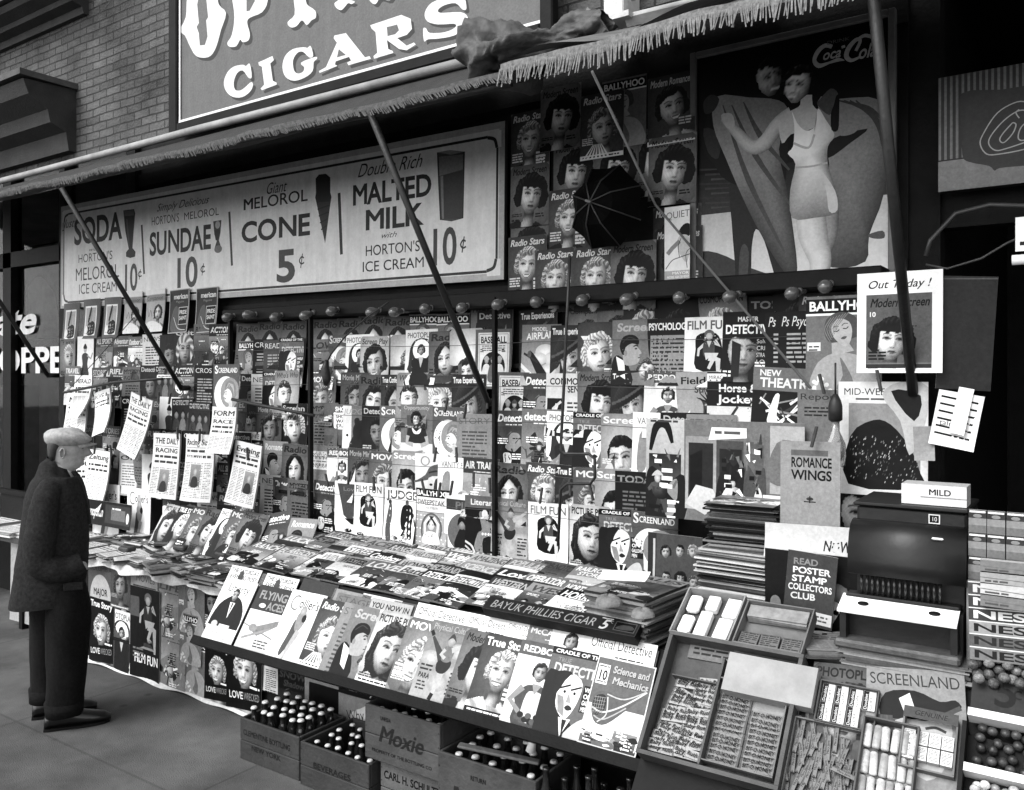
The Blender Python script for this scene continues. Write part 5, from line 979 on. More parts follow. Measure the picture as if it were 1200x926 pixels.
def height(me): return max(v.co.z for v in me.vertices)
def row(rname, Y, z, items, end, group, W=.24, tilt=0, dzr=.010, desc={}):
    pl = WY(Y); xs = [pl.uv(it[0], 440)[0] for it in items] + [pl.uv(end, 440)[0]]
    for i, it in enumerate(items):
        key, dz = it[1], it[2] if len(it) > 2 else 0
        me = M_(key); H = height(me); pitch_ = xs[i + 1] - xs[i]; yaw = min(.09, .0065 / max(.06, min(pitch_, .24))) if pitch_ < .245 else q_.uniform(-.01, .03)
        put(me, 'magazine', pl, xs[i], z + dz - H + q_.uniform(-dzr, dzr), 0, yaw, q_.uniform(-.02, .02), 'magazine with %s, %s from left in %s' % (DS[key], ORD[i], rname), group=group, pitch=tilt)
DS = dict(radio='centre-parted dark-haired woman', ballyhoo='black-banded title over drawn blonde', msc='dark bob beauty', rstars='smiling blonde', rstripe='striped collar', mrom='smiling dark-haired woman', screenland='face in white crescent', screenmoon='profile in crescent', film='seated pin-up on white', film2='seated pin-up on white', lady='dark dress and white halo', ladydark='dark dress and white halo', villain='glaring bald face', baseball='round picture of ball players', playp='laughing woman in profile', holly='narrow blonde portrait', filmwhite='white figure under dark band', curly='curly-haired face', grey='grey dim portrait', trueconf='dark close-up face', whos='man in profile', sbook='platinum blonde', texp='laughing woman in hat', movies='dreamy blonde', screencouple='man leaning to kiss woman', mystery='grey text cover', short='white badge of wave title', dogs='white and black shapes', dark1='dark man', child='girl reading', plain='plain grey type', psychol='pale title panel', redbook='woman in white dress', mirror='wavy blonde close up', smooth='pale profile with dark hair', hatw='woman in straw hat', vanity='pale sketch', airtrails='clouds and aircraft', detecd='black scene and white script', shadowt='white cover with grey wedge', judge='two standing figures', sweep='oval dancer portrait', king='round picture on white', literary='dark dancer', skater='leaping skater', pplay='long wavy-haired woman', model='diving aeroplane', psych='list of articles', mdet='stern man', ps='white handwriting on black', common='bold two-word title', fields='antlered deer', horse='white block title', theatre='white stage figures', cosmo='tilted blonde', companion='plain title strip', rural='pale-haired woman', darkhead='shadowed face', darktext='dark listing', standing='standing figures', ddet='hand raised man', grayt='grey type panel', puzz='dark crossword type', true='smiling girl on black', onsale='sale banner', pixie='pixie blonde on black', dogface='murky painted scene', couple2='kissing pair', sheaf='dense newsprint', oldman='old man', scarf='woman in headscarf', gent='shadowy gentleman', busy1='sports scene', busy2='explorers', busy3='outdoor scene', busy4='dark fight', busy5='travel scene', busy6='hunters', dettrio='three dark figures', american='white framed panel', comp2='baby and mother', ok='pale boxed type', slate='slate grey type', dancer='dancing woman', baselean='leaning ball player')
G1 = 'magazines on the rack, middle bay'; G2 = 'magazines on the rack, right bay'; G3 = 'magazines on the rack, left bay'; G0 = 'magazines on the narrow bay'
# narrow bay left of the first black post
row('narrow bay row below bulbs', 3.86, 2.36, [(278, 'radio'), (303, 'radio'), (330, 'radio')], 358, G0)
row('narrow bay second row', 3.84, 2.245, [(279, 'ballyhoo'), (297, 'puzz'), (310, 'grayt'), (328, 'villain')], 360, G0)
row('narrow bay third row', 3.82, 2.02, [(282, 'dark1'), (295, 'sheaf', -.02), (309, 'villain'), (324, 'whos', .01)], 360, G0)
row('narrow bay fourth row', 3.80, 1.81, [(281, 'onsale'), (302, 'grey'), (330, 'pixie')], 361, G0)
row('narrow bay fifth row', 3.78, 1.56, [(282, 'darktext'), (308, 'couple2'), (331, 'radio')], 361, G0)
row('narrow bay bottom row', 3.76, 1.335, [(283, 'busy2'), (306, 'sheaf'), (320, 'detecd'), (338, 'mystery')], 362, G0)
# middle bay
row('middle bay row below bulbs', 3.86, 2.365, [(366, 'radio'), (395, 'radio'), (422, 'radio'), (449, 'radio'), (478, 'ballyhoo', .0), (511, 'ballyhoo', .0), (553, 'msc', .03)], 588, G1)
row('middle bay second row', 3.84, 2.25, [(363, 'standing', -.01), (384, 'screenland'), (405, 'lady', .01), (423, 'playp'), (458, 'holly'), (476, 'ladydark', .02), (504, 'radio'), (528, 'filmwhite', .01)], 553, G1)
row('middle bay third row', 3.82, 2.01, [(363, 'movies'), (400, 'grey'), (421, 'curly'), (447, 'trueconf'), (466, 'whos'), (496, 'sbook'), (530, 'texp')], 566, G1)
row('middle bay fourth row', 3.80, 1.82, [(365, 'mystery'), (381, 'short'), (401, 'dogs'), (425, 'dark1'), (446, 'screenmoon'), (470, 'child'), (506, 'screenland'), (536, 'plain', -.03)], 572, G1)
row('middle bay fifth row', 3.78, 1.55, [(365, 'psychol'), (385, 'redbook'), (408, 'grey'), (433, 'mirror'), (460, 'smooth'), (488, 'hatw'), (513, 'vanity'), (543, 'airtrails')], 575, G1)
row('bottom counter row', 3.755, 1.345, [(367, 'detecd'), (393, 'shadowt'), (416, 'film'), (452, 'judge'), (487, 'sweep'), (521, 'king'), (546, 'literary'), (576, 'skater'), (620, 'film2'), (667, 'pplay', .005), (703, 'villain', .0), (738, 'screenland', -.01)], 772, G1)
# right bay
row('right bay row below bulbs', 3.86, 2.36, [(560, 'dark1'), (610, 'texp'), (665, 'companion', .0), (700, 'companion', .01), (731, 'rural', .01), (768, 'darkhead', .01), (818, 'cosmo', .02), (877, 'darktext'), (905, 'darkhead', .02), (935, 'rstars', 0)], 975, G2)
row('right bay second row', 3.84, 2.265, [(557, 'baseball', -.005), (612, 'model', .0), (645, 'texp'), (677, 'sbook'), (718, 'screencouple', .01), (757, 'psych', .01), (802, 'film', .02), (846, 'mdet', .02), (897, 'ps', .015), (912, 'ps', .015)], 948, G2)
row('right bay third row', 3.82, 2.02, [(581, 'baseball'), (612, 'detecd'), (640, 'common'), (678, 'msc'), (716, 'texp'), (755, 'redbook'), (793, 'fields'), (829, 'horse')], 882, G2)
row('right bay fourth row', 3.80, 1.815, [(581, 'detecd'), (612, 'ddet'), (640, 'lady'), (672, 'villain'), (705, 'smooth'), (741, 'vanity'), (775, 'dark1'), (805, 'plain')], 840, G2)
row('right bay fifth row', 3.78, 1.535, [(576, 'radio'), (615, 'rstars'), (650, 'texp'), (673, 'mirror'), (698, 'smooth'), (722, 'darktext')], 762, G2)
# larger, single items at the right of the rack
def single(key, Y, px, z, lb, W=None, yaw=0, roll=0, name='magazine', cat='magazine', mk=None, pitch=0):
    me = (mk or CV[key])().mesh(name, W or .24, .005, bend=(.0, .012, .004)); H = height(me); X = WY(Y).uv(px, 440)[0]
    return put(me, name, WY(Y), X, z - H, 0, yaw, roll, lb, cat, pitch=pitch)
single('theatre', 3.74, 880, 2.04, 'leaning magazine with white stage figures under a slab title', W=.27, roll=.05)
single('ballyhoo', 3.68, 945, 2.33, 'larger drawn blonde magazine left of the announcement card', W=.30)
def outtoday():
    A = Art(1.28, .93); A.text('Out Today !', .12, 1.08, .1, .1, w=.74, it=.3, b=.01); A.rect(.11, .06, .88, 1.0, .42)
    B = portrait('', .45, .1, 'bob', .05, .87, turn=.25, r=.33, cy=.45, cx=.40, dr=.08, a=.94)
    for P, T, c in [l for l in B.L[1:] if max(p[0] for p in l[0]) < 1.2]: A.L.append(([(.11 + x * .77, .06 + y * .77 * .98) for x, y in P], T, c))
    A.text('Modern Screen', .15, .84, .11, .1, w=.7, it=.3, b=.02); A.text('10', .14, .72, .06, .9, b=.02); A.rect(0, .0, 1, .055, .93); A.rect(.11, .06, .88, .11, .25); return A
single('', 3.56, 1005, 2.40, 'white card announcing a dark bob beauty magazine behind the awning arm', W=.305, name='poster', cat='poster', mk=outtoday)
def midweek():
    A = Art(1.36, .86); A.text('MID-WEEK', .06, 1.2, .08, .15, w=.55); A.greek(.2, 1.14, .6, 1, .05, .4, random.Random(2)); A.rect(.12, .12, .92, 1.1, .6); A.sp([(.12, .12), (.14, .7), (.4, .9), (.6, .85), (.8, .6), (.92, .3), (.92, .12)], .12)
    for k in range(170): q = random.Random(k); x, y = q.uniform(.14, .9), q.uniform(.14, .7); A.line([(x, y), (x + .008, y + .022)], .008, q.choice((.55, .75, .35)))
    A.sp([(.5, 1.2), (.7, .9), (.8, .5), (.95, .8), (1.0, 1.3), (.7, 1.36)], .75); A.sp([(.6, 1.25), (.85, .9), (.92, 1.2)], .15); return A
single('', 3.60, 983, 1.975, 'large picture newspaper with a dark crowd photo clipped below the card', W=.33, name='newspaper', cat='newspaper', mk=midweek)
single('', 3.66, 935, 1.94, 'buff paper clipped left of the bottle', W=.18, name='brochure', cat='brochure', mk=lambda: textc('Report', .5, .25, 3, b=0))
def romance():
    A = Art(1.55, .62)
    for k, (t, y) in enumerate((('ROMANCE', 1.1), ('WINGS', .88))): A.text(t, .18, y, .17, .12, w=.68, b=.028)
    A.rect(.05, .05, .95, .07, .4); A.ell(.5, .55, .06, .03, .3); A.line([(.4, .5), (.6, .5)], .02, .2); A.line([(.5, .48), (.5, .6)], .02, .2); A.rect(.18, 1.3, .8, 1.4, .45); return A
single('', 3.42, 915, 1.74, 'pale book with two bold dark title words clipped above the bookstack', W=.225, name='book', cat='book', mk=romance, yaw=.1)
single('', 3.62, 968, 1.56, 'smiling bespectacled man magazine above the black machine', W=.28, mk=lambda: portrait('', .2, .8, 'man', .12, .78, r=.42, cy=.75, smile=1, dr=.85, a=1.2))
# garment-catalogue style box between the rows
def catbox():
    A = Art(.62, .5); A.rect(.0, .0, .26, .62, .62, .75); pscene(A, 23, (.2, .4, .6, .8), .02, .02, .24, .4, 1); A.curve([(.03, .42), (.07, .57), (.14, .58), (.18, .47)], [.02, .05, .05, .02], .1); A.greek(.03, .6, .2, 1, .03, .3, random.Random(8)); A.rect(.27, .07, .47, .52, .72, .6); A.rect(.29, .1, .45, .48, .22); A.poly([(.3, .1), (.3, .4), (.38, .44), (.38, .1)], .1); A.poly([(.27, .1), (.34, .22), (.45, .2), (.5, .1), (.4, .04)], .8); A.rect(.47, .04, .64, .5, .36); pscene(A, 15, (.2, .3, .45, .6), .49, .06, .63, .45, 1); pscene(A, 17, (.3, .4, .5), .66, .05, .76, .5, 0); A.poly([(.42, .5), (.66, .52), (.66, .58), (.44, .58)], .9); A.greek(.46, .54, .16, 1, .04, .4, random.Random(1)); A.rect(.8, .2, 1, .6, .7); A.sp([(.78, .3), (.84, .5), (.95, .5), (.96, .35), (.88, .25)], .5); A.rect(.76, .08, 1, .19, .9); A.text('NOW ON SALE', .8, .1, .06, .1, w=.19, b=.02); return A
single('', 3.62, 758, 1.80, 'wide glossy catalogue folder with interior pictures under the deer magazine', W=.72, name='catalogue', cat='catalogue', mk=catbox)
def facesbox():
    A = Art(1.0, .35)
    for x, y, st, hc in ((.34, .68, 'wave', .1), (.6, .72, 'man', .08), (.84, .74, 'blonde', .5), (.36, .24, 'man', .15), (.62, .26, 'bob', .07), (.86, .22, 'wave', .3)): face(A, x, y, .11, st, hc, .68, ang=random.Random(int(x * 99)).uniform(-.2, .2), body=False, turn=x - .5)
    A.rect(.0, .0, .16, 1, .25); A.rect(.1, .1, .14, .9, .75); return A
single('', 3.5, 760, 1.30, 'dark folder printed with several small faces at end of bottom row', W=.255, name='folder', cat='folder', mk=facesbox)
# ---------------------------------------------------------------- left bay of the rack
def threeup():
    A = Art(1.36, .42); A.rect(.16, .1, .84, 1.12, .93); A.rect(.22, .15, .8, 1.06, .7); A.sp([(.35, .15), (.4, .55), (.6, .6), (.78, .5), (.78, .15)], .1); A.sp([(.42, .6), (.5, 1.0), (.62, .98), (.6, .6)], .65); A.sp([(.36, .6), (.5, 1.06), (.58, 1.02), (.46, .6)], .12); A.ell(.3, .3, .08, .14, .9); return A
CV['threeup'] = threeup; DS['threeup'] = 'white framed dancer on grey card'
row('topmost left row', 3.85, 2.64, [(75, 'threeup', -.03), (98, 'threeup', -.02), (122, 'threeup'), (146, 'comp2', .01), (172, 'comp2', .01), (200, 'american'), (231, 'american')], 263, G3)
row('left bay second row', 3.83, 2.31, [(72, 'oldman', .0), (91, 'dancer', .01), (113, 'busy1'), (133, 'busy2'), (150, 'busy3'), (168, 'sheaf'), (188, 'gent'), (205, 'scarf', .03), (228, 'baselean', .06), (246, 'busy4', .05)], 274, G3)
row('left bay third row', 3.81, 2.07, [(76, 'busy5'), (108, 'dogface'), (127, 'busy6'), (145, 'mystery'), (165, 'dark1'), (183, 'dettrio'), (205, 'busy4'), (228, 'puzz'), (250, 'dark1')], 276, G3)
row('left bay fourth row', 3.79, 1.83, [(82, 'busy6'), (115, 'dark1'), (143, 'puzz'), (165, 'dogface'), (187, 'dancer', .01), (203, 'dettrio'), (222, 'dettrio', -.01), (250, 'busy1'), (262, 'busy5')], 280, G3)
row('left bay fifth row', 3.77, 1.60, [(92, 'darktext'), (120, 'dogface'), (143, 'busy4'), (158, 'gent'), (172, 'busy6'), (190, 'dark1'), (215, 'puzz'), (250, 'busy2'), (268, 'dark1')], 285, G3)
row('left bay seventh row', 3.70, 1.20, [(190, 'busy2'), (212, 'dark1'), (232, 'sheaf'), (255, 'busy6'), (275, 'rstars')], 300, G3)
row('left bay sixth row', 3.74, 1.40, [(84, 'sheaf', .02), (103, 'sheaf', .02), (141, 'ok'), (155, 'slate'), (167, 'dancer'), (200, 'busy4'), (225, 'dark1'), (255, 'busy1')], 280, G3)
single('screenland', 3.66, 251, 2.075, 'crescent face magazine hung forward over the narrow bay edge', W=.27)
single('', 3.70, 110, 1.155, 'white weekly with big curled initial in the shelf rack by the man', W=.34, mk=lambda: colliers(), yaw=.05)
single('', 3.69, 150, 1.155, 'second white weekly with big curled initial, right one of the shelf rack', W=.30, mk=lambda: colliers())
def strip():
    A = Art(.28, .15); A.text('Cosmopolitan', .05, .1, .11, .9, w=.38, it=.3, b=.02); A.rect(.48, .04, .98, .25, .3); A.rect(.6, .08, .88, .2, .5); A.greek(.62, .2, .2, 1, .04, .9, random.Random(1)); A.ell(.93, .12, .03, .06, .85); return A
single('', 3.60, 98, 1.045, 'dark shelf sign with white script title beside the man', W=.66, name='shelf_sign', cat='sign', mk=strip)
NP = 'newspapers hung on the rack'
for px, z, W, Y, s, lb, ro, s2 in ((90, 2.0, .235, 3.68, 'HERALD', 'blank-looking white newspaper clipped above the man\'s cap', .0, None), (80, 1.86, .28, 3.70, 'NEWS', 'crumpled white newspaper behind the man\'s cap', .06, None), (116, 1.86, .20, 3.66, 'POST', 'white folded newspaper twisted to the right of the man\'s cap', -.22, None), (146, 1.89, .26, 3.66, 'THE DAILY', 'curled racing newspaper with a bent corner above the big one', .22, 'RACING'), (183, 1.585, .27, 3.64, 'THE DAILY', 'big racing newspaper with horse photograph', .0, 'RACING'), (219, 1.59, .27, 3.635, 'Racing Star', 'big newspaper with small portrait photo, right of the racing one', -.02, None), (250, 1.79, .22, 3.62, 'FORM', 'folded racing form hung under the crescent magazine', .0, 'RACE'), (273, 1.575, .24, 3.63, 'Evening', 'slanting newspaper with small photo in the narrow bay', .1, None), (104, 1.42, .27, 3.67, 'Zeitung', 'white foreign newspaper behind the man\'s nose', .02, None), (92, 1.36, .3, 3.685, 'Journal', 'white newspaper lower behind the man\'s chin', -.03, None)):
    me = newsp(s, hash_s(lb), 1.45 if px not in (250, 90) else 1.2, photo=px in (183, 219, 273), s2=s2, bg=.93 if px < 120 else .84).mesh('newspaper', W * 1.16, .012, bend=(q_.uniform(-.035, .03), .06, q_.uniform(-.03, .05)))
    put(me, 'newspaper', WY(Y), WY(Y).uv(px, 440)[0], z - height(me), 0, q_.uniform(-.06, .06), ro, lb, 'newspaper', NP)
# front row of the left counter, leaning back
LT = Plane((0, 3.48, .80), (0, .16, .30))
for i, (px, key, lb) in enumerate(((187, 'pplay', 'leftmost leaning magazine on the left counter, long-haired woman'), (204, 'true', 'leaning magazine on left counter with smiling fair girl'), (222, 'mirror', 'leaning magazine on left counter with wavy blonde'), (238, 'curly', 'leaning magazine on left counter with curly dark-haired face'), (256, 'lady', 'leaning magazine on left counter with pale halo figure'), (270, 'mirror', 'leaning magazine on left counter beside the dark bob'), (285, 'msc', 'large leaning dark bob magazine at right end of left counter'))):
    X = LT.uv(px, 610)[0]; put(M_(key), 'magazine', LT, X, .0 + .004 * i, .01 + .002 * i, .04, .05, lb, group='leaning magazines on the left counter')
for px, key, lb, ro in ((313, 'detecd', 'fallen dark detective magazine right of the big dark bob one', -.25), (338, 'couple2', 'narrow romance magazine beside the first black post', -.05)):
    put(M_(key), 'magazine', LT, LT.uv(px, 622)[0], .02, .0, .0, ro, lb)
# ---------------------------------------------------------------- covers beside the umbrella
pl = WY(3.9)
CVS = [(600, 135, 'rstars', 48, 'rstars at top left of the umbrella'), (635, 107, 'msc', 40, ''), (683, 115, 'rstripe', 52, ''), (707, 98, 'ballyhoo', 55, ''), (762, 95, 'mrom', 53, ''), (650, 170, 'msc', 40, ''), (698, 165, 'msc', 47, ''), (742, 155, 'msc', 36, ''), (763, 165, 'msc', 52, ''), (600, 197, 'msc', 45, ''), (600, 257, 'msc', 45, ''), (600, 280, 'rstars', 35, ''), (645, 225, 'rstars', 30, ''), (632, 295, 'rstars', 46, ''), (678, 292, 'rstars', 44, ''), (721, 287, 'msc', 51, ''), (767, 245, 'mrom', 28, ''), (769, 270, 'mrom', 28, '')]
LBS = ['smiling blonde cover at the far left of the umbrella display, upper one', 'dark bob cover above left of the umbrella', 'striped collar cover just above the umbrella', 'drawn blonde cover with white title band above the umbrella', 'smiling dark-haired romance cover at top right of the umbrella display', 'dark bob cover touching the umbrella at its upper left', 'dark bob cover whose eyes peep over the umbrella', 'dark bob cover half hidden right above the umbrella', 'large dark bob cover right of the umbrella', 'dark bob cover left of the umbrella at the display edge', 'dark bob cover showing only its title strip, lower left edge', 'smiling blonde cover at the bottom left corner of the umbrella display', 'smiling blonde cover half hidden left under the umbrella', 'smiling blonde cover in the bottom row, second from left', 'smiling blonde cover in the bottom row below the umbrella', 'dark bob cover in the bottom row right of the blondes', 'dark romance cover strip beside the white noise poster, upper', 'dark romance cover strip beside the white noise poster, lower']
for i, ((px, py, key, wd, _), lb) in enumerate(zip(CVS, LBS)):
    X0, v1 = pl.uv(px, py); me = cover(key + 'flat', CV[key], W=.25, bends=(0, .006, 0), t=.003); off = [.004, .012, .02, .014, .024, .006, .012, .009, .03, .012, .006, .03, .014, .036, .042, .05, .012, .02][i]
    put(me, 'magazine', pl, X0, v1 - height(me), off, .0, q_.uniform(-.01, .01), lb, group='magazine covers round the umbrella')
def quiet():
    A = Art(3.0, .93); A.text('QUIET', .06, 2.55, .25, .5, w=.94, rise=.05); A.sp([(.55, 2.0), (.75, 2.3), (1.0, 2.3), (1.0, 1.9), (.8, 1.85)], .12); A.sp([(.6, 1.9), (.5, 1.6), (.62, 1.2), (.9, .9), (1.0, 1.6), (.9, 1.9)], .8); A.line([(.6, 1.7), (.3, 1.45), (.12, 1.25)], .16, .6); A.curve([(.05, .7), (.3, 1.0), (.6, 1.1), (1, 1.2)], .03, .3); A.curve([(.6, 1.1), (.55, 1.5), (.66, 1.8)], .025, .3); A.curve([(.9, .7), (.85, 1.2), (1, 1.4)], .025, .35); A.rect(0, .3, 1, .62, .72); A.text('MAYOR', .3, .48, .1, .95, w=.66, b=.02); A.text('NOISE ABATEMENT', .1, .34, .09, .95, w=.88, b=.02); return A
X0, v1 = pl.uv(785, 246); me = quiet().mesh('poster', .13, .003); put(me, 'poster', pl, X0, v1 - height(me), .06, 0, 0, 'narrow white poster calling for quiet left of the beach poster', 'poster')
b_ = MB().box((-2.42, 3.905, 2.45), (-1.56, 3.925, 3.5)).obj('display_board', BLACK); tag(b_, 'dark board behind the covers round the umbrella', 'board')
# ---------------------------------------------------------------- bulbs, wires, clothes pins
bl = empty('light_bulb', Matrix.Translation((0, 0, 0))); 
MB().lathe([(.0, -.098), (.012, -.097), (.024, -.088), (.0315, -.07), (.032, -.055), (.028, -.036), (.018, -.012), (.0145, 0)][::-1], 16).obj('glass', mat('bulb_glass', .07, .2, 30, .1, spec=.7), bl)
s_ = MB(); s_.lathe([(.0155, .0), (.017, .004), (.017, .02), (.0145, .024), (.0145, .034), (.019, .036), (.019, .05), (.012, .055)], 14); s_.obj('socket', mat('socket_brass', .12, .4, metal=.3), bl)
p_ = MB().tube([(.03 * math.cos(a / 10 * 2 * math.pi) + .035, .0, .05 + .016 * math.sin(a / 10 * 2 * math.pi)) for a in range(11)], .008, 6); p_.obj('socket_ring', mat('ring_porcelain', .4, .4), bl)
BX = [(266, 372), (290, 369), (322, 372), (357, 370), (388, 365), (435, 366), (462, 366), (498, 362), (541, 361), (583, 357), (628, 354), (682, 352), (734, 351), (796, 349), (855, 348), (928, 344), (967, 336)]
BWH = ['first bulb from the left on the lamp rail, beside the white framed panels'] + ['%s light bulb from the left along the lamp rail' % ORD[i] for i in range(1, 17)]
for i, (px, py) in enumerate(BX):
    o = bl if i == 0 else copy_tree(bl); h = WY(3.66).hit(px, py); ax = Vector((.1 + q_.uniform(-.2, .2), .9, .25 + q_.uniform(-.12, .12)))
    o.matrix_world = Matrix.Translation(h) @ ax.to_track_quat('Z', 'Y').to_matrix().to_4x4() @ Matrix.Scale(.92, 4) @ Matrix.Translation((0, 0, .06)); tag(o, BWH[i], 'light bulb', 'light bulbs along the lamp rail')
WIRE = mat('wire_steel', .05, .4, metal=.5)
for i, (z, y, x0, x1) in enumerate(((2.18, 3.80, -5.6, -.8), (1.945, 3.78, -5.6, -.8), (1.755, 3.76, -5.3, -1.0), (1.49, 3.735, -5.2, -1.6), (1.28, 3.72, -4.5, -1.6))):
    n = 24; o = MB().tube([(x0 + (x1 - x0) * k / n, y, z - .012 * math.sin(k / n * 9) ** 2) for k in range(n + 1)], .0016, 4).obj('wire', WIRE); tag(o, 'thin wire holding back the rack magazines, %s from top' % ORD[i], 'wire', 'wires across the rack')
pn = empty('clothes_pin', None); MB().box((-.0055, -.007, -.042), (.0055, -.002, .042), bev=.0015).box((-.0055, .002, -.042), (.0055, .007, .042), bev=.0015).obj('prongs', mat('pin_wood', .03, .7, 30, .4), pn); MB().tube([(-.007, 0, .008), (.007, 0, .008)], .0045, 8).obj('spring', WIRE, pn)
PINS = [(322, 572), (383, 563), (409, 560), (438, 567), (457, 562), (484, 566), (496, 570), (515, 574), (529, 572), (574, 569), (571, 470), (545, 482), (523, 475), (510, 533), (535, 533), (607, 579), (634, 581), (668, 571), (693, 577), (127, 468), (165, 463), (186, 466), (199, 467), (208, 508), (234, 510), (290, 532), (247, 524), (111, 526), (130, 528), (149, 530), (160, 528), (1030, 446), (963, 450), (954, 512), (555, 562), (470, 558)]
for i, (px, py) in enumerate(PINS):
    o = pn if i == 0 else copy_tree(pn); Y = 3.71 if 300 < px < 720 else (3.60 if px < 300 else (3.52 if px > 1000 else 3.40 if py > 500 else 3.62)); h = WY(Y).hit(px, py)
    o.matrix_world = Matrix.Translation(h) @ Matrix.Rotation(q_.uniform(-.3, .3) + (1.45 if px == 247 else 0), 4, 'Y') @ Matrix.Rotation(q_.uniform(-.3, .3), 4, 'Z'); tag(o, 'small dark wooden clothes pin clipping a hanging paper to the rack', 'clothes pin', 'clothes pins on the rack')
o = MB().tube([WY(3.62).hit(*p) for p in ((455, 354), (430, 372), (404, 395), (388, 415), (383, 425))], .005, 6).obj('cord', IRON); tag(o, 'black cord looping from the lamp rail to a dark weight', 'cord')
o = MB().tube([WY(3.6).hit(*p) for p in ((383, 422), (381, 432), (383, 444), (382, 452))], [.012, .026, .028, .014], 10).obj('cord_weight', IRON); tag(o, 'dark weight knotted at the cord end in the middle bay', 'weight')
for pts, lb in ((((75, 460), (100, 455), (135, 448), (190, 444)), 'dark iron bar jutting toward the left window'), (((82, 455), (110, 425), (157, 372)), 'thin wire slanting over the left bay magazines'), (((272, 468), (310, 476), (368, 487)), 'short dark slat across the narrow bay')):
    o = MB().tube([WY(3.6).hit(*p) for p in pts], .011 if 'wire' not in lb else .003, 6).obj('iron_bar' if 'iron' in lb else 'wire' if 'wire' in lb else 'slat', IRON); tag(o, lb, 'bar' if 'iron' in lb else 'wire' if 'wire' in lb else 'slat')
# ---------------------------------------------------------------- counters
def sheetmat():
    return mat('counter_boards', .03, .7, 6, .4, .3)
lt = empty('counter', Matrix.Translation((-5.1, 3.3, 0))); tag(lt, 'left counter heaped with newspapers, its front papered with magazine covers', 'counter')
under(MB().box((-6.15, 3.24, .70), (-4.0, 3.9, .735)).obj('counter_top', sheetmat(), lt), lt)
under(MB().box((-6.12, 3.275, .03), (-3.0, 3.30, .70)).box((-6.12, 3.30, .03), (-6.09, 3.9, .7)).obj('front_board', DARKWOOD, lt), lt)
for x in (-6.08, -4.05):
    for y in (3.31, 3.85): under(MB().box((x, y, 0), (x + .05, y + .05, .70)).obj('leg', DARKWOOD), lt)
# newspaper apron hanging over the edge
def apron(u, v):
    x = -6.0 + 1.95 * u; w_ = .012 * math.sin(u * 31) + .01 * math.sin(u * 67)
    if v < .5: return Vector((x, 3.42 - .2 * (v / .5), .742 + .006 * math.sin(u * 40 + v * 9)))
    t = (v - .5) / .5; return Vector((x, 3.22 + .005 - .02 * t + w_ * t, .742 - (.035 + .025 * math.sin(u * 13) ** 2) * t))
def newsmat():
    m = mat('newsprint_sheet', .5, .8, 40, .2, .3); return m
o = MB().grid(apron, 90, 6).obj('newspaper_apron', newsmat()); tag(o, 'newspaper sheets hanging in a wavy edge over the left counter front', 'newspaper')
SD = empty('display_stand', Matrix.Translation((-2.7, 3.0, 0))); tag(SD, 'long sloping black display stand holding the bright front magazines', 'display stand')
s1 = Plane((0, 2.85, .60), (0, .21, .34))
def s1box(x0, x1, v0, v1, o0, o1):
    mb = MB(); V = [s1.at(x, v, o) for o in (o0, o1) for (x, v) in ((x0, v0), (x1, v0), (x1, v1), (x0, v1))]
    return mb.add(V, [(3, 2, 1, 0), (4, 5, 6, 7), (0, 1, 5, 4), (1, 2, 6, 5), (2, 3, 7, 6), (3, 0, 4, 7)])
under(s1box(-3.98, -1.36, -.02, .40, -.04, -.016).obj('sloping_board', BLACK), SD)
under(s1box(-3.99, -1.35, -.055, -.012, -.03, .045).obj('front_lip', mat('lip_wood', .004, .6, 8, .4, .3, spec=.1)), SD)
under(MB().box((-3.98, 3.06, .87), (-1.25, 3.93, .905)).obj('counter_top', sheetmat()), SD)
under(MB().box((-3.97, 3.30, .02), (-1.3, 3.33, .87)).box((-1.36, 2.88, .0), (-1.31, 3.3, .6)).box((-3.97, 3.05, .45), (-1.3, 3.29, .48)).obj('under_frame', BLACK), SD)  # includes a black back board standing in for the darkness under the display
GF = 'magazines along the display stand front'
FR = [(241, 744, 'libman', 'seated man in dark suit, leftmost'), (278, 757, 'flying', 'dark title block over aeroplane'), (315, 767, 'colliers', 'big initial and grey figure on white'), (352, 776, 'rstripe', 'striped collar woman'), (377, 783, 'plain', 'plain grey squares'), (389, 786, 'screencouple', 'man kissing a woman'), (420, 794, 'pplay', 'long-haired woman looking up'), (455, 804, 'movieb', 'fair smiling woman'), (483, 812, 'skater', 'leaping skater'), (522, 823, 'msc', 'dark bob'), (547, 829, 'truew', 'laughing girl in white'), (589, 841, 'redbook', 'woman with bouquet'), (627, 852, 'villain', 'glaring bald villain'), (680, 866, 'science', 'streamlined vehicle, rightmost')]
CV.update(libman=libman, flying=flying, colliers=colliers, science=sciencem, movieb=PP('MOVIES', .6, .92, 'blonde', .62, .84, smile=1, b=.02, r=.44, cy=.5, dr=.85), truew=PP('True Story', .4, .95, 'blonde', .66, .83, smile=1, b=.028, r=.33, cy=.72, dr=.9))
fx = [s1.uv(p[0], p[1])[0] for p in FR] + [-1.40]
for i, (px, py, key, lb) in enumerate(FR):
    me = cover(key + 'front', CV[key], W=.245, bends=(q_.uniform(-.002, .002), .003, q_.choice((0, .004))), t=.005); p_ = fx[i + 1] - fx[i]; H = height(me); me2 = me
    put(me2, 'magazine', s1, fx[i], -.010, .014, min(.08, .008 / max(.08, p_)) if p_ < .25 else .01, q_.uniform(-.012, .012), 'front magazine on the display stand, %s' % lb, group=GF)
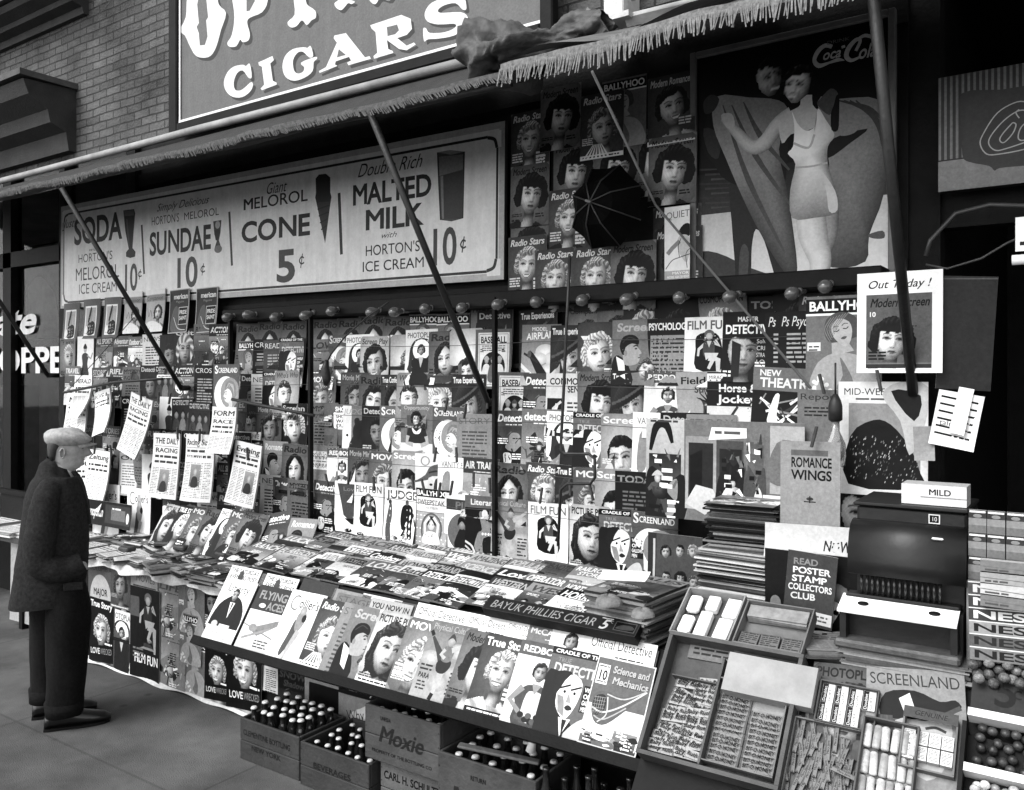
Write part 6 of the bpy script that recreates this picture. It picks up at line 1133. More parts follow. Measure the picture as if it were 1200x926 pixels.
def bandmag(t, W, a=1.36, bg=.92, tc=.12, seed=1, it=0, b=0.0, y=.2, h=.12, face_=False):
    A = Art(a, bg); A.text(t, .05, a - y + .03, h, tc, w=.9, it=it, b=b); A.greek(.45, a - y - .07, .4, 1, .04, tc, random.Random(seed)); A.rect(.06, .05, .94, a - .36, .5)
    if face_: A.rect(0, 0, 1, a, .9); A.sp([(0, a), (.6, a), (1, a - .1), (1, a - .03)], .7); face(A, .45, a - .22, .16, 'wave', .15, .65, body=False)
    return A
BK = [(272, 667, .25, lambda: evening(), 'pale weekly with two-line title, leftmost behind the front row'), (313, 677, .25, lambda: evening(), 'pale weekly with two-line title, second behind the front row'), (396, 700, .25, lambda: bandmag('STAGE', .25, bg=.5, tc=.4), 'grey title strip behind the front row'), (436, 706, .26, lambda: bandmag('YOU NOW IN', .26, bg=.7, tc=.06, b=.028, h=.1), 'heavy black title strip behind the front row'), (490, 712, .30, lambda: bandmag('Official Detective', .3, h=.11), 'white detective weekly title, left of three behind front row'), (549, 724, .26, lambda: bandmag('Official Detective', .3, h=.11), 'white detective weekly title, middle of three behind the front row'), (595, 733, .2, lambda: bandmag('Official Detective', .3, h=.11), 'white detective weekly title partly covered behind the grey one'), (621, 738, .2, lambda: bandmag('McCALL\'S', .2, bg=.5, tc=.85, b=.02), 'grey title strip with pale capitals above the bouquet woman'), (648, 742, .22, lambda: bandmag('', .22, face_=True), 'white cover with small woman\'s head above the villain'), (691, 748, .30, lambda: bandmag('Official Detective', .3, h=.13), 'white detective weekly title at right above the vehicle cover')]
def evening():
    A = Art(1.36, .9); A.text('THE SATURDAY', .05, 1.22, .09, .3, w=.9, b=.02); A.text('EVENING POST', .08, 1.08, .09, .3, w=.88, b=.02); A.ell(.42, 1.14, .08, .14, .35); A.rect(.1, .1, .9, 1.0, .6); return A
for i, (px, py, W, mk, lb) in enumerate(BK):
    x, v = s1.uv(px, py); me = mk().mesh('magazine', W, .004); put(me, 'magazine', s1, x, v + .022 - height(me), .005, .012, .0, lb, group='magazines standing behind the display stand front row')
FILL = [-3.93, -3.72, -3.42, -3.18, -2.98, -2.77, -2.62, -2.41, -2.2, -1.99, -1.82, -1.66]
for i, X in enumerate(FILL):
    t, bg, tc = (('FARM', .5, .9), ('HOME', .8, .2), ('TODAY', .3, .85), ('WORLD', .6, .2), ('STYLE', .85, .3), ('OUTDOORS', .4, .9), ('SPORT', .75, .2), ('DANCE', .5, .85), ('STORIES', .85, .25), ('MODE', .4, .8), ('NEWS', .8, .15), ('TRAVEL', .55, .9))[i]
    me = bandmag('', .25, bg=bg, tc=tc, b=.02).mesh('magazine', .255, .004); put(me, 'magazine', s1, X, .395 + q_.uniform(-.015, .015) - height(me), -.007, .0, q_.uniform(-.02, .02), '%s magazine top edge showing behind the display stand front, %s from left' % ('dark' if bg < .45 else 'grey' if bg < .7 else 'pale', ORD[i]), group='half hidden magazines at the top of the display stand')
# cigar box
SCB = Plane((0, 3.04, .955), (0, .62, .40))
A = PArt(SCB, (586, 709), (569, 722), (744, 764), .2); A.zm = (550, 710, 5.445)
A.frame(0, 0, 1, A.a, .004, .3); A.text('BAYUK PHILLIES CIGAR', .04, A.a * .22, A.a * .55, .62, w=.70, it=.25); A.text('5', .77, A.a * .15, A.a * .66, .75, w=.05, it=.3, b=.02); A.line([(.77, A.a * .88), (.84, A.a * .88)], .006, .75); A.text('c', .83, A.a * .6, A.a * .25, .6); A.rect(.86, A.a * .2, .985, A.a * .82, .12); A.frame(.86, A.a * .2, .985, A.a * .82, .004, .4); A.sp([(.87, A.a * .35), (.9, A.a * .6), (.96, A.a * .62), (.975, A.a * .4), (.92, A.a * .3)], .32)
o = A.place('cigar_box', .05, edge=.16); tag(o, 'long dark cigar box lid with pale slanted capitals above the front magazines', 'box')
# pulps lying on the counter, each row propped on the one before
def project(p):
    d = p - CAM; dep = -d.x * SN + d.y * CS; return 600 + 1000 * (d.x * CS + d.y * SN) / dep, 440 - 1000 * d.z / dep
def prop_up(px, py, H, a):
    """where the foot of a magazine propped at slope a lies for its head to show at the wanted place"""
    vb = .1; x = pu.uv(px, py)[0]
    for _ in range(12):
        q = project(pu.at(x, vb + H * math.cos(a), H * math.sin(a))); x += (px - q[0]) * .0045; vb += (q[1] - py) * .012
    return x, vb
pu = Plane((0, 3.08, .925), (0, .67, .07))
PU = [
 [(300, 641, 'RANCH', .45, .85), (312, 657, 'ARGOSY', .5, .8), (352, 664, 'WINGS', .85, .6), (392, 662, 'WESTERN', .55, .1), (430, 665, 'LOVE', .45, .8), (464, 673, 'Battle', .8, .35), (493, 677, 'DETECTIVE', .2, .92), (530, 680, 'DETECTIVE', .85, .4), (566, 690, 'WESTERN', .3, .75), (606, 701, 'WEST', .62, .35), (646, 704, 'HORROR', .12, .92)],
 [(318, 640, 'RODEO', .5, .8), (353, 644, 'DOC SAVAGE', .2, .9), (383, 647, 'ADVENTURE', .6, .3), (415, 643, 'STREET', .88, .5), (441, 650, 'Cowboy', .15, .92), (476, 660, 'WONDER', .7, .1), (508, 663, 'MECHANIX', .25, .7), (547, 662, 'SCIENCE', .6, .8), (590, 670, 'Love', .25, .92), (622, 675, 'OPERATOR', .5, .9), (664, 686, 'NORTHWEST', .5, .92)],
 [(342, 629, 'LUCK', .55, .85), (375, 630, 'SPY', .25, .5), (402, 635, 'FRONT', .55, .7), (437, 634, 'ACES', .6, .35), (463, 640, 'RANGERS', .3, .75), (489, 647, 'WAR STORIES', .75, .45), (528, 648, 'Weird', .45, .92), (560, 652, 'AMAZING', .7, .4), (601, 657, 'POPULAR', .5, .75), (637, 659, 'TOP-NOTCH', .35, .2), (680, 665, 'RAILROAD', .55, .9)],
 [(355, 622, 'SEA', .4, .6), (390, 623, 'BLUE BOOK', .3, .7), (425, 626, 'FLYERS', .6, .3), (462, 630, 'SHORT', .4, .7), (500, 636, 'THRILLS', .7, .3), (540, 640, 'LIBERTY', .5, .85), (578, 645, 'CLUES', .4, .8), (616, 648, 'DETECTIVE', .66, .5), (652, 650, 'NEW DETECTIVE', .68, .45)]]
RN = ['nearest pulp row', 'second pulp row', 'third pulp row', 'farthest pulp row']
TD = {'dark': 'dark', 'mid': 'grey', 'pale': 'pale'}
vbs = []
for r_, rowp in enumerate(PU):
    for i, (px, py, t, bg, tc) in enumerate(rowp):
        q = random.Random(px * 7 + py); TILT = .15; hh = 1.22; x, vb = prop_up(px, py, .22 * hh, TILT); vb = max(vb, .0 if px < 560 else .045); vbs.append((r_, round(vb, 2)))
        s2 = 'STORIES' if t == 'RAILROAD' else None; big = .25 if s2 is None else .19
        me = scene(t, px, bg, tc, it=.18, a=hh, th=big, b=.028, tw=.92, s2=s2, tones=(.12, .3, .5, .75, .92)).mesh('magazine', .22, .009, bend=(q.uniform(-.006, .004), 0, 0), edge=.5)
        put(me, 'magazine', pu, x, vb, .005 * (3 - r_) + .002 + .001 * (i % 3), .035, q.uniform(-.05, .04), '%s pulp magazine, %s from left in the %s on the counter' % ('dark' if bg < .35 else 'grey' if bg < .65 else 'pale', ORD[i], RN[r_]), group='pulp magazines laid in rows on the counter', pitch=TILT)
# folded paper sign and odd stacks at the right end of the counter
def slabs(seed, w, d, n, th=.006, jit=.012, top=None, art=None, vary=.04, edge=(.3, .75)):
    """a pile of printed papers with uneven edges: one mesh"""
    q = random.Random(seed); V = []; F = []; K = []; z = 0
    for k in range(n):
        h = th * q.uniform(.6, 1.6); ox, oy, an = q.uniform(-jit, jit), q.uniform(-jit, jit), q.uniform(-vary, vary); c = q.uniform(*edge); ww, dd = w * q.uniform(.94, 1), d * q.uniform(.94, 1); o = len(V); cs, sn = math.cos(an), math.sin(an)
        for zz in (z, z + h * .97):
            for (a_, b_) in ((-ww / 2, -dd / 2), (ww / 2, -dd / 2), (ww / 2, dd / 2), (-ww / 2, dd / 2)): V.append((ox + a_ * cs - b_ * sn, oy + a_ * sn + b_ * cs, zz))
        F += [(o + 3, o + 2, o + 1, o), (o + 4, o + 5, o + 6, o + 7)] + [(o + i, o + (i + 1) % 4, o + 4 + (i + 1) % 4, o + 4 + i) for i in range(4)]; K += [[c] * 4] * 6; z += h
    me = bpy.data.meshes.new('paper_pile')
    if art is not None:
        am = art.mesh('tmp', w * .95, .002, back=False); o = len(V); V += [(v.co.x - w * .475, v.co.z - w * .475 * art.a, z - v.co.y + .0) for v in am.vertices]
        ca = am.color_attributes['Col'].data; cb = [0.0] * (len(ca) * 4); ca.foreach_get('color', cb); li = 0; RW = []
        for p in am.polygons: F.append(tuple(o + i for i in p.vertices)); RW.append([cb[4 * l] for l in p.loop_indices])
        bpy.data.meshes.remove(am)
    else: RW = []
    me.from_pydata(V, [], F); at = me.color_attributes.new('Col', 'FLOAT_COLOR', 'CORNER'); buf = []
    for k in K:
        for v in k: g = tone(v); buf += (g, g, g, 1)
    for k in RW:
        for g in k: buf += (g, g, g, 1)
    at.data.foreach_set('color', buf); me.materials.append(PRINT); me.update(); return me, z
def pile(label, pl, x, v, w, d, n, ang=0, seed=1, art=None, cat='magazine stack', name='magazine_stack', th=.006, off=0, group=None, edge=(.3, .75), jit=.012, vary=.04):
    me, z = slabs(seed, w, d, n, th, jit, art=art, edge=edge, vary=vary)
    b = Matrix((pl.ex, pl.ev, pl.n)).transposed().to_4x4()
    o = link(name, me, None, Matrix.Translation(pl.at(x, v, off)) @ b @ Matrix.Rotation(ang, 4, 'Z')); tag(o, label, cat, group); return z
def dimart(seed, t=None, bg=.5, a=1.36): return scene(t or 'TALES', seed, bg, .3, tones=(.3, .45, .55, .65))
fl = Plane((0, 0, .905), (0, 1, 0))
for i, (px, py, w, d, n, an, lb) in enumerate(((742, 700, .24, .34, 16, -.12, 'thick pile of worn pulp magazines at the right end of the counter'), (738, 752, .30, .36, 26, -.1, 'large pile of worn pulps with pale edges between cigar box and candy tray'), (765, 672, .24, .3, 18, -.1, 'tall pile of grey magazines behind the worn pulps'), (715, 668, .22, .25, 12, .08, 'pile of grey magazines right of the railroad pulp'), (775, 640, .22, .22, 22, -.05, 'pile of magazines below the dark faces folder'))):
    x, y = fl.uv(px, py); pile(lb, fl, x, y + .08, w, d, n, an, i + 3, dimart(i + 70, bg=.6), th=.007)
x, v = pu.uv(690, 716); A = Art(.36, .92); A.greek(.1, .26, .3, 2, .06, .6, random.Random(2)); put(A.mesh('paper', .21, .003, bend=(0, .02, 0)), 'card', Plane((0, 3.13, 1.115), (0, .75, .5)), Plane((0, 3.13, 1.115), (0, .75, .5)).uv(688, 717)[0], .0, .03, .0, -.12, 'blank white card leaning on the pulps above the cigar box', 'card')
hb = Plane((0, 3.16, 1.09), (0, 1, .0)); 
for i, (px, py, r_, lb) in enumerate(((712, 708, .055, 'grey felt hat crown lying beside the white card on the worn pulps'), (752, 722, .045, 'crumpled grey bundle lying on the large worn pulp pile'))):
    h = hb.hit(px, py); o = MB().grid(lambda u, v: Vector((r_ * math.cos(u * 6.2832) * math.cos(v * 1.5) * (1 + .15 * math.sin(u * 19)), r_ * math.sin(u * 6.2832) * math.cos(v * 1.5), r_ * .7 * math.sin(v * 1.57) * (1 + .1 * math.sin(u * 13)))), 20, 6).obj('cloth_bundle', mat('grey_felt', .14, .8, 20, .5, .5), None, Matrix.Translation(h)); tag(o, lb, 'bundle')
# heaps on the left counter
ct = Plane((0, 0, .745), (0, 1, 0)); GS = 'stacks of papers on the left counter'
q_ = random.Random(5); k = 0
for r_, y in enumerate((3.32, 3.46, 3.60, 3.74)):
    xs = -5.95 + .1 * (r_ % 2); n_ = 0
    while xs < -4.08 - .02 * r_:
        news = xs < -5.2 and r_ < 2; n = q_.randint(3, 5) if news else q_.randint(5, 12); w = q_.uniform(.17, .25)
        art = newsp('NEWS', k, 1.2, photo=False) if news else scene(q_.choice(('TALES', 'LOVE', 'MODE', 'FARM', 'HOME', 'SPORT')), k + 200, q_.choice((.3, .5, .7, .85)), q_.choice((.2, .9)))
        pile('%s, %s from left in the %s row on the left counter' % ('newspaper heap' if news else 'magazine stack', ORD[n_], ('front', 'second', 'third', 'back')[r_]), ct, xs, y + q_.uniform(-.02, .02), w, w * 1.25, n, q_.uniform(-.5, .3), k, art, group=GS, edge=(.25, .85), vary=.12, jit=.02)
        k += 1; n_ += 1; xs += w * q_.uniform(.72, .95)
WT = mat('weight_leather', .03, .55, 12, .5, .4)
WTS = [(149, 642, .0), (186, 628, -.5), (191, 636, .5), (213, 640, .1), (247, 640, .3), (262, 648, -.1), (276, 650, .15), (285, 655, -.3), (200, 622, .2), (255, 630, .1), (300, 632, -.1), (268, 632, .2), (225, 628, -.2)]
for i, (px, py, an) in enumerate(WTS):
    h = Plane((0, 0, .83), (0, 1, 0)).hit(px, py + 4); mb = MB().box((-.055, -.035, 0), (.055, .035, .03), bev=.008); o = mb.obj('paper_weight', WT, None, Matrix.Translation(h) @ Matrix.Rotation(an, 4, 'Z') @ Matrix.Rotation(.1 * math.sin(i * 3), 4, 'X')); tag(o, 'dark block weighing down papers, %s along the left counter heap' % ORD[i], 'weight', 'dark blocks on the left counter')
# posters on the front below the left counter
bp_ = WY(3.262); GP = 'covers pasted on the counter fronts'
def bowes():
    A = Art(1.36, .4); A.text('COLUMBIA', .05, 1.2, .1, .2, w=.9); A.ell(.5, .6, .42, .52, .72, n=28); A.text('MAJOR', .22, .66, .15, .12, w=.56, b=.02); A.text('BOWES', .2, .44, .15, .12, w=.6, b=.02); A.greek(.3, .32, .4, 2, .06, .4, random.Random(1)); return A
def kw(): 
    A = portrait('True Story', .1, .92, 'blonde', .6, .82, smile=1, r=.34, cy=.75, dr=.75, b=.028, a=1.5); A.poly([(0, 0), (1, .1), (1, .5), (0, .38)], .06); A.text('LOVE', .08, .2, .13, .85, w=.4, rot=.1, b=.02); A.text('WRECKED', .5, .24, .13, .6, w=.45, rot=.1); return A
def ff2():
    A = Art(1.8, .12); pinup(A, .6, 1.1, .75, .7, .25); A.text('FILM FUN', .15, .3, .18, .92, w=.8, b=.028); A.greek(.1, .55, .4, 3, .08, .5, random.Random(1)); A.rect(0, 1.2, .3, 1.6, .4); return A
def kiss2():
    A = Art(1.7, .6); A.rect(.1, .05, .95, 1.35, .3); A.text('MOVIES', .2, 1.44, .14, .35, w=.7); B = couple('SCREEN', .3, .5)
    for P, T, c in B.L[1:]: A.L.append(([(.1 + x * .85, .05 + y * .85) for x, y in P], T, c))
    return A
def leapscene(): return scene('LIFE', 88, .6, .4, tones=(.15, .6, .8, .9), nf=2)
CV.update(bowes=bowes, kw=kw, ff2=ff2, kiss2=kiss2, leap=leapscene)
PS = [(105, 658, 133, 'bowes', 'poster with pale oval naming an amateur host'), (107, 700, 135, 'grayt', 'grey text strip under the pale oval poster'), (107, 718, 134, 'kw', 'smiling girl on black, beside the man\'s trousers'), (133, 657, 154, 'grey', 'dim face just under the counter edge'), (134, 692, 157, 'radio', 'centre-parted woman above the halo cover'), (129, 735, 157, 'lady', 'white halo cover pasted low'), (155, 664, 185, 'kiss2', 'kissing pair in a pale border'), (156, 732, 189, 'ff2', 'dark pin-up with white title'), (185, 676, 213, 'leap', 'leaping figures, upper'), (189, 742, 218, 'leap', 'leaping figures, lower'), (212, 670, 241, 'ballyhoo', 'drawn blonde, upper of three'), (213, 716, 237, 'ballyhoo', 'drawn blonde, middle of three'), (216, 772, 243, 'ballyhoo', 'drawn blonde, lowest of three'), (238, 678, 262, 'dark1', 'dark face hidden behind the stand end'), (242, 757, 270, 'kw', 'smiling girl on black, left of the pair by the crates'), (269, 762, 308, 'kw', 'smiling girl on black, right of the pair by the crates'), (310, 772, 326, 'sheaf', 'narrow pale leaf behind the first crate'), (328, 780, 360, 'shadow', 'black cover with white script behind the bottles'), (360, 790, 400, 'dress', 'pale cover with dark panel behind the bottles'), (400, 800, 442, 'lib2', 'dark title band cover behind the second crate'), (205, 660, 215, 'plain', 'sliver of grey cover at the counter edge')]
def dress(): A = Art(1.36, .62); A.text('Screen Ballads', .08, 1.15, .1, .3, w=.84); A.rect(.12, .0, .95, 1.02, .08); A.ell(.5, .5, .2, .15, .3); return A
def lib2(): A = Art(1.36, .6); A.rect(0, 1.0, 1, 1.36, .1); A.ell(.13, 1.18, .07, .07, .7); A.text('Liberty', .28, 1.1, .14, .75, w=.66, b=.02); A.sp([(.1, 0), (.3, .6), (.6, .8), (1, .9), (1, 0)], .85); A.text('Why I', .25, .5, .2, .3, w=.6, rot=.2); return A
CV.update(shadow=lambda: scene('SNOW', 93, .08, .35, s2='Shadow', tones=(.08, .12, .2, .4)), dress=dress, lib2=lib2)
ORDER = {'kw': 3, 'lady': 4}
for i, (x0, y0, x1, key, lb) in enumerate(PS):
    X0, v1 = bp_.uv(x0, y0); X1, _ = bp_.uv(x1, y0); W = X1 - X0 + .012; A = CV[key](); me = A.mesh('magazine', W, .003, bend=(q_.uniform(-.004, .004), .006, 0)); put(me, 'magazine', bp_, X0, max(v1 - height(me), .012 + .001 * i), .004 + .0035 * (i % 4), 0, q_.uniform(-.02, .02), 'cover pasted below the counters, %s' % lb, group=GP)
p0, p1 = WY(3.25).hit(107, 778), WY(3.25).hit(282, 838)
o = MB().grid(lambda u, v: Vector((-5.98 + 2.1 * u, 3.262 - .03 * v - .008 * math.sin(u * 17), .035 - .025 * v + .008 * math.sin(u * 29 + v * 3))), 50, 3).obj('paper_litter', newsmat()); tag(o, 'strip of torn paper curling along the foot of the left counter', 'paper')
# farther counter at the left edge with its own paper load
fc = empty('counter', Matrix.Translation((-7.1, 3.5, 0))); tag(fc, 'farther counter at the left edge behind the man', 'counter')
under(MB().box((-9.0, 3.32, .68), (-6.22, 3.9, .72)).obj('counter_top', sheetmat()), fc)
for x in (-8.95, -7.02, -6.3):
    for y in (3.36, 3.8): under(MB().box((x, y, 0), (x + .05, y + .05, .68)).obj('leg', BLACK), fc)
under(MB().box((-6.97, 3.42, .03), (-6.24, 3.44, .66)).obj('front_board', DARKWOOD), fc)
fp = WY(3.40); X0, v1 = fp.uv(16, 646); X1 = fp.uv(62, 646)[0]
def nonf(): A = Art(1.1, .68); A.text('Non-Fiction', .12, .2, .14, .25, w=.75, it=.2); A.sp([(.3, .4), (.5, .8), (.9, .95), (.95, .6)], .8); A.greek(.2, .95, .5, 3, .07, .5, random.Random(1)); return A
me = nonf().mesh('poster', .58, .003, bend=(.01, .01, 0)); put(me, 'poster', fp, X0, .045, .012, 0, 0, 'pale poster on the farther counter front behind the man', 'poster')
for i, (x, y, n, an, lb) in enumerate(((-7.25, 3.5, 6, .1, 'newspaper pile on the farther counter, left of the man'), (-6.9, 3.55, 5, -.1, 'newspaper pile on the farther counter, nearer the man'), (-6.5, 3.5, 6, .1, 'newspaper pile on the farther counter, behind the man'), (-7.7, 3.55, 7, .0, 'newspaper pile on the farther counter at the photo edge'))): pile(lb, Plane((0, 0, .72), (0, 1, 0)), x, y, .36, .42, n, an, i + 40, newsp('PRESS', i, 1.2, photo=False, bg=.9), 'newspaper stack', 'newspaper_stack', group='newspaper piles on the farther counter', edge=(.6, .9))
o = MB().box((-7.9, 3.62, .76), (-6.55, 3.66, 1.0), bev=.01).box((-7.9, 3.60, .98), (-6.55, 3.64, 1.02)).obj('rack_rail', BLACK); tag(o, 'low black backboard on the farther counter', 'board')
# ---------------------------------------------------------------- crates and bottles under the stand
CRW = mat('crate_wood', .036, .75, 4, .5, .5, bs=40); CRD = mat('crate_wood_dark', .02, .75, 4, .5, .5, bs=40); CRP = mat('crate_wood_pale', .07, .75, 4, .45, .5, bs=40)
def crate(label, X, Y, Z, w, d, h, m, texts, sag=0):
    o = empty('crate', Matrix.Translation((X, Y, Z))); tag(o, label, 'crate', 'bottle crates under the stand'); t = .014
    f = MB().box((0, 0, 0), (w, t, h * .46), bev=.003).box((0, 0, h * .475), (w, t, h), bev=.003).obj('front_panel', m, o)
    for (s, x, y, hh, c, ww, it) in texts:
        A = Art(h / w, .0); A.L = []; A.text(s, x, y * h / w, hh * h / w, c * .85, w=ww, it=it, b=.02); link('lettering', A.mesh('lettering', w, .0008, back=False), f)
    MB().box((0, d - t, 0), (w, d, h), bev=.003).obj('back_panel', m, o)
    for x in (0, w - t): MB().box((x, t + .001, 0), (x + t, d - t - .001, h * .47), bev=.003).box((x, t + .001, h * .485), (x + t, d - t - .001, h), bev=.003).obj('end_panel', m, o)
    MB().box((t, t, .004), (w - t, d - t, .016)).obj('bottom', m, o)
    nb = MB()
    for z in (.1, .3, .6, .85):
        for x in (.008, w - .008): nb.tube([(x, -.0015, h * z), (x, .002, h * z)], .003, 6)
    nb.obj('nails', IRON, f)
    return o
bt = empty('bottle'); GLB = mat('bottle_glass_dark', .012, .08, 5, .2, spec=.6); CAPM = mat('bottle_cap_tin', .62, .35, 40, .2, metal=.15)
MB().lathe([(.0, 0), (.028, 0), (.031, .006), (.031, .125), (.027, .15), (.014, .19), (.0125, .225), (.0135, .226), (.0135, .234)], 12).obj('glass', GLB, bt)
V = MB(); ring = lambda r, z, w_: [Vector((r * (1 + w_ * (k % 2)) * math.cos(k * math.pi / 14), r * (1 + w_ * (k % 2)) * math.sin(k * math.pi / 14), z)) for k in range(28)]
V.loft([ring(.0165, .226, .09), ring(.0155, .233, .04), ring(.0135, .2365, 0), ring(.006, .2375, 0)]); V.obj('bottle_cap', CAPM, bt)
first = [True]; SCL = [1]
def bottle(x, y, z, label, group, tilt=0):
    o = bt if first[0] else copy_tree(bt); first[0] = False; s = q_.uniform(.97, 1.03)
    o.matrix_world = Matrix.Translation((x, y, z)) @ Matrix.Rotation(q_.uniform(-.05, .05) + tilt, 4, 'X') @ Matrix.Rotation(q_.uniform(-.04, .04), 4, 'Y') @ Matrix.Rotation(q_.uniform(0, 6), 4, 'Z') @ Matrix.Scale(s * SCL[0], 4); tag(o, label, 'bottle', group)
def fill(X, Y, Z, w, d, nx, ny, label, group, jit=.004):
    for j in range(ny):
        for i in range(nx): bottle(X + .02 + (i + .5) * (w - .04) / nx + q_.uniform(-jit, jit), Y + .02 + (j + .5) * (d - .04) / ny + q_.uniform(-jit, jit), Z, label, group)
# first crate, on the pavement at the left
crate('leftmost dark stencilled bottle crate on the pavement', -3.69, 2.875, .0, .45, .32, .215, CRD, [('CLEMENTINE BOTTLING', .06, .62, .13, .22, .8, 0), ('NEW YORK', .2, .3, .12, .22, .5, 0)])
fill(-3.69, 2.875, .03, .45, .32, 6, 4, 'capped bottle standing high in the leftmost crate', 'bottles in the leftmost crate')
crate('low dark bottle crate on the pavement between the leftmost and the raised crate', -3.215, 2.86, .0, .46, .36, .21, CRD, [('BEVERAGES', .2, .5, .13, .22, .55, 0)])
SCL[0] = .86
fill(-3.215, 2.86, -.028 + .03, .46, .36, 6, 4, 'capped bottle set in the low crate beside the leftmost one', 'bottles in the low crate')
crate('crate with bold black bottler lettering beneath the raised crate', -2.72, 2.90, .0, .45, .3, .235, CRP, [('CARL H. SCHULTZ CO', .05, .66, .15, .1, .9, 0)])
crate('raised worn crate with faded script, stacked on the lettered crate', -2.78, 2.86, .245, .445, .31, .245, CRW, [('Moxie', .18, .38, .3, .26, .6, .3), ('UNEEDA', .22, .78, .07, .15, .14, 0), ('PROPERTY OF THE BOTTLING CO', .1, .16, .06, .2, .8, 0)])
SCL[0] = .86
fill(-2.78, 2.86, .265, .445, .31, 6, 3, 'capped bottle in the raised crate', 'bottles in the raised crate')
crate('crate with large faded script at right, full of white-capped bottles', -2.33, 2.84, .0, .50, .36, .39, CRW, [('Moxie', .1, .3, .38, .28, .8, .25), ('RETURN', .35, .8, .05, .14, .16, 0)])
SCL[0] = 1
fill(-2.33, 2.84, .145, .50, .36, 5, 4, 'white-capped bottle in the right-hand crate', 'bottles in the right crate')
o = MB().box((-.3, -.02, -.006), (.05, .02, .006), bev=.004).obj('wooden_strip', CRP, None, Matrix.Translation((-1.92, 2.92, .425)) @ Matrix.Rotation(.35, 4, 'Z') @ Matrix.Rotation(.1, 4, 'Y')); tag(o, 'loose pale slat lying across the right-hand crate', 'slat')
# loose bottles at the right under the stand
lbm = mat('bottle_label', .5, .6, 20, .3)
pbt = empty('bottle'); MB().lathe([(.0, 0), (.028, 0), (.031, .006), (.031, .13), (.026, .155), (.0135, .20), (.0125, .245), (.015, .247), (.015, .257), (.012, .258)], 12).obj('glass', GLB, pbt); MB().lathe([(.0315, .05), (.0315, .115), (.0312, .116), (.0312, .049)], 12).obj('label', lbm, pbt); MB().lathe([(.0245, .16), (.018, .182), (.0178, .182), (.0243, .16)], 12).obj('neck_label', lbm, pbt)
LB = [(640, 900), (662, 912), (676, 898), (690, 910), (697, 900), (708, 918), (727, 924), (738, 912), (750, 920), (655, 930), (683, 932), (715, 936)]
for i, (px, py) in enumerate(LB):
    h = WY(2.86 + .05 * (i % 3)).hit(px, py); o = pbt if i == 0 else copy_tree(pbt); o.matrix_world = Matrix.Translation((h.x, h.y, h.z - .255)) @ Matrix.Rotation(i * .7, 4, 'Z'); tag(o, 'dark uncapped labelled bottle standing in the shadow right of the crates', 'bottle', 'loose bottles under the stand')
o = MB().box((-1.86, 2.80, .0), (-1.2, 3.2, .145)).obj('bottle_shelf', BLACK); tag(o, 'low black shelf under the loose bottles at right', 'shelf')
h = WY(2.9).hit(622, 880); o = MB().tube([h, h + Vector((.01, 0, .05)), h + Vector((.03, .01, .1))], [.022, .014, .018], 8).obj('crumpled_paper', mat('paper_scrap', .6, .7, 10, .3)); tag(o, 'white twist of paper stuck in the right-hand crate', 'paper')
# ---------------------------------------------------------------- candy stand at the right
S2 = Plane((0, 2.75, .66), (0, .28, .33))
def bilin(c, u, v):
    """picture corners BL, BR, TL, TR"""
    return tuple((c[0][k] * (1 - u) + c[1][k] * u) * (1 - v) + (c[2][k] * (1 - u) + c[3][k] * u) * v for k in (0, 1))
cs_ = empty('candy_stand', Matrix.Translation((-.7, 2.9, 0))); tag(cs_, 'sloping dark stand holding the candy boxes at the lower right', 'candy stand')
def slab(pl, x0, x1, v0, v1, o0, o1, mb=None):
    mb = mb or MB(); V = [pl.at(x, v, o) for o in (o0, o1) for (x, v) in ((x0, v0), (x1, v0), (x1, v1), (x0, v1))]
    return mb.add(V, [(3, 2, 1, 0), (4, 5, 6, 7), (0, 1, 5, 4), (1, 2, 6, 5), (2, 3, 7, 6), (3, 0, 4, 7)])
under(slab(S2, -1.33, .35, -.34, .46, -.03, -.006).obj('sloping_board', BLACK), cs_)
under(MB().box((-1.28, 3.06, .98), (.35, 3.93, 1.02)).obj('counter_top', sheetmat()), cs_)
under(MB().box((-1.32, 2.80, 0), (-1.27, 3.9, .62)).box((.3, 2.80, 0), (.35, 3.9, .62)).box((-1.27, 3.2, .02), (.3, 3.23, .97)).obj('under_frame', BLACK), cs_)
TRW = mat('tray_wood', .05, .65, 5, .45, .5, bs=40); CARD = mat('cardboard_grey', .12, .75, 9, .25, .3); CARDP = mat('cardboard_pale', .24, .7, 9, .2, .3); CARDD = mat('cardboard_dark', .06, .7, 9, .3, .3)
def tray(label, c, h, t, m, inner=None, cat='box', name='candy_box', pl=S2, off=.0, base=True, walls='blrt'):
    """open box whose rim follows picture corners BL BR TL TR on a plane; returns (object, x0, x1, v0, v1)"""
    x0, v0 = pl.uv(*c[0]); x1, _ = pl.uv(*c[1]); x2, v1 = pl.uv(*c[2]); x3, _ = pl.uv(*c[3]); x0 = (x0 + x2) / 2; x1 = (x1 + x3) / 2
    v0 = (v0 + pl.uv(*c[1])[1]) / 2; v1 = (v1 + pl.uv(*c[3])[1]) / 2
    o = empty(name, Matrix.Translation(pl.at((x0 + x1) / 2, v0, off))); tag(o, label, cat)
    if base: under(slab(pl, x0, x1, v0, v1, off, off + .004).obj('bottom', inner or m), o)
    mb = {'b': (x0, x1, v0, v0 + t), 't': (x0, x1, v1 - t, v1), 'l': (x0, x0 + t, v0 + t + .001, v1 - t - .001), 'r': (x1 - t, x1, v0 + t + .001, v1 - t - .001)}
    nm = {'b': 'front_wall', 't': 'back_wall', 'l': 'side_wall', 'r': 'side_wall'}
    for k in walls: under(slab(pl, *mb[k], off + .005, off + h).obj(nm[k], m), o)
    return o, x0, x1, v0, v1
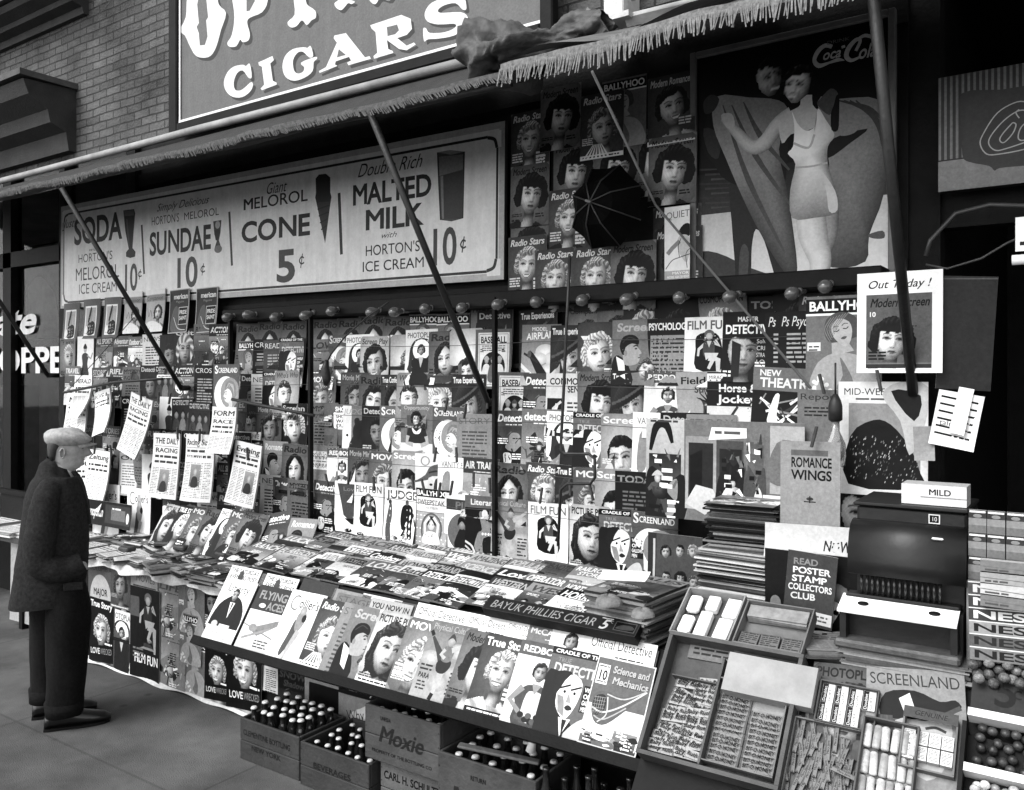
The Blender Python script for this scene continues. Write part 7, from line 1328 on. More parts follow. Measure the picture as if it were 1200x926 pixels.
tr, tx0, tx1, tv0, tv1 = tray('large wooden candy tray leaning beside the magazine stand', ((752, 890), (918, 936), (795, 745), (946, 783)), .075, .014, TRW, cat='tray', name='candy_tray')
# wrapped bars
def bar_art(t, bg, tc, a=.28, it=0, seed=0):
    q = random.Random(seed); A = Art(a, bg); A.rect(0, 0, .06, a, bg * .7); A.rect(.94, 0, 1, a, bg * .7); A.text(t, .08, a * .28, a * .5, tc, w=.84, it=it, b=.02)
    for k in range(3): A.line([(q.random(), 0), (q.random(), a)], .012, bg * .75)
    return A
def bar(art, w, t, name='candy_bar'):
    me = art.mesh(name, w, t, eps=4e-5, edge=.55); 
    for v in me.vertices: # rounded wrapper
        f = v.co.z / (w * art.a) * 2 - 1; v.co.y *= (1 - .35 * f * f); v.co.y -= .0 if v.co.y > -1e-5 else .0
    return me
q_ = random.Random(21)
BR = [bar(bar_art('Baby Ruth', .70, .2, .27, .15, k), .104, .017) for k in range(3)]; BC = ((762, 882), (821, 896), (797, 800), (847, 806))
i = 0
for r_ in range(17):
    for cidx in range(2):
        p = bilin(BC, (cidx * .98 - .05) / 2.05, r_ / 16.5); x, v = S2.uv(*p); o = link('candy_bar', BR[i % 3], None, S2.mat(x + q_.uniform(-.004, .004), v, .010 + .004 * (r_ % 2) + q_.uniform(0, .004), q_.uniform(-.03, .03), q_.uniform(-.12, .12) + (.45 if i in (23, 28) else 0), q_.uniform(-.25, .15))); tag(o, 'pale wrapped candy bar lying in the left compartment of the wooden tray', 'candy bar', 'white candy bars in the wooden tray'); i += 1
under(slab(S2, tx0 + .075 + .14, tx0 + .075 + .148, tv0 + .02, tv1 - .06, .005, .06).obj('divider', TRW), tr)
o, x0, x1, v0, v1 = tray('open grey cardboard box with two columns of candy bars in the tray', ((824, 893), (908, 922), (850, 797), (930, 822)), .045, .004, CARD, CARDP, off=.012)
BH = [bar(bar_art('BIT-O-HONEY', .58, .15, .23, .1, k + 9), (x1 - x0 - .016) / 2 * .985, .018) for k in range(3)]; i = 0; hw = (x1 - x0 - .012) / 2
for cidx in range(2):
    for r_ in range(14):
        if cidx == 1 and r_ > 9: continue
        v = v0 + .008 + (v1 - v0 - .02) * r_ / 14; o = link('candy_bar', BH[i % 3], None, S2.mat(x0 + .007 + cidx * hw + q_.uniform(0, .003), v, .014 + q_.uniform(0, .003), q_.uniform(-.02, .02), q_.uniform(-.04, .04), q_.uniform(-.2, .1))); tag(o, 'grey wrapped candy bar in the two-column cardboard box', 'candy bar', 'grey candy bars in the cardboard box'); i += 1
A = Art(.3, .5); A.greek(.1, .2, .8, 2, .1, .2, random.Random(1)); x, v = S2.uv(801, 792); put(A.mesh('paper', .18, .002), 'candy_label', S2, x, tv1 - .065, .01, 0, -.02, 'printed card strip at the back of the wooden tray', 'card')
tray('dark curved cardboard lip behind the white candy bars', ((792, 800), (846, 806), (795, 786), (846, 795)), .05, .004, CARDD, walls='b', base=False, cat='card', name='cardboard_lip')
def lidbox(label, c, h, m, off=0, pl=S2, name='carton', cat='carton', art=None):
    x0, v0 = pl.uv(*c[0]); x1, _ = pl.uv(*c[1]); _, v1 = pl.uv(*c[2]); o = slab(pl, x0, x1, v0, v1, off, off + h).obj(name, m); tag(o, label, cat); return x0, x1, v0, v1
lidbox('plain pale closed carton behind the two-column candy box', ((852, 818), (956, 842), (858, 774), (962, 797)), .05, CARDP, .028)
# packet box black and white
o, x0, x1, v0, v1 = tray('small dark box of white gum packets under the film magazines', ((958, 848), (1026, 868), (965, 801), (1034, 818)), .04, .004, CARDD, off=.01)
def pack(t, w, a, bg=.85, vert=True):
    A = Art(a, bg); A.rect(.04, .04, .45, a - .04, .12); A.text(t, .36, .1, .22, .9, w=a * .78, rot=math.pi / 2); A.text('GUM', .75, .12, .2, .2, w=a * .6, rot=math.pi / 2); A.frame(0, 0, 1, a, .03, .4); return A.mesh('packet', w, .018, eps=4e-5, edge=.8)
pw = (x1 - x0 - .012) / 4; PK = pack('Doublet', pw * .94, ((v1 - v0) * .47) / (pw * .94)); i = 0
for r_ in range(2):
    for k in range(4):
        if r_ == 0 and k == 3: continue
        o = link('gum_packet', PK, None, S2.mat(x0 + .006 + k * pw, v0 + .007 + r_ * (v1 - v0 - .014) * .5, .016, q_.uniform(-.01, .01), q_.uniform(-.02, .02))); tag(o, 'white packet with black band in the small dark gum box', 'gum packet', 'gum packets in the small dark box')
# stick candy
o, x0, x1, v0, v1 = tray('shallow tray of scattered stick candies at the bottom', ((915, 938), (1008, 952), (938, 842), (1014, 866)), .04, .004, CARD, off=.004)
SK = []
for k in range(4):
    A = Art(.16, .52); A.text('Mary Jane', .25, .045, .075, .22, w=.5, it=.1, b=.02); A.poly([(0, 0), (.08, .08), (0, .16)], .35); A.poly([(1, 0), (.92, .08), (1, .16)], .35); A.rect(0, .13, 1, .16, .4); SK.append(A.mesh('stick_candy', .085, .010, eps=4e-5, edge=.4))
for i in range(64):
    r_, c_ = divmod(i, 11); x = x0 + .01 + (x1 - x0 - .03) * (c_ + .5) / 11 + q_.uniform(-.006, .006); v = v0 + .012 + (v1 - v0 - .09) * r_ / 5.2
    ro = -R(90) + q_.uniform(-.35, .35) if i != 40 else .2
    o = link('stick_candy', SK[i % 4], None, S2.mat(x, v, .008 + .007 * (i % 3) + (.03 if i == 40 else 0), 0, ro + 0, q_.uniform(-.1, .1))); tag(o, 'small grey wrapped stick candy scattered in the shallow tray', 'candy', 'stick candies in the shallow tray')
# rolls
o, x0, x1, v0, v1 = tray('dark box of paper-wrapped candy rolls right of the stick candies', ((1006, 944), (1072, 958), (1014, 846), (1080, 862)), .06, .005, CARDD, off=.012)
RL = []
for k in range(3):
    m = MB().tube([(0, 0, 0), (0, 0, .004), (0, 0, .068), (0, 0, .072)], [.009, .0125, .0125, .009], 12); RL.append(m.mesh('candy_roll', mat('roll_paper_%s' % ('pale', 'grey', 'striped')[k], (.5, .3, .4)[k], .5, 90 if k == 2 else 25, .4)))
for r_ in range(3):
    for k in range(6):
        x = x0 + .016 + (x1 - x0 - .03) * k / 5; v = v1 - .09 - r_ * .078; b = S2.mat(x, v, .032 + .012 * (r_ == 0) + q_.uniform(0, .004), 0, q_.uniform(-.08, .08), q_.uniform(-.08, .05)); o = link('candy_roll', RL[(k + r_ * 2) % 3], None, b); tag(o, 'paper-wrapped candy roll standing in rows in the dark box', 'candy roll', 'candy rolls in the dark box')
# upright carton with white packets
o, x0, x1, v0, v1 = tray('grey display carton of white packets in front of the hat magazine', ((1056, 905), (1118, 918), (1062, 838), (1128, 856)), .04, .005, CARD, off=.02)
A = Art(.22, .35); A.text('GENUINE', .2, .06, .1, .1, w=.6, it=.2); link('carton_header', A.mesh('carton_header', x1 - x0, .003), None, S2.mat(x0, v1 - .02, .062, 0, 0)); hd = bpy.data.objects['carton_header']; M0 = hd.matrix_world.copy(); hd.parent = o; hd.matrix_parent_inverse = Matrix.Translation(o.location).inverted()
A = Art(1.3, .88); A.greek(.1, 1.1, .8, 8, .13, .35, random.Random(4)); A.frame(0, 0, 1, 1.3, .02, .6); pw = (x1 - x0 - .012) / 4; PK2 = A.mesh('packet', pw * .93, .02, eps=4e-5, edge=.8)
for r_ in range(2):
    for k in range(4): oo = link('candy_packet', PK2, None, S2.mat(x0 + .006 + k * pw, v0 + .03 + r_ * pw * 1.32, .03, 0, q_.uniform(-.02, .02))); tag(oo, 'white printed packet set in the grey display carton', 'packet', 'white packets in the display carton')
for k, (px, py) in enumerate(((1078, 922), (1105, 928))):
    h = S2.hit(px, py); M_l = Matrix.Translation(h) @ Matrix((S2.ex, S2.ev, S2.n)).transposed().to_4x4(); o = MB().lathe([(.036, 0), (.037, .002), (.037, .012), (.034, .016), (.028, .0165), (.026, .014), (.018, .014), (.017, .016), (.0, .0165)], 24).obj('round_tin', mat('tin_grey', .22, .35, 15, .4, metal=.3), None, M_l); tag(o, ('left', 'right')[k] + ' one of two round grey tins below the display carton', 'tin')
# magazines lying at the top of the candy stand
def hatcover():
    A = Art(1.3, .58); A.text('SCREENLAND', .04, 1.1, .13, .25, w=.92, it=-.1); A.sp([(.15, .75), (.2, 1.0), (.5, 1.05), (.75, .95), (.9, .98), (.95, .88), (.7, .78), (.4, .72)], .12); A.curve([(.1, .72), (.4, .68), (.7, .76), (.95, .9)], .05, .35); A.poly([(.34, .95), (.45, 1.02), (.5, .85), (.4, .78)], .85); A.sp([(.3, .7), (.4, .3), (.6, .1), (.8, .3), (.85, .75), (.6, .72)], .72); A.ell(.7, .55, .09, .05, .9); A.ell(.7, .55, .035, .04, .15); A.curve([(.6, .64), (.7, .66), (.8, .62)], .03, .3); A.ell(.48, .56, .05, .03, .3)
    for k in range(8): A.curve([(.12 + .02 * k, .75), (.15 + .02 * k, .4), (.08 + .03 * k, .05)], .03, .35 + .03 * (k % 3))
    return A
def photoplay2(): A = portrait('PHOTOPLAY', .45, .1, 'wave', .08, .8, r=.42, cy=.58, b=.028, ang=-.1, bg2=.5); return A
S4 = Plane((0, 2.98, .93), (0, .28, .33))
for px, py, W, mk, lb, ro, off in ((964, 779, .23, photoplay2, 'magazine with a dark-haired woman and bold capitals above the gum box', -.08, .012), (1034, 786, .29, hatcover, 'magazine of a woman in a tilted dark hat at the right of the candy stand', -.12, .02), (936, 783, .2, lambda: portrait('Screen', .55, .2, 'wave', .2, .7), 'mostly covered film magazine left of the bold capitals one', -.05, .006)):
    x, v = S2.uv(px, py); me = mk().mesh('magazine', W, .005, bend=(0, .004, 0)); put(me, 'magazine', S2, x, v - height(me), off, 0, ro, lb)
# boxes on the ledge above the tray
S3 = Plane((0, 3.05, 1.025), (0, .84, .54))
o, x0, x1, v0, v1 = tray('open cardboard box of white tubes above the wooden tray', ((790, 752), (860, 762), (808, 697), (874, 709)), .05, .005, CARDP, CARDD, pl=S3)
for k, (u, v, ww, hh, lb) in enumerate(((.06, .1, .22, .38, 'white rounded tube at lower left of the open box'), (.06, .56, .22, .36, 'white rounded tube at upper left of the open box'), (.36, .04, .2, .55, 'long white tube in the middle of the open box'), (.68, .08, .24, .42, 'white packet at lower right of the open box'), (.70, .54, .24, .4, 'white packet at upper right of the open box'), (.38, .64, .2, .3, 'short white tube at the top of the open box'))):
    W_, H_ = (x1 - x0), (v1 - v0); o = MB().box((0, -.03, 0), (W_ * ww, 0, H_ * hh), bev=.01 if k in (0, 1) else .004).obj('paper_tube', mat('paper_white', .75, .6, 8, .1), None, S3.mat(x0 + W_ * u, v0 + H_ * v, .006, 0, q_.uniform(-.05, .05))); tag(o, lb, 'tube')
o, x0, x1, v0, v1 = tray('wide open carton of flat grey packets right of the tube box', ((862, 763), (936, 780), (880, 712), (962, 730)), .055, .005, CARD, CARD, pl=S3)
A = Art(.9, .5); A.greek(.08, .8, .84, 6, .12, .25, random.Random(6)); A.frame(0, 0, 1, .9, .03, .35); FP = A.mesh('packet', (x1 - x0 - .02) / 3 * .95, .02, edge=.45)
for k in range(3): oo = link('flat_packet', FP, None, S3.mat(x0 + .008 + k * (x1 - x0 - .016) / 3, v0 + .012, .012, 0, q_.uniform(-.04, .04))); tag(oo, 'flat grey printed packet in the wide carton', 'packet', 'flat packets in the wide carton')
for k in range(5): oo = MB().box((0, -.005, 0), (x1 - x0 - .03, 0, max(.04, v1 - v0 - .155))).obj('paper_strip', mat('strip_grey', .2 + .03 * k, .7, 30, .3), None, S3.mat(x0 + .014, v0 + .14, .012 + .007 * k, 0, q_.uniform(-.03, .03))); tag(oo, 'long grey paper strip layered at the back of the wide carton', 'paper strip', 'paper strips in the wide carton')
# piles of books and magazines behind
fl2 = Plane((0, 0, 1.02), (0, 1, 0))
z = pile('tall mixed pile of magazines beside the faces folder', fl2, WY(3.42).uv(862, 640)[0], 3.52, .32, .26, 48, -.05, 91, None, th=.0052, edge=(.1, .9), jit=.018)
pile('dark upper pile of magazines under the catalogue folder', Plane((0, 0, 1.022 + z), (0, 1, 0)), WY(3.42).uv(868, 600)[0], 3.54, .30, .25, 30, .06, 92, dimart(5, bg=.3), th=.0055, edge=(.05, .6), jit=.02)
pile('low dark pile of folders behind the tube box', fl2, WY(3.3).uv(858, 700)[0], 3.34, .30, .2, 6, -.04, 93, None, th=.010, edge=(.03, .25), jit=.012)
# dark poster with sign-holding man and the paper sign
def stampp():
    A = Art(1.2, .16); A.sp([(.6, .3), (.66, .6), (.8, .7), (.95, .55), (1.0, .2), (.7, .15)], .1); A.ell(.8, .82, .1, .12, .72, .5); A.sp([(.7, .85), (.76, .98), (.92, .96), (.9, .86), (.8, .9)], .2); A.poly([(.66, .72), (.74, .45), (.86, .66), (.78, .7)], .95); A.ell(.78, .58, .03, .03, .1); A.line([(.2, .4), (.3, .45)], .06, .6); A.ell(.12, .6, .06, .08, .55); A.line([(.12, .56), (.14, .4), (.3, .4)], .05, .5); return A
def msign():
    A = Art(1.5, .34)
    for k, (t, c) in enumerate((('READ', .6), ('POSTER', .92), ('STAMP', .92), ('COLLECTORS', .88), ('CLUB', .85))): A.text(t, .12 if k != 3 else .06, 1.22 - .18 * k, .13, c, w=(.5, .76, .7, .88, .5)[k], b=.025, rot=.06)
    A.rect(.02, .06, .98, .3, .85); A.greek(.1, .2, .8, 2, .08, .4, random.Random(2)); return A
put(stampp().mesh('poster', .345, .006), 'poster', WY(3.34), WY(3.34).uv(897, 640)[0], WY(3.34).uv(897, 640)[1] - .42, 0, 0, 0, 'dark poster of a white-collared man left of the black machine', 'poster')
put(msign().mesh('paper_sign', .18, .006, bend=(.006, .012, 0)), 'paper_sign', WY(3.28), WY(3.28).uv(918, 654)[0], WY(3.28).uv(912, 724)[1], 0, .05, .08, 'tilted grey sign of bold white words held before the dark poster', 'sign')
def wpaper(): A = Art(.36, .8); A.text('NOW', .62, .1, .11, .15, w=.28, it=.2, b=.02); return A
put(wpaper().mesh('paper', .36, .004, bend=(0, .03, .0)), 'paper', WY(3.38), WY(3.38).uv(898, 650)[0], WY(3.38).uv(898, 650)[1], 0, 0, -.03, 'curled white paper sheet above the dark poster', 'paper')
pile('flat paper pile left of the tilted sign foot', fl2, WY(3.2).uv(972, 745)[0], 3.16, .2, .26, 4, .5, 95, newsp('AD', 3, 1.2, photo=False, bg=.6), 'paper stack', 'paper_stack')
pile('thick pile of newspapers under the black machine', fl2, -.53, 3.18, .40, .3, 9, .03, 96, None, 'newspaper stack', 'newspaper_stack', th=.006, edge=(.4, .7))
# ---------------------------------------------------------------- black vending machine
VM = empty('vending_machine', Matrix.Translation((-.53, 3.2, 1.08))); tag(VM, 'black metal vending machine with a curved hood and white ledge', 'vending machine')
ENM = mat('black_enamel', .007, .45, 6, .4, .12, bs=30, spec=.35); X0, X1 = -.725, -.345
under(MB().box((X0 + .03, 3.16, 1.09), (X1 - .005, 3.46, 1.545), bev=.008).obj('cabinet', ENM), VM)
under(MB().box((X0 + .02, 3.15, 1.545), (X1 + .0, 3.47, 1.558), bev=.004).obj('top_rim', ENM), VM)
prof = [(3.16, 1.50), (3.135, 1.497), (3.11, 1.485), (3.088, 1.46), (3.075, 1.42), (3.068, 1.37), (3.066, 1.325), (3.09, 1.318), (3.16, 1.316)]
under(MB().loft([[Vector((X0 + .02, y, z)) for y, z in prof], [Vector((X1 - .0, y, z)) for y, z in prof]]).obj('hood', ENM), VM)
for k in range(15): x = X0 + .055 + k * .0175; under(MB().tube([(x, 3.12, 1.245), (x, 3.12, 1.318)], .0055, 8).obj('tube', mat('tube_metal', .05, .25, metal=.7)), VM)
under(MB().box((X0 + .005, 3.105, 1.225), (X1 - .02, 3.16, 1.245), bev=.004).obj('grille_sill', ENM), VM)
lg_ = slab(Plane((0, 3.03, 1.195), (0, .9, .34)), X0 - .005, X1 - .02, 0, .10, 0, .010).obj('ledge', mat('white_enamel', .85, .3, 8, .06)); under(lg_, VM)
PLD = Plane((0, 3.03, 1.195), (0, .9, .34))
for x in (X0 + .07, X1 - .09): o = MB().lathe([(.012, .0105), (.012, .0125), (.0, .013)], 14).obj('slot_knob', BLACK, None, Matrix.Translation(PLD.at(x, .05)) @ Matrix((PLD.ex * 1.5, PLD.ev, PLD.n)).transposed().to_4x4()); o.parent = VM; o.matrix_parent_inverse = Matrix.Translation(VM.location).inverted()
under(MB().box((X0 + .01, 3.10, 1.09), (X1 - .01, 3.158, 1.224)).box((X0 + .0, 3.045, 1.10), (X0 + .02, 3.10, 1.20)).box((X1 - .04, 3.045, 1.10), (X1 - .02, 3.10, 1.20)).obj('tray_box', ENM), VM)
under(MB().box((X0 - .015, 3.02, 1.075), (X1 - .01, 3.16, 1.105), bev=.008).obj('base_moulding', mat('worn_enamel', .06, .45, 14, .5, .3)), VM)
A = Art(.9, .1); A.frame(0, 0, 1, .9, .1, .85); A.text('10', .25, .25, .4, .85, w=.5); o = link('price_plate', A.mesh('price_plate', .035, .002), VM); o.matrix_parent_inverse = Matrix.Translation(VM.location).inverted(); o.matrix_basis = WY(3.157).mat(X1 - .12, 1.503)
under(MB().box((X1 - .10, 3.078, 1.462), (X1 - .065, 3.086, 1.47), bev=.003).obj('maker_badge', mat('badge_tin', .7, .3, metal=.2)), VM)
A = Art(.34, .85); A.text('MILD', .42, .17, .1, .1, w=.35, b=.02); A.rect(.3, .12, 1, .14, .6); o = A.mesh('cigarette_carton', .2, .11, edge=.75); put(o, 'cigarette_carton', WY(3.3), -.555, 1.56, 0, 0, 0, 'white carton lettered in black on top of the black machine', 'carton')
def cig(seed):
    q = random.Random(seed); A = Art(1.45, .6); A.rect(0, .95, 1, 1.45, .3); A.rect(.05, 1.3, .95, 1.42, .9); A.rect(0, .0, 1, .5, .5); A.ell(.5, 1.1, .25, .12, .6); return A
CG = cig(1).mesh('cigarette_pack', .05, .022, edge=.6)
for k in range(9):
    r_, c_ = divmod(k, 3); o = link('cigarette_pack', CG, None, WY(3.12).mat(-.34 + c_ * .053, 1.345 + r_ * .075 + .0, 0, q_.uniform(-.05, .05))); tag(o, 'cigarette pack stacked in the wall of packs right of the machine', 'cigarette pack', 'cigarette packs right of the machine')
b_ = MB().box((-.345, 3.09, 1.02), (-.17, 3.3, 1.342), bev=.005).obj('glass_case_back', mat('case_grey', .14, .5, 8, .4)); b_.name = 'pack_stand'; tag(b_, 'grey stand carrying the cigarette packs right of the machine', 'stand')
SR = Plane((0, 2.72, .62), (0, .30, .40))
# right-hand candy case
rc = empty('candy_case', Matrix.Translation((-.2, 2.9, .62))); tag(rc, 'dark candy case with glass fronts and price panels at right edge', 'candy case')
rx = S2.uv(1137, 850)[0]
under(slab(S2, rx, .3, -.3, .30, .0, .03).obj('case_body', BLACK), rc); under(slab(S2, rx - .012, rx, -.3, .32, .0, .09).obj('side_panel', BLACK), rc)
for py in (847, 912): x, v = S2.uv(1142, py); under(slab(S2, rx, .3, v - .012, v + .012, .03, .088).obj('rail', mat('rail_white', .6, .35, 8, .2)), rc)
A = Art(.5, .24); A.text('5', .04, .28, .16, .08, b=.02); A.text('5', .14, .05, .22, .08, b=.02); A.text('c', .26, .12, .1, .08); A.text('ALL', .5, .2, .14, .1); A.text('CANDY', .56, .04, .12, .1); x, v = S2.uv(1142, 842); o = link('price_panel', A.mesh('price_panel', .42, .004), rc); o.matrix_parent_inverse = Matrix.Translation(rc.location).inverted(); o.matrix_basis = S2.mat(rx + .002, v + .012, .05)
q2 = random.Random(4)
def ball_group(n, c, r, label, group, cat, name, mt, pl=S2, o0=.03, wr=0):
    mats_ = [mat('%s_%s' % (name, k), g_, .35, 60, .5, .6 if wr else .2, bs=90) for k, g_ in zip(('pale', 'mid', 'dark'), mt)]
    MS = []
    for m in mats_:
        mb = MB(); mb.grid(lambda u, v: Vector((r * math.cos(u * 6.2832) * math.sin(v * 3.1416), r * math.sin(u * 6.2832) * math.sin(v * 3.1416), r * .9 * math.cos(v * 3.1416))) * (1 + wr * math.sin(u * 44) * math.sin(v * 17)), 12, 8); MS.append(mb.mesh(name, m))
    pts = []; t = 0
    while len(pts) < n and t < 4000:
        t += 1; p = bilin(c, q2.random(), q2.random()); x, v = pl.uv(*p); lv = int(len(pts) / (n * .55))
        if all((x - a) ** 2 + (v - b) ** 2 + ((lv - l) * r * 1.3) ** 2 > (1.75 * r) ** 2 for a, b, l in pts): pts.append((x, v, lv))
    for i, (x, v, lv) in enumerate(pts):
        o = link(name, MS[i % 3], None, Matrix.Translation(pl.at(x, v, o0 + r + lv * r * 1.3)) @ Matrix.Rotation(i, 4, 'X')); tag(o, label, cat, group)
ball_group(52, ((1144, 898), (1225, 920), (1148, 858), (1225, 872)), .0145, 'round hard candy in the upper glass bin at right edge', 'hard candies in the upper bin', 'candy', 'hard_candy', (.045, .025, .015))  # colours darkened to stand for shade behind the bin glass, which is not modelled
ball_group(24, ((1140, 950), (1215, 960), (1146, 926), (1215, 940)), .014, 'pale lump of candy in the lower bin at right edge', 'candies in the lower bin', 'candy', 'lump_candy', (.5, .35, .2))
S5 = Plane((0, 2.97, .93), (0, .28, .33)); 
ball_group(30, ((1140, 808), (1216, 818), (1146, 770), (1216, 776)), .0165, 'foil-wrapped chocolate ball below the chocolate bar box', 'foil chocolates', 'chocolate', 'foil_chocolate', (.16, .10, .06), pl=S2, o0=.05, wr=.06)
def nestle():
    A = Art(1.1, .5); 
    for k in range(6): A.rect(0, .18 * k, 1, .18 * k + .165, (.5, .42, .62, .3, .3, .35)[k]); A.text('NESTLES', .03, .18 * k + .03, .11, (.15, .2, .15, .9, .85, .8)[k], w=1.5, b=.025); A.rect(0, .18 * k + .165, 1, .18 * k + .18, .85)
    return A
S7 = Plane((0, 2.99, .93), (0, .10, .4)); x, v = S7.uv(1138, 772); put(nestle().mesh('chocolate_box', .22, .03, edge=.5), 'chocolate_box', S7, x, v, .0, 0, -.05, 'open box of chocolate bars with repeated big capitals at right edge', 'box')
for k in range(8):
    r_, c_ = divmod(k, 2); x, v = WY(3.03).uv(1150, 707 - r_ * 13); x += c_ * .131; A = Art(.3, .66 + .12 * (k * 7 % 3 - 1)); A.line([(0, .15), (1, .12)], .02, .5); A.greek(.1, .05, .5, 1, .1, .4, random.Random(k)); o = link('wrapped_packet', A.mesh('wrapped_packet', .127, .03, edge=.75), None, WY(3.03).mat(x, v, .0, 0, q_.uniform(-.03, .03))); tag(o, 'white wrapped packet stacked above the chocolate bar box', 'packet', 'white packets above the chocolate box')
o = MB().box((-.21, 3.05, 1.15), (-.1, 3.1, 1.30), bev=.004).box((-.215, 3.04, 1.30), (-.095, 3.11, 1.36), bev=.02).obj('jar', mat('grey_jar', .25, .3, 10, .4)); tag(o, 'grey jar partly cut by the right edge above the white packets', 'jar')
# hanging things at the right of the rack
h = WY(3.5).hit(979, 440); lp = empty('hanging_lamp', Matrix.Translation(h)); tag(lp, 'clear glass bottle shade hung on a dark socket before the crowd photo', 'lamp')
zz = lambda py: WY(3.5).hit(980, py).z - h.z
MB().tube([(0, 0, .05), (0, 0, zz(462))], .004, 6).obj('cord', IRON, lp); MB().lathe([(.01, zz(462)), (.022, zz(470)), (.027, zz(476)), (.027, zz(492)), (.018, zz(494))][::-1], 14).obj('socket', IRON, lp)
gl2 = bpy.data.materials.new('clear_glass'); gl2.use_nodes = True; g2 = gl2.node_tree.nodes['Principled BSDF']; g2.inputs['Roughness'].default_value = .05; g2.inputs['Transmission Weight'].default_value = .85; g2.inputs['Base Color'].default_value = (.85, .85, .85, 1)
MB().lathe([(.016, zz(494)), (.016, zz(505)), (.038, zz(520)), (.04, zz(530)), (.038, zz(545)), (.03, zz(547))][::-1], 16).obj('glass_shade', gl2, lp)
A = Art(2.3, .25); A.line([(.0, 2.24), (1, 2.26)], .03, .4); me = A.mesh('board', .185, .006); put(me, 'card', WY(3.58), WY(3.58).uv(1096, 455)[0], WY(3.58).uv(1096, 455)[1], 0, .25, .06, 'dark blank card standing in the doorway edge beside the announcement card', 'card')
for px, py, W, a, ro, lb, mk in ((1088, 455, .15, 1.35, .18, 'tilted lettered white leaflet in the doorway edge', 0), (1112, 452, .05, 3.4, .2, 'narrow white paper strip right of the tilted leaflet', 1), (1072, 500, .07, 1.8, -.05, 'crumpled pale paper beside the crowd photo newspaper', 2)):
    A = Art(a, .9 if mk != 2 else .6)
    if mk == 0:
        for k in range(6): A.line([(.08, 1.2 - .18 * k), (.9, 1.16 - .18 * k)], .05, .1)
        A.text('tales', .15, .5, .14, .15)
    me = A.mesh('leaflet', W, .004, bend=(0, .02, .01)); x, v = WY(3.5).uv(px, py); put(me, 'leaflet', WY(3.5), x, v - height(me), 0, .1, ro, lb, 'leaflet')
# ---------------------------------------------------------------- the man
mx, my = (WZ(0).hit(72, 845).x, WZ(0).hit(72, 845).y); PM = empty('person', Matrix.Translation((mx, my, 0)) @ Matrix.Rotation(TH + R(25), 4, 'Z'))
tag(PM, 'man in flat cap and dark overcoat studying the magazines, hand in pocket', 'person')
SC_ = .00494
def zx(px, py): return (px - 72) * .0044, 2 - (py - 440) * SC_
def ring(xc, z, rx, ry, yc=0, n=24, p=2.3, tilt=0, wob=0, seed=0):
    out = []
    for k in range(n):
        t = 2 * math.pi * k / n; c, s = math.cos(t), math.sin(t); e = 2 / p
        x = rx * abs(c) ** e * (1 if c > 0 else -1); y = ry * abs(s) ** e * (1 if s > 0 else -1)
        f = 1 + wob * math.sin(t * 5 + seed + z * 9); out.append(Vector((xc + x * f, yc + y * f, z + tilt * x)))
    return out
COAT = mat('wool_coat', .016, .9, 60, .5, .4, bs=220, spec=.1); TROU = mat('wool_trousers', .0055, .9, 60, .5, .4, bs=220, spec=.1); SKIN = mat('skin', .30, .55, 30, .22, .25, bs=120, spec=.3); CAPW = mat('tweed_cap', .33, .9, 45, .3, .5, bs=200, spec=.1); HAIR = mat('dark_hair', .02, .6, 80, .5); SHIRT = mat('shirt_cloth', .5, .8, 30, .2); SHOE = mat('shoe_leather', .006, .3, 15, .4, .15, spec=.5)
def dens(rings, k):
    out = []; m = len(rings)
    for i in range(m - 1):
        a, b, c, d = rings[max(i - 1, 0)], rings[i], rings[i + 1], rings[min(i + 2, m - 1)]
        for j in range(k):
            t = j / k; out.append([.5 * (2 * q1 + (q2 - q0) * t + (2 * q0 - 5 * q1 + 4 * q2 - q3) * t * t + (3 * q1 - q0 - 3 * q2 + q3) * t ** 3) for q0, q1, q2, q3 in zip(a, b, c, d)])
    return out + [rings[-1]]
def folds(o, amp, fn):
    """cloth folds modelled into the surface"""
    me = o.data; me.update(); N = [v.normal.copy() for v in me.vertices]
    for v, nn in zip(me.vertices, N): v.co += nn * amp * fn(v.co)
    me.update()
def crease(p, sx, sz, seed): q = noise.noise(Vector((p.x * sx + seed, p.y * sx, p.z * sz))); return (1 - 2 * abs(q)) * .7 + noise.noise(Vector((p.x * 3 * sx, p.y * 3 * sx + seed, p.z * 2.2 * sz))) * .35
# body: head and neck grown into a torso, legs and arms under the clothes (one mesh)
hp = [ # z-pixel, back px, front px, half width, nose, brow
 (556, 63, 86, .052, 0), (552, 62.5, 88, .054, 0), (549, 61.5, 93, .058, 0), (546.5, 60.5, 96.5, .062, 0), (544, 60, 97.6, .064, 0), (541.5, 59.5, 97.8, .067, 0.004), (539.8, 59, 97.2, .069, .003), (538.2, 58.5, 98.6, .070, .004), (536.6, 58, 98.8, .071, .004), (535.2, 57.6, 99.0, .072, .028), (533.4, 57.2, 99.4, .073, .040), (531, 57, 99.8, .074, .034), (528, 56.6, 100.2, .075, .024), (525, 56.4, 100.0, .076, .014), (522.5, 56.4, 100.6, .077, .008), (520, 56.4, 102.6, .077, .002), (517, 56.6, 102.8, .077, 0), (513, 57.2, 102.2, .076, 0), (508, 58.6, 100, .072, 0), (504, 62, 95, .060, 0), (501.5, 69, 88, .035, 0)]
rings = []; n = 40
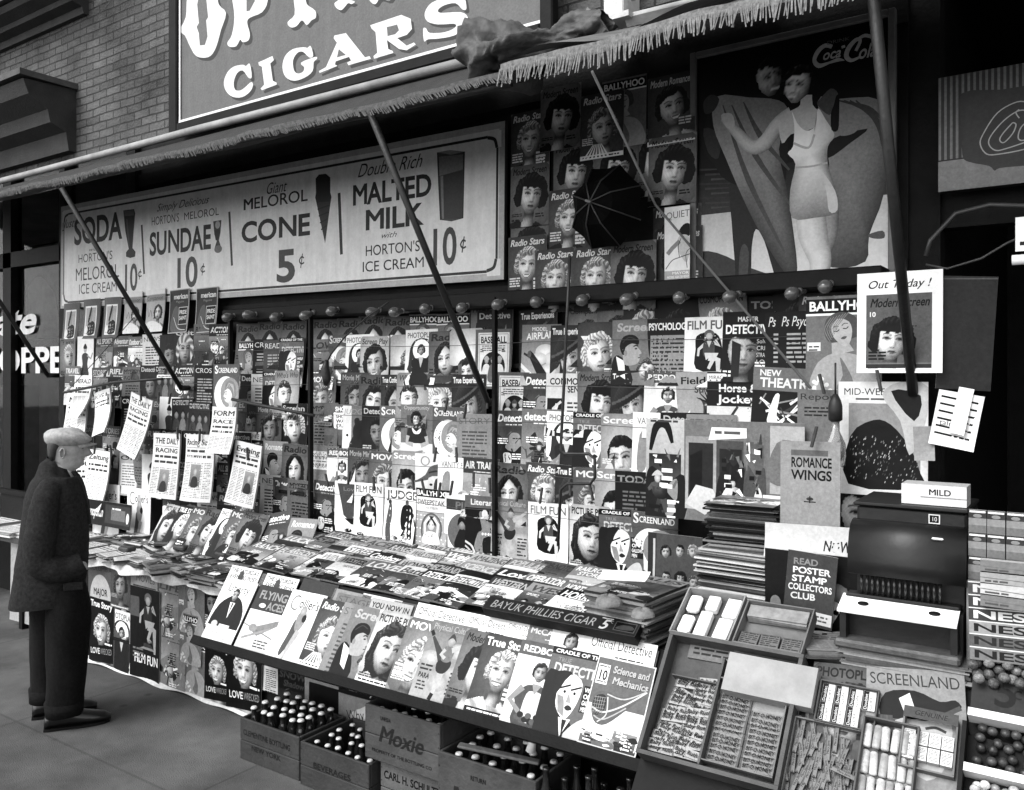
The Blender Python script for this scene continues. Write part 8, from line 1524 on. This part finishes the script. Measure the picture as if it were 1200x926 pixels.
for (py, xb, xf, hw, nose) in hp:
    b, z = zx(xb, py); f, _ = zx(xf, py); xc = (b + f) / 2 - .006; r = []
    for k in range(n):
        t = 2 * math.pi * k / n - math.pi; c, s = math.cos(t), math.sin(t); rx = (f - xc) if c > 0 else (xc - b); e = 2 / (2.25 if c > 0 else 2.0)
        x = rx * abs(c) ** e * (1 if c > 0 else -1); y = hw * abs(s) ** .95 * (1 if s > 0 else -1)
        if c > 0:
            x += nose * math.exp(-(y / .013) ** 2)
            if 519 < py < 527.5: x -= .010 * math.exp(-((abs(y) - .031) / .014) ** 2)
            if 529 < py < 540: x -= .006 * math.exp(-((abs(y) - .050) / .016) ** 2)
        r.append(Vector((xc + x, y, z)))
    rings.append(r)
neck = [ring(zx(72, 0)[0] - .005, zx(0, py)[1], .062, .060, n=n) for py in (566, 561)]
shoul = [ring(-.02, .95, .12, .16, n=n), ring(-.03, 1.15, .12, .18, n=n), ring(-.03, 1.33, .12, .19, n=n), ring(-.02, 1.40, .09, .13, n=n)]
def rot_order(r): return r[n // 2:] + r[:n // 2]
B = MB(); B.loft([rot_order(q) for q in shoul + neck] + rings)
for s in (-1, 1): B.loft([ring(.0, .06, .05, .045, s * .09), ring(.0, .5, .06, .06, s * .09), ring(-.02, .96, .08, .08, s * .08)])
body = B.obj('body', SKIN, PM)
for s in (-1, 1): # ears
    x, z = zx(74, 530); m = MB(); m.grid(lambda u, v: Vector((x + .017 * math.cos(u * 6.283) * (1 - .3 * v) + .004 * s * 0, s * (.074 + .014 * math.sin(v * 2.6)), z + (.031 * math.sin(u * 6.283) * (1 - .25 * v)) + .004 * math.cos(u * 6.283))), 16, 5); m.tube([(x + .012 * math.cos(a), s * .088, z + .004 + .024 * math.sin(a)) for a in [k * .45 - .6 for k in range(9)]], .0045, 6); m.obj('ear', SKIN, PM)
    ex, ez = zx(97.6, 524); e = MB(); e.lathe([(.0, -.010), (.007, -.007), (.0095, 0), (.007, .007), (.0, .010)], 10); e.obj('eye', mat('eye_dark', .03, .2), PM, Matrix.Translation((ex - .004, s * .031, ez - .002)))
    m = MB(); m.tube([(ex + .012, s * .012, ez + .013), (ex + .012, s * .03, ez + .016), (ex - .004, s * .052, ez + .012)], [.004, .0055, .003], 6); m.obj('eyebrow', HAIR, PM)
mxx, mz = zx(98.2, 539.6); MB().tube([(mxx - .012, -.024, mz - .002), (mxx + .001, -.012, mz), (mxx + .004, 0, mz), (mxx + .001, .012, mz), (mxx - .012, .024, mz - .002)], [.001, .0025, .003, .0025, .001], 6).obj('lips', mat('lip_skin', .12, .5), PM)
hr = []
for (py, xb, xf, hw) in ((538, 58.5, 66, .070), (532, 56.2, 68, .0755), (526, 55.6, 70, .0785), (520, 55.4, 76, .0800), (515, 55.8, 84, .0795)):
    b, z = zx(xb, py); f, _ = zx(xf, py); hr.append(ring((b + f) / 2, z, (f - b) / 2, hw, n=28, p=2.6))
MB().loft(hr).obj('hair', HAIR, PM)
# cap
m = MB(); cr = []
for (py, xb, xf, hw, tl) in ((521.5, 55.5, 101, .082, .05), (518, 52.5, 104.5, .098, .07), (514, 51.0, 107.5, .115, .10), (510.5, 52, 107, .118, .12), (507, 55, 102, .106, .12), (504, 60, 94, .08, .10), (502.4, 68, 84, .04, .05)):
    b, z = zx(xb, py); f, _ = zx(xf, py); cr.append(ring((b + f) / 2, z, (f - b) / 2, hw, n=36, p=2.2, tilt=-tl, wob=.012, seed=py))
m.loft(cr); m.obj('cap', CAPW, PM)
def brim(u, v):
    a = (u - .5) * 2.3; x0, z0 = zx(98, 518.5); l = .064 * math.cos(a * .8) * v; return Vector((x0 - .055 + (.062 + l) * math.cos(a) , .082 * math.sin(a) * (1 + .1 * v), z0 - .013 * v - .010 * math.sin(a) ** 2 * 1.5))
mb = MB(); mb.grid(brim, 20, 5); mb.grid(lambda u, v: brim(1 - u, v) + Vector((0, 0, -.006)), 20, 5); mb.obj('cap_brim', CAPW, PM)
bx, bz = zx(81, 500.4); MB().lathe([(.0, .0), (.009, .001), (.006, .005), (.0, .006)], 10).obj('cap_button', CAPW, PM, Matrix.Translation((bx, 0, bz)))
# collar, shirt
sc = [ring(zx(74, 0)[0], zx(0, 558)[1], .075, .075, n=24, tilt=-.35), ring(zx(73, 0)[0], zx(0, 550)[1], .062, .064, n=24, tilt=-.45), ring(zx(73, 0)[0], zx(0, 545)[1], .056, .060, n=24, tilt=-.5)]
sc.append(ring(zx(72.5, 0)[0], zx(0, 540.5)[1], .058, .062, n=24, tilt=-.62)); MB().loft(sc, cap=False).obj('shirt_collar', SHIRT, PM)
# coat
cz = [(703, 12, 93, .195), (690, 15, 97, .2), (660, 20, 103, .2), (630, 24, 104, .2), (600, 27, 103, .2), (580, 30, 100, .2), (565, 35, 96, .19), (557, 41, 92, .175), (551, 47, 88, .125), (546, 52, 85, .088), (541, 55, 83, .072)]
cr = []
for py, xb, xf, hw in cz:
    b, z = zx(xb, py); f, _ = zx(xf, py); r = ring((b + f) / 2, z, (f - b) / 2, hw, n=40, p=2.4, tilt=-.0 if py < 700 else .05, wob=.02 if py > 600 else .008, seed=1)
    if py <= 551: r = [v + Vector((0, 0, -.45 * (v.x - (b + f) / 2) - .02 * (v.x > (b + f) / 2))) for v in r]
    cr.append(r)
m = MB(); m.loft(dens(cr, 5), cap=False); m.loft([[v * 1 for v in cr[0]], [Vector((v.x * .96 - .0, v.y * .95, v.z + .03)) for v in cr[0]]], cap=False)
coat = m.obj('coat', COAT, PM); folds(coat, .010, lambda p: crease(p + Vector((p.z * .35, 0, 0)), 7, 2.6, 3) * (1 if p.z < 1.4 else .3))
def sleeve(sd):
    pts = [((64, 563), .055, .150), ((57, 580), .072, .18), ((53, 605), .075, .2), ((50, 630), .073, .21), ((51, 648), .071, .212), ((62, 657), .067, .215), ((76, 659), .063, .212), ((88, 657), .058, .205), ((97, 654), .052, .195)]
    P = [Vector((zx(*p)[0], sd * y, zx(*p)[1])) for p, r, y in pts]; 
    D = dens([[p] for p in P], 6); rr = [r for _, r, _ in pts]; R_ = [rr[min(i // 6, len(rr) - 1)] + (rr[min(i // 6 + 1, len(rr) - 1)] - rr[min(i // 6, len(rr) - 1)]) * (i % 6) / 6 for i in range(len(D))]
    return MB().tube([d[0] for d in D], R_, 30)
for sd in (-1, 1):
    o = sleeve(sd).obj('sleeve', COAT, PM); folds(o, .010, lambda p: crease(p + Vector((p.z * .5, 0, 0)), 9, 9, 11) * (1.3 if p.z < 1.15 else .6))
hd = MB(); hx, hz = zx(98, 656)   # right hand going into the pocket, mostly inside the cuff
B2 = MB()
for k in range(4): B2.tube([(hx - .02, -.198 + .012 * k - .02, hz), (hx + .012, -.198 + .012 * k - .02, hz - .006), (hx + .022, -.190 + .012 * k - .02, hz - .02), (hx + .012, -.185 + .012 * k - .02, hz - .034)], [.010, .009, .0085, .007], 8)
B2.tube([(hx - .05, -.21, hz), (hx - .01, -.212, hz)], [.03, .033], 10); B2.tube([(hx - .02, -.185, hz + .012), (hx + .01, -.178, hz + .002), (hx + .02, -.18, hz - .012)], [.011, .010, .008], 8); B2.obj('hand', SKIN, PM)
lp_ = MB()
for sd in (-1, 1): lp_.loft([[Vector((zx(p, py)[0] + d, sd * y, zx(p, py)[1])) for d, y in ((0, y0), (.014, y0 - .01), (.02, y0 - .05), (.006, y0 - .06))] for p, py, y0 in ((84, 552, .09), (93, 566, .105), (100, 590, .085), (103, 615, .06))], cap=True, smooth=False)
lp_.obj('lapels', COAT, PM)
fl_ = MB().box((.02, -.233, .80), (.12, -.222, .845), bev=.005); fl_.obj('pocket_flap', COAT, PM)
bb = MB()
for py in (622, 645, 668): x, z = zx(105.5 if py < 640 else 104.5, py); bb.lathe([(.011, -.002), (.011, .004), (.006, .005)], 10, M=Matrix.Translation((x - .01, .03, z)) @ Matrix.Rotation(R(90), 4, 'Y'))
bb.obj('buttons', BLACK, PM)
# trousers and shoes
def leg(sd, dx, cuff):
    L = [(690, 55 + dx, 99 + dx * .5, .115), (720, 53 + dx, 104 + dx * .6, .12), (760, 54 + dx, 101 + dx * .8, .105), (800, 54 + dx, 97 + dx, .095), (826, 53.5 + dx, 94 + dx, .09)]
    rr = []
    for py, xb, xf, hw in L: b, z = zx(xb, py + cuff); f, _ = zx(xf, py + cuff); rr.append(ring((b + f) / 2, z, (f - b) / 2, hw, sd * .105, n=26, p=2.1, wob=.02, seed=py * .1))
    m = MB(); m.loft(dens(rr[::-1], 8)); b, z = zx(52.5 + dx, 836 + cuff); f, _ = zx(94.5 + dx, 0); b2, z2 = zx(52.2 + dx, 822 + cuff)
    m.loft([ring((b + f) / 2, z, (f - b) / 2 + .004, .094, sd * .105, n=26, p=2.1), ring((b + f) / 2, z2, (f - b) / 2 + .006, .096, sd * .105, n=26, p=2.1)]); return m
for sd, dx, cf in ((-1, 3, 0), (1, -19, -4)):
    o = leg(sd, dx, cf - 7).obj('trouser_leg', TROU, PM); folds(o, .014, lambda p: crease(p + Vector((p.z * .25, 0, 0)), 6, 2.2, 5 + sd) * (1 if p.z > .12 else .35))
def shoe(sd, x0):
    pr = [(-.005, .035, .06), (.02, .042, .10), (.08, .045, .115), (.13, .048, .105), (.19, .054, .078), (.25, .055, .062), (.30, .044, .05), (.335, .02, .03)]
    rr = [[Vector((x0 + x, sd * .11 + w_ * math.sin(a), .012 + max(0, h * (.5 + .5 * math.cos(a))))) for a in [2 * math.pi * k / 18 for k in range(18)]] for x, w_, h in pr]
    return rr
for sd, x0 in ((-1, -.075), (1, -.15)):
    MB().loft(shoe(sd, x0)).obj('shoe', SHOE, PM)
    sl_ = MB(); sl_.loft([[Vector((x0 + x, sd * .11 + sgn * (w_ + .004), z)) for x, w_ in ((-.008, .034), (.02, .04), (.08, .042), (.13, .044), (.19, .053), (.25, .053), (.30, .042), (.327, .018))][::(1 if sgn > 0 else -1)] for sgn in (1,) for z in (0, 0)] if False else [[Vector((x0 + x, sd * .11 + y, z)) for x, y in [(-.008, .034), (.02, .042), (.08, .044), (.13, .046), (.19, .056), (.25, .056), (.30, .044), (.328, .018), (.328, -.018), (.30, -.044), (.25, -.056), (.19, -.056), (.13, -.046), (.08, -.044), (.02, -.042), (-.008, -.034)]] for z in (0.001, .014)], smooth=False); sl_.obj('sole', BLACK, PM)
# dim passer-by at the far left edge behind the man
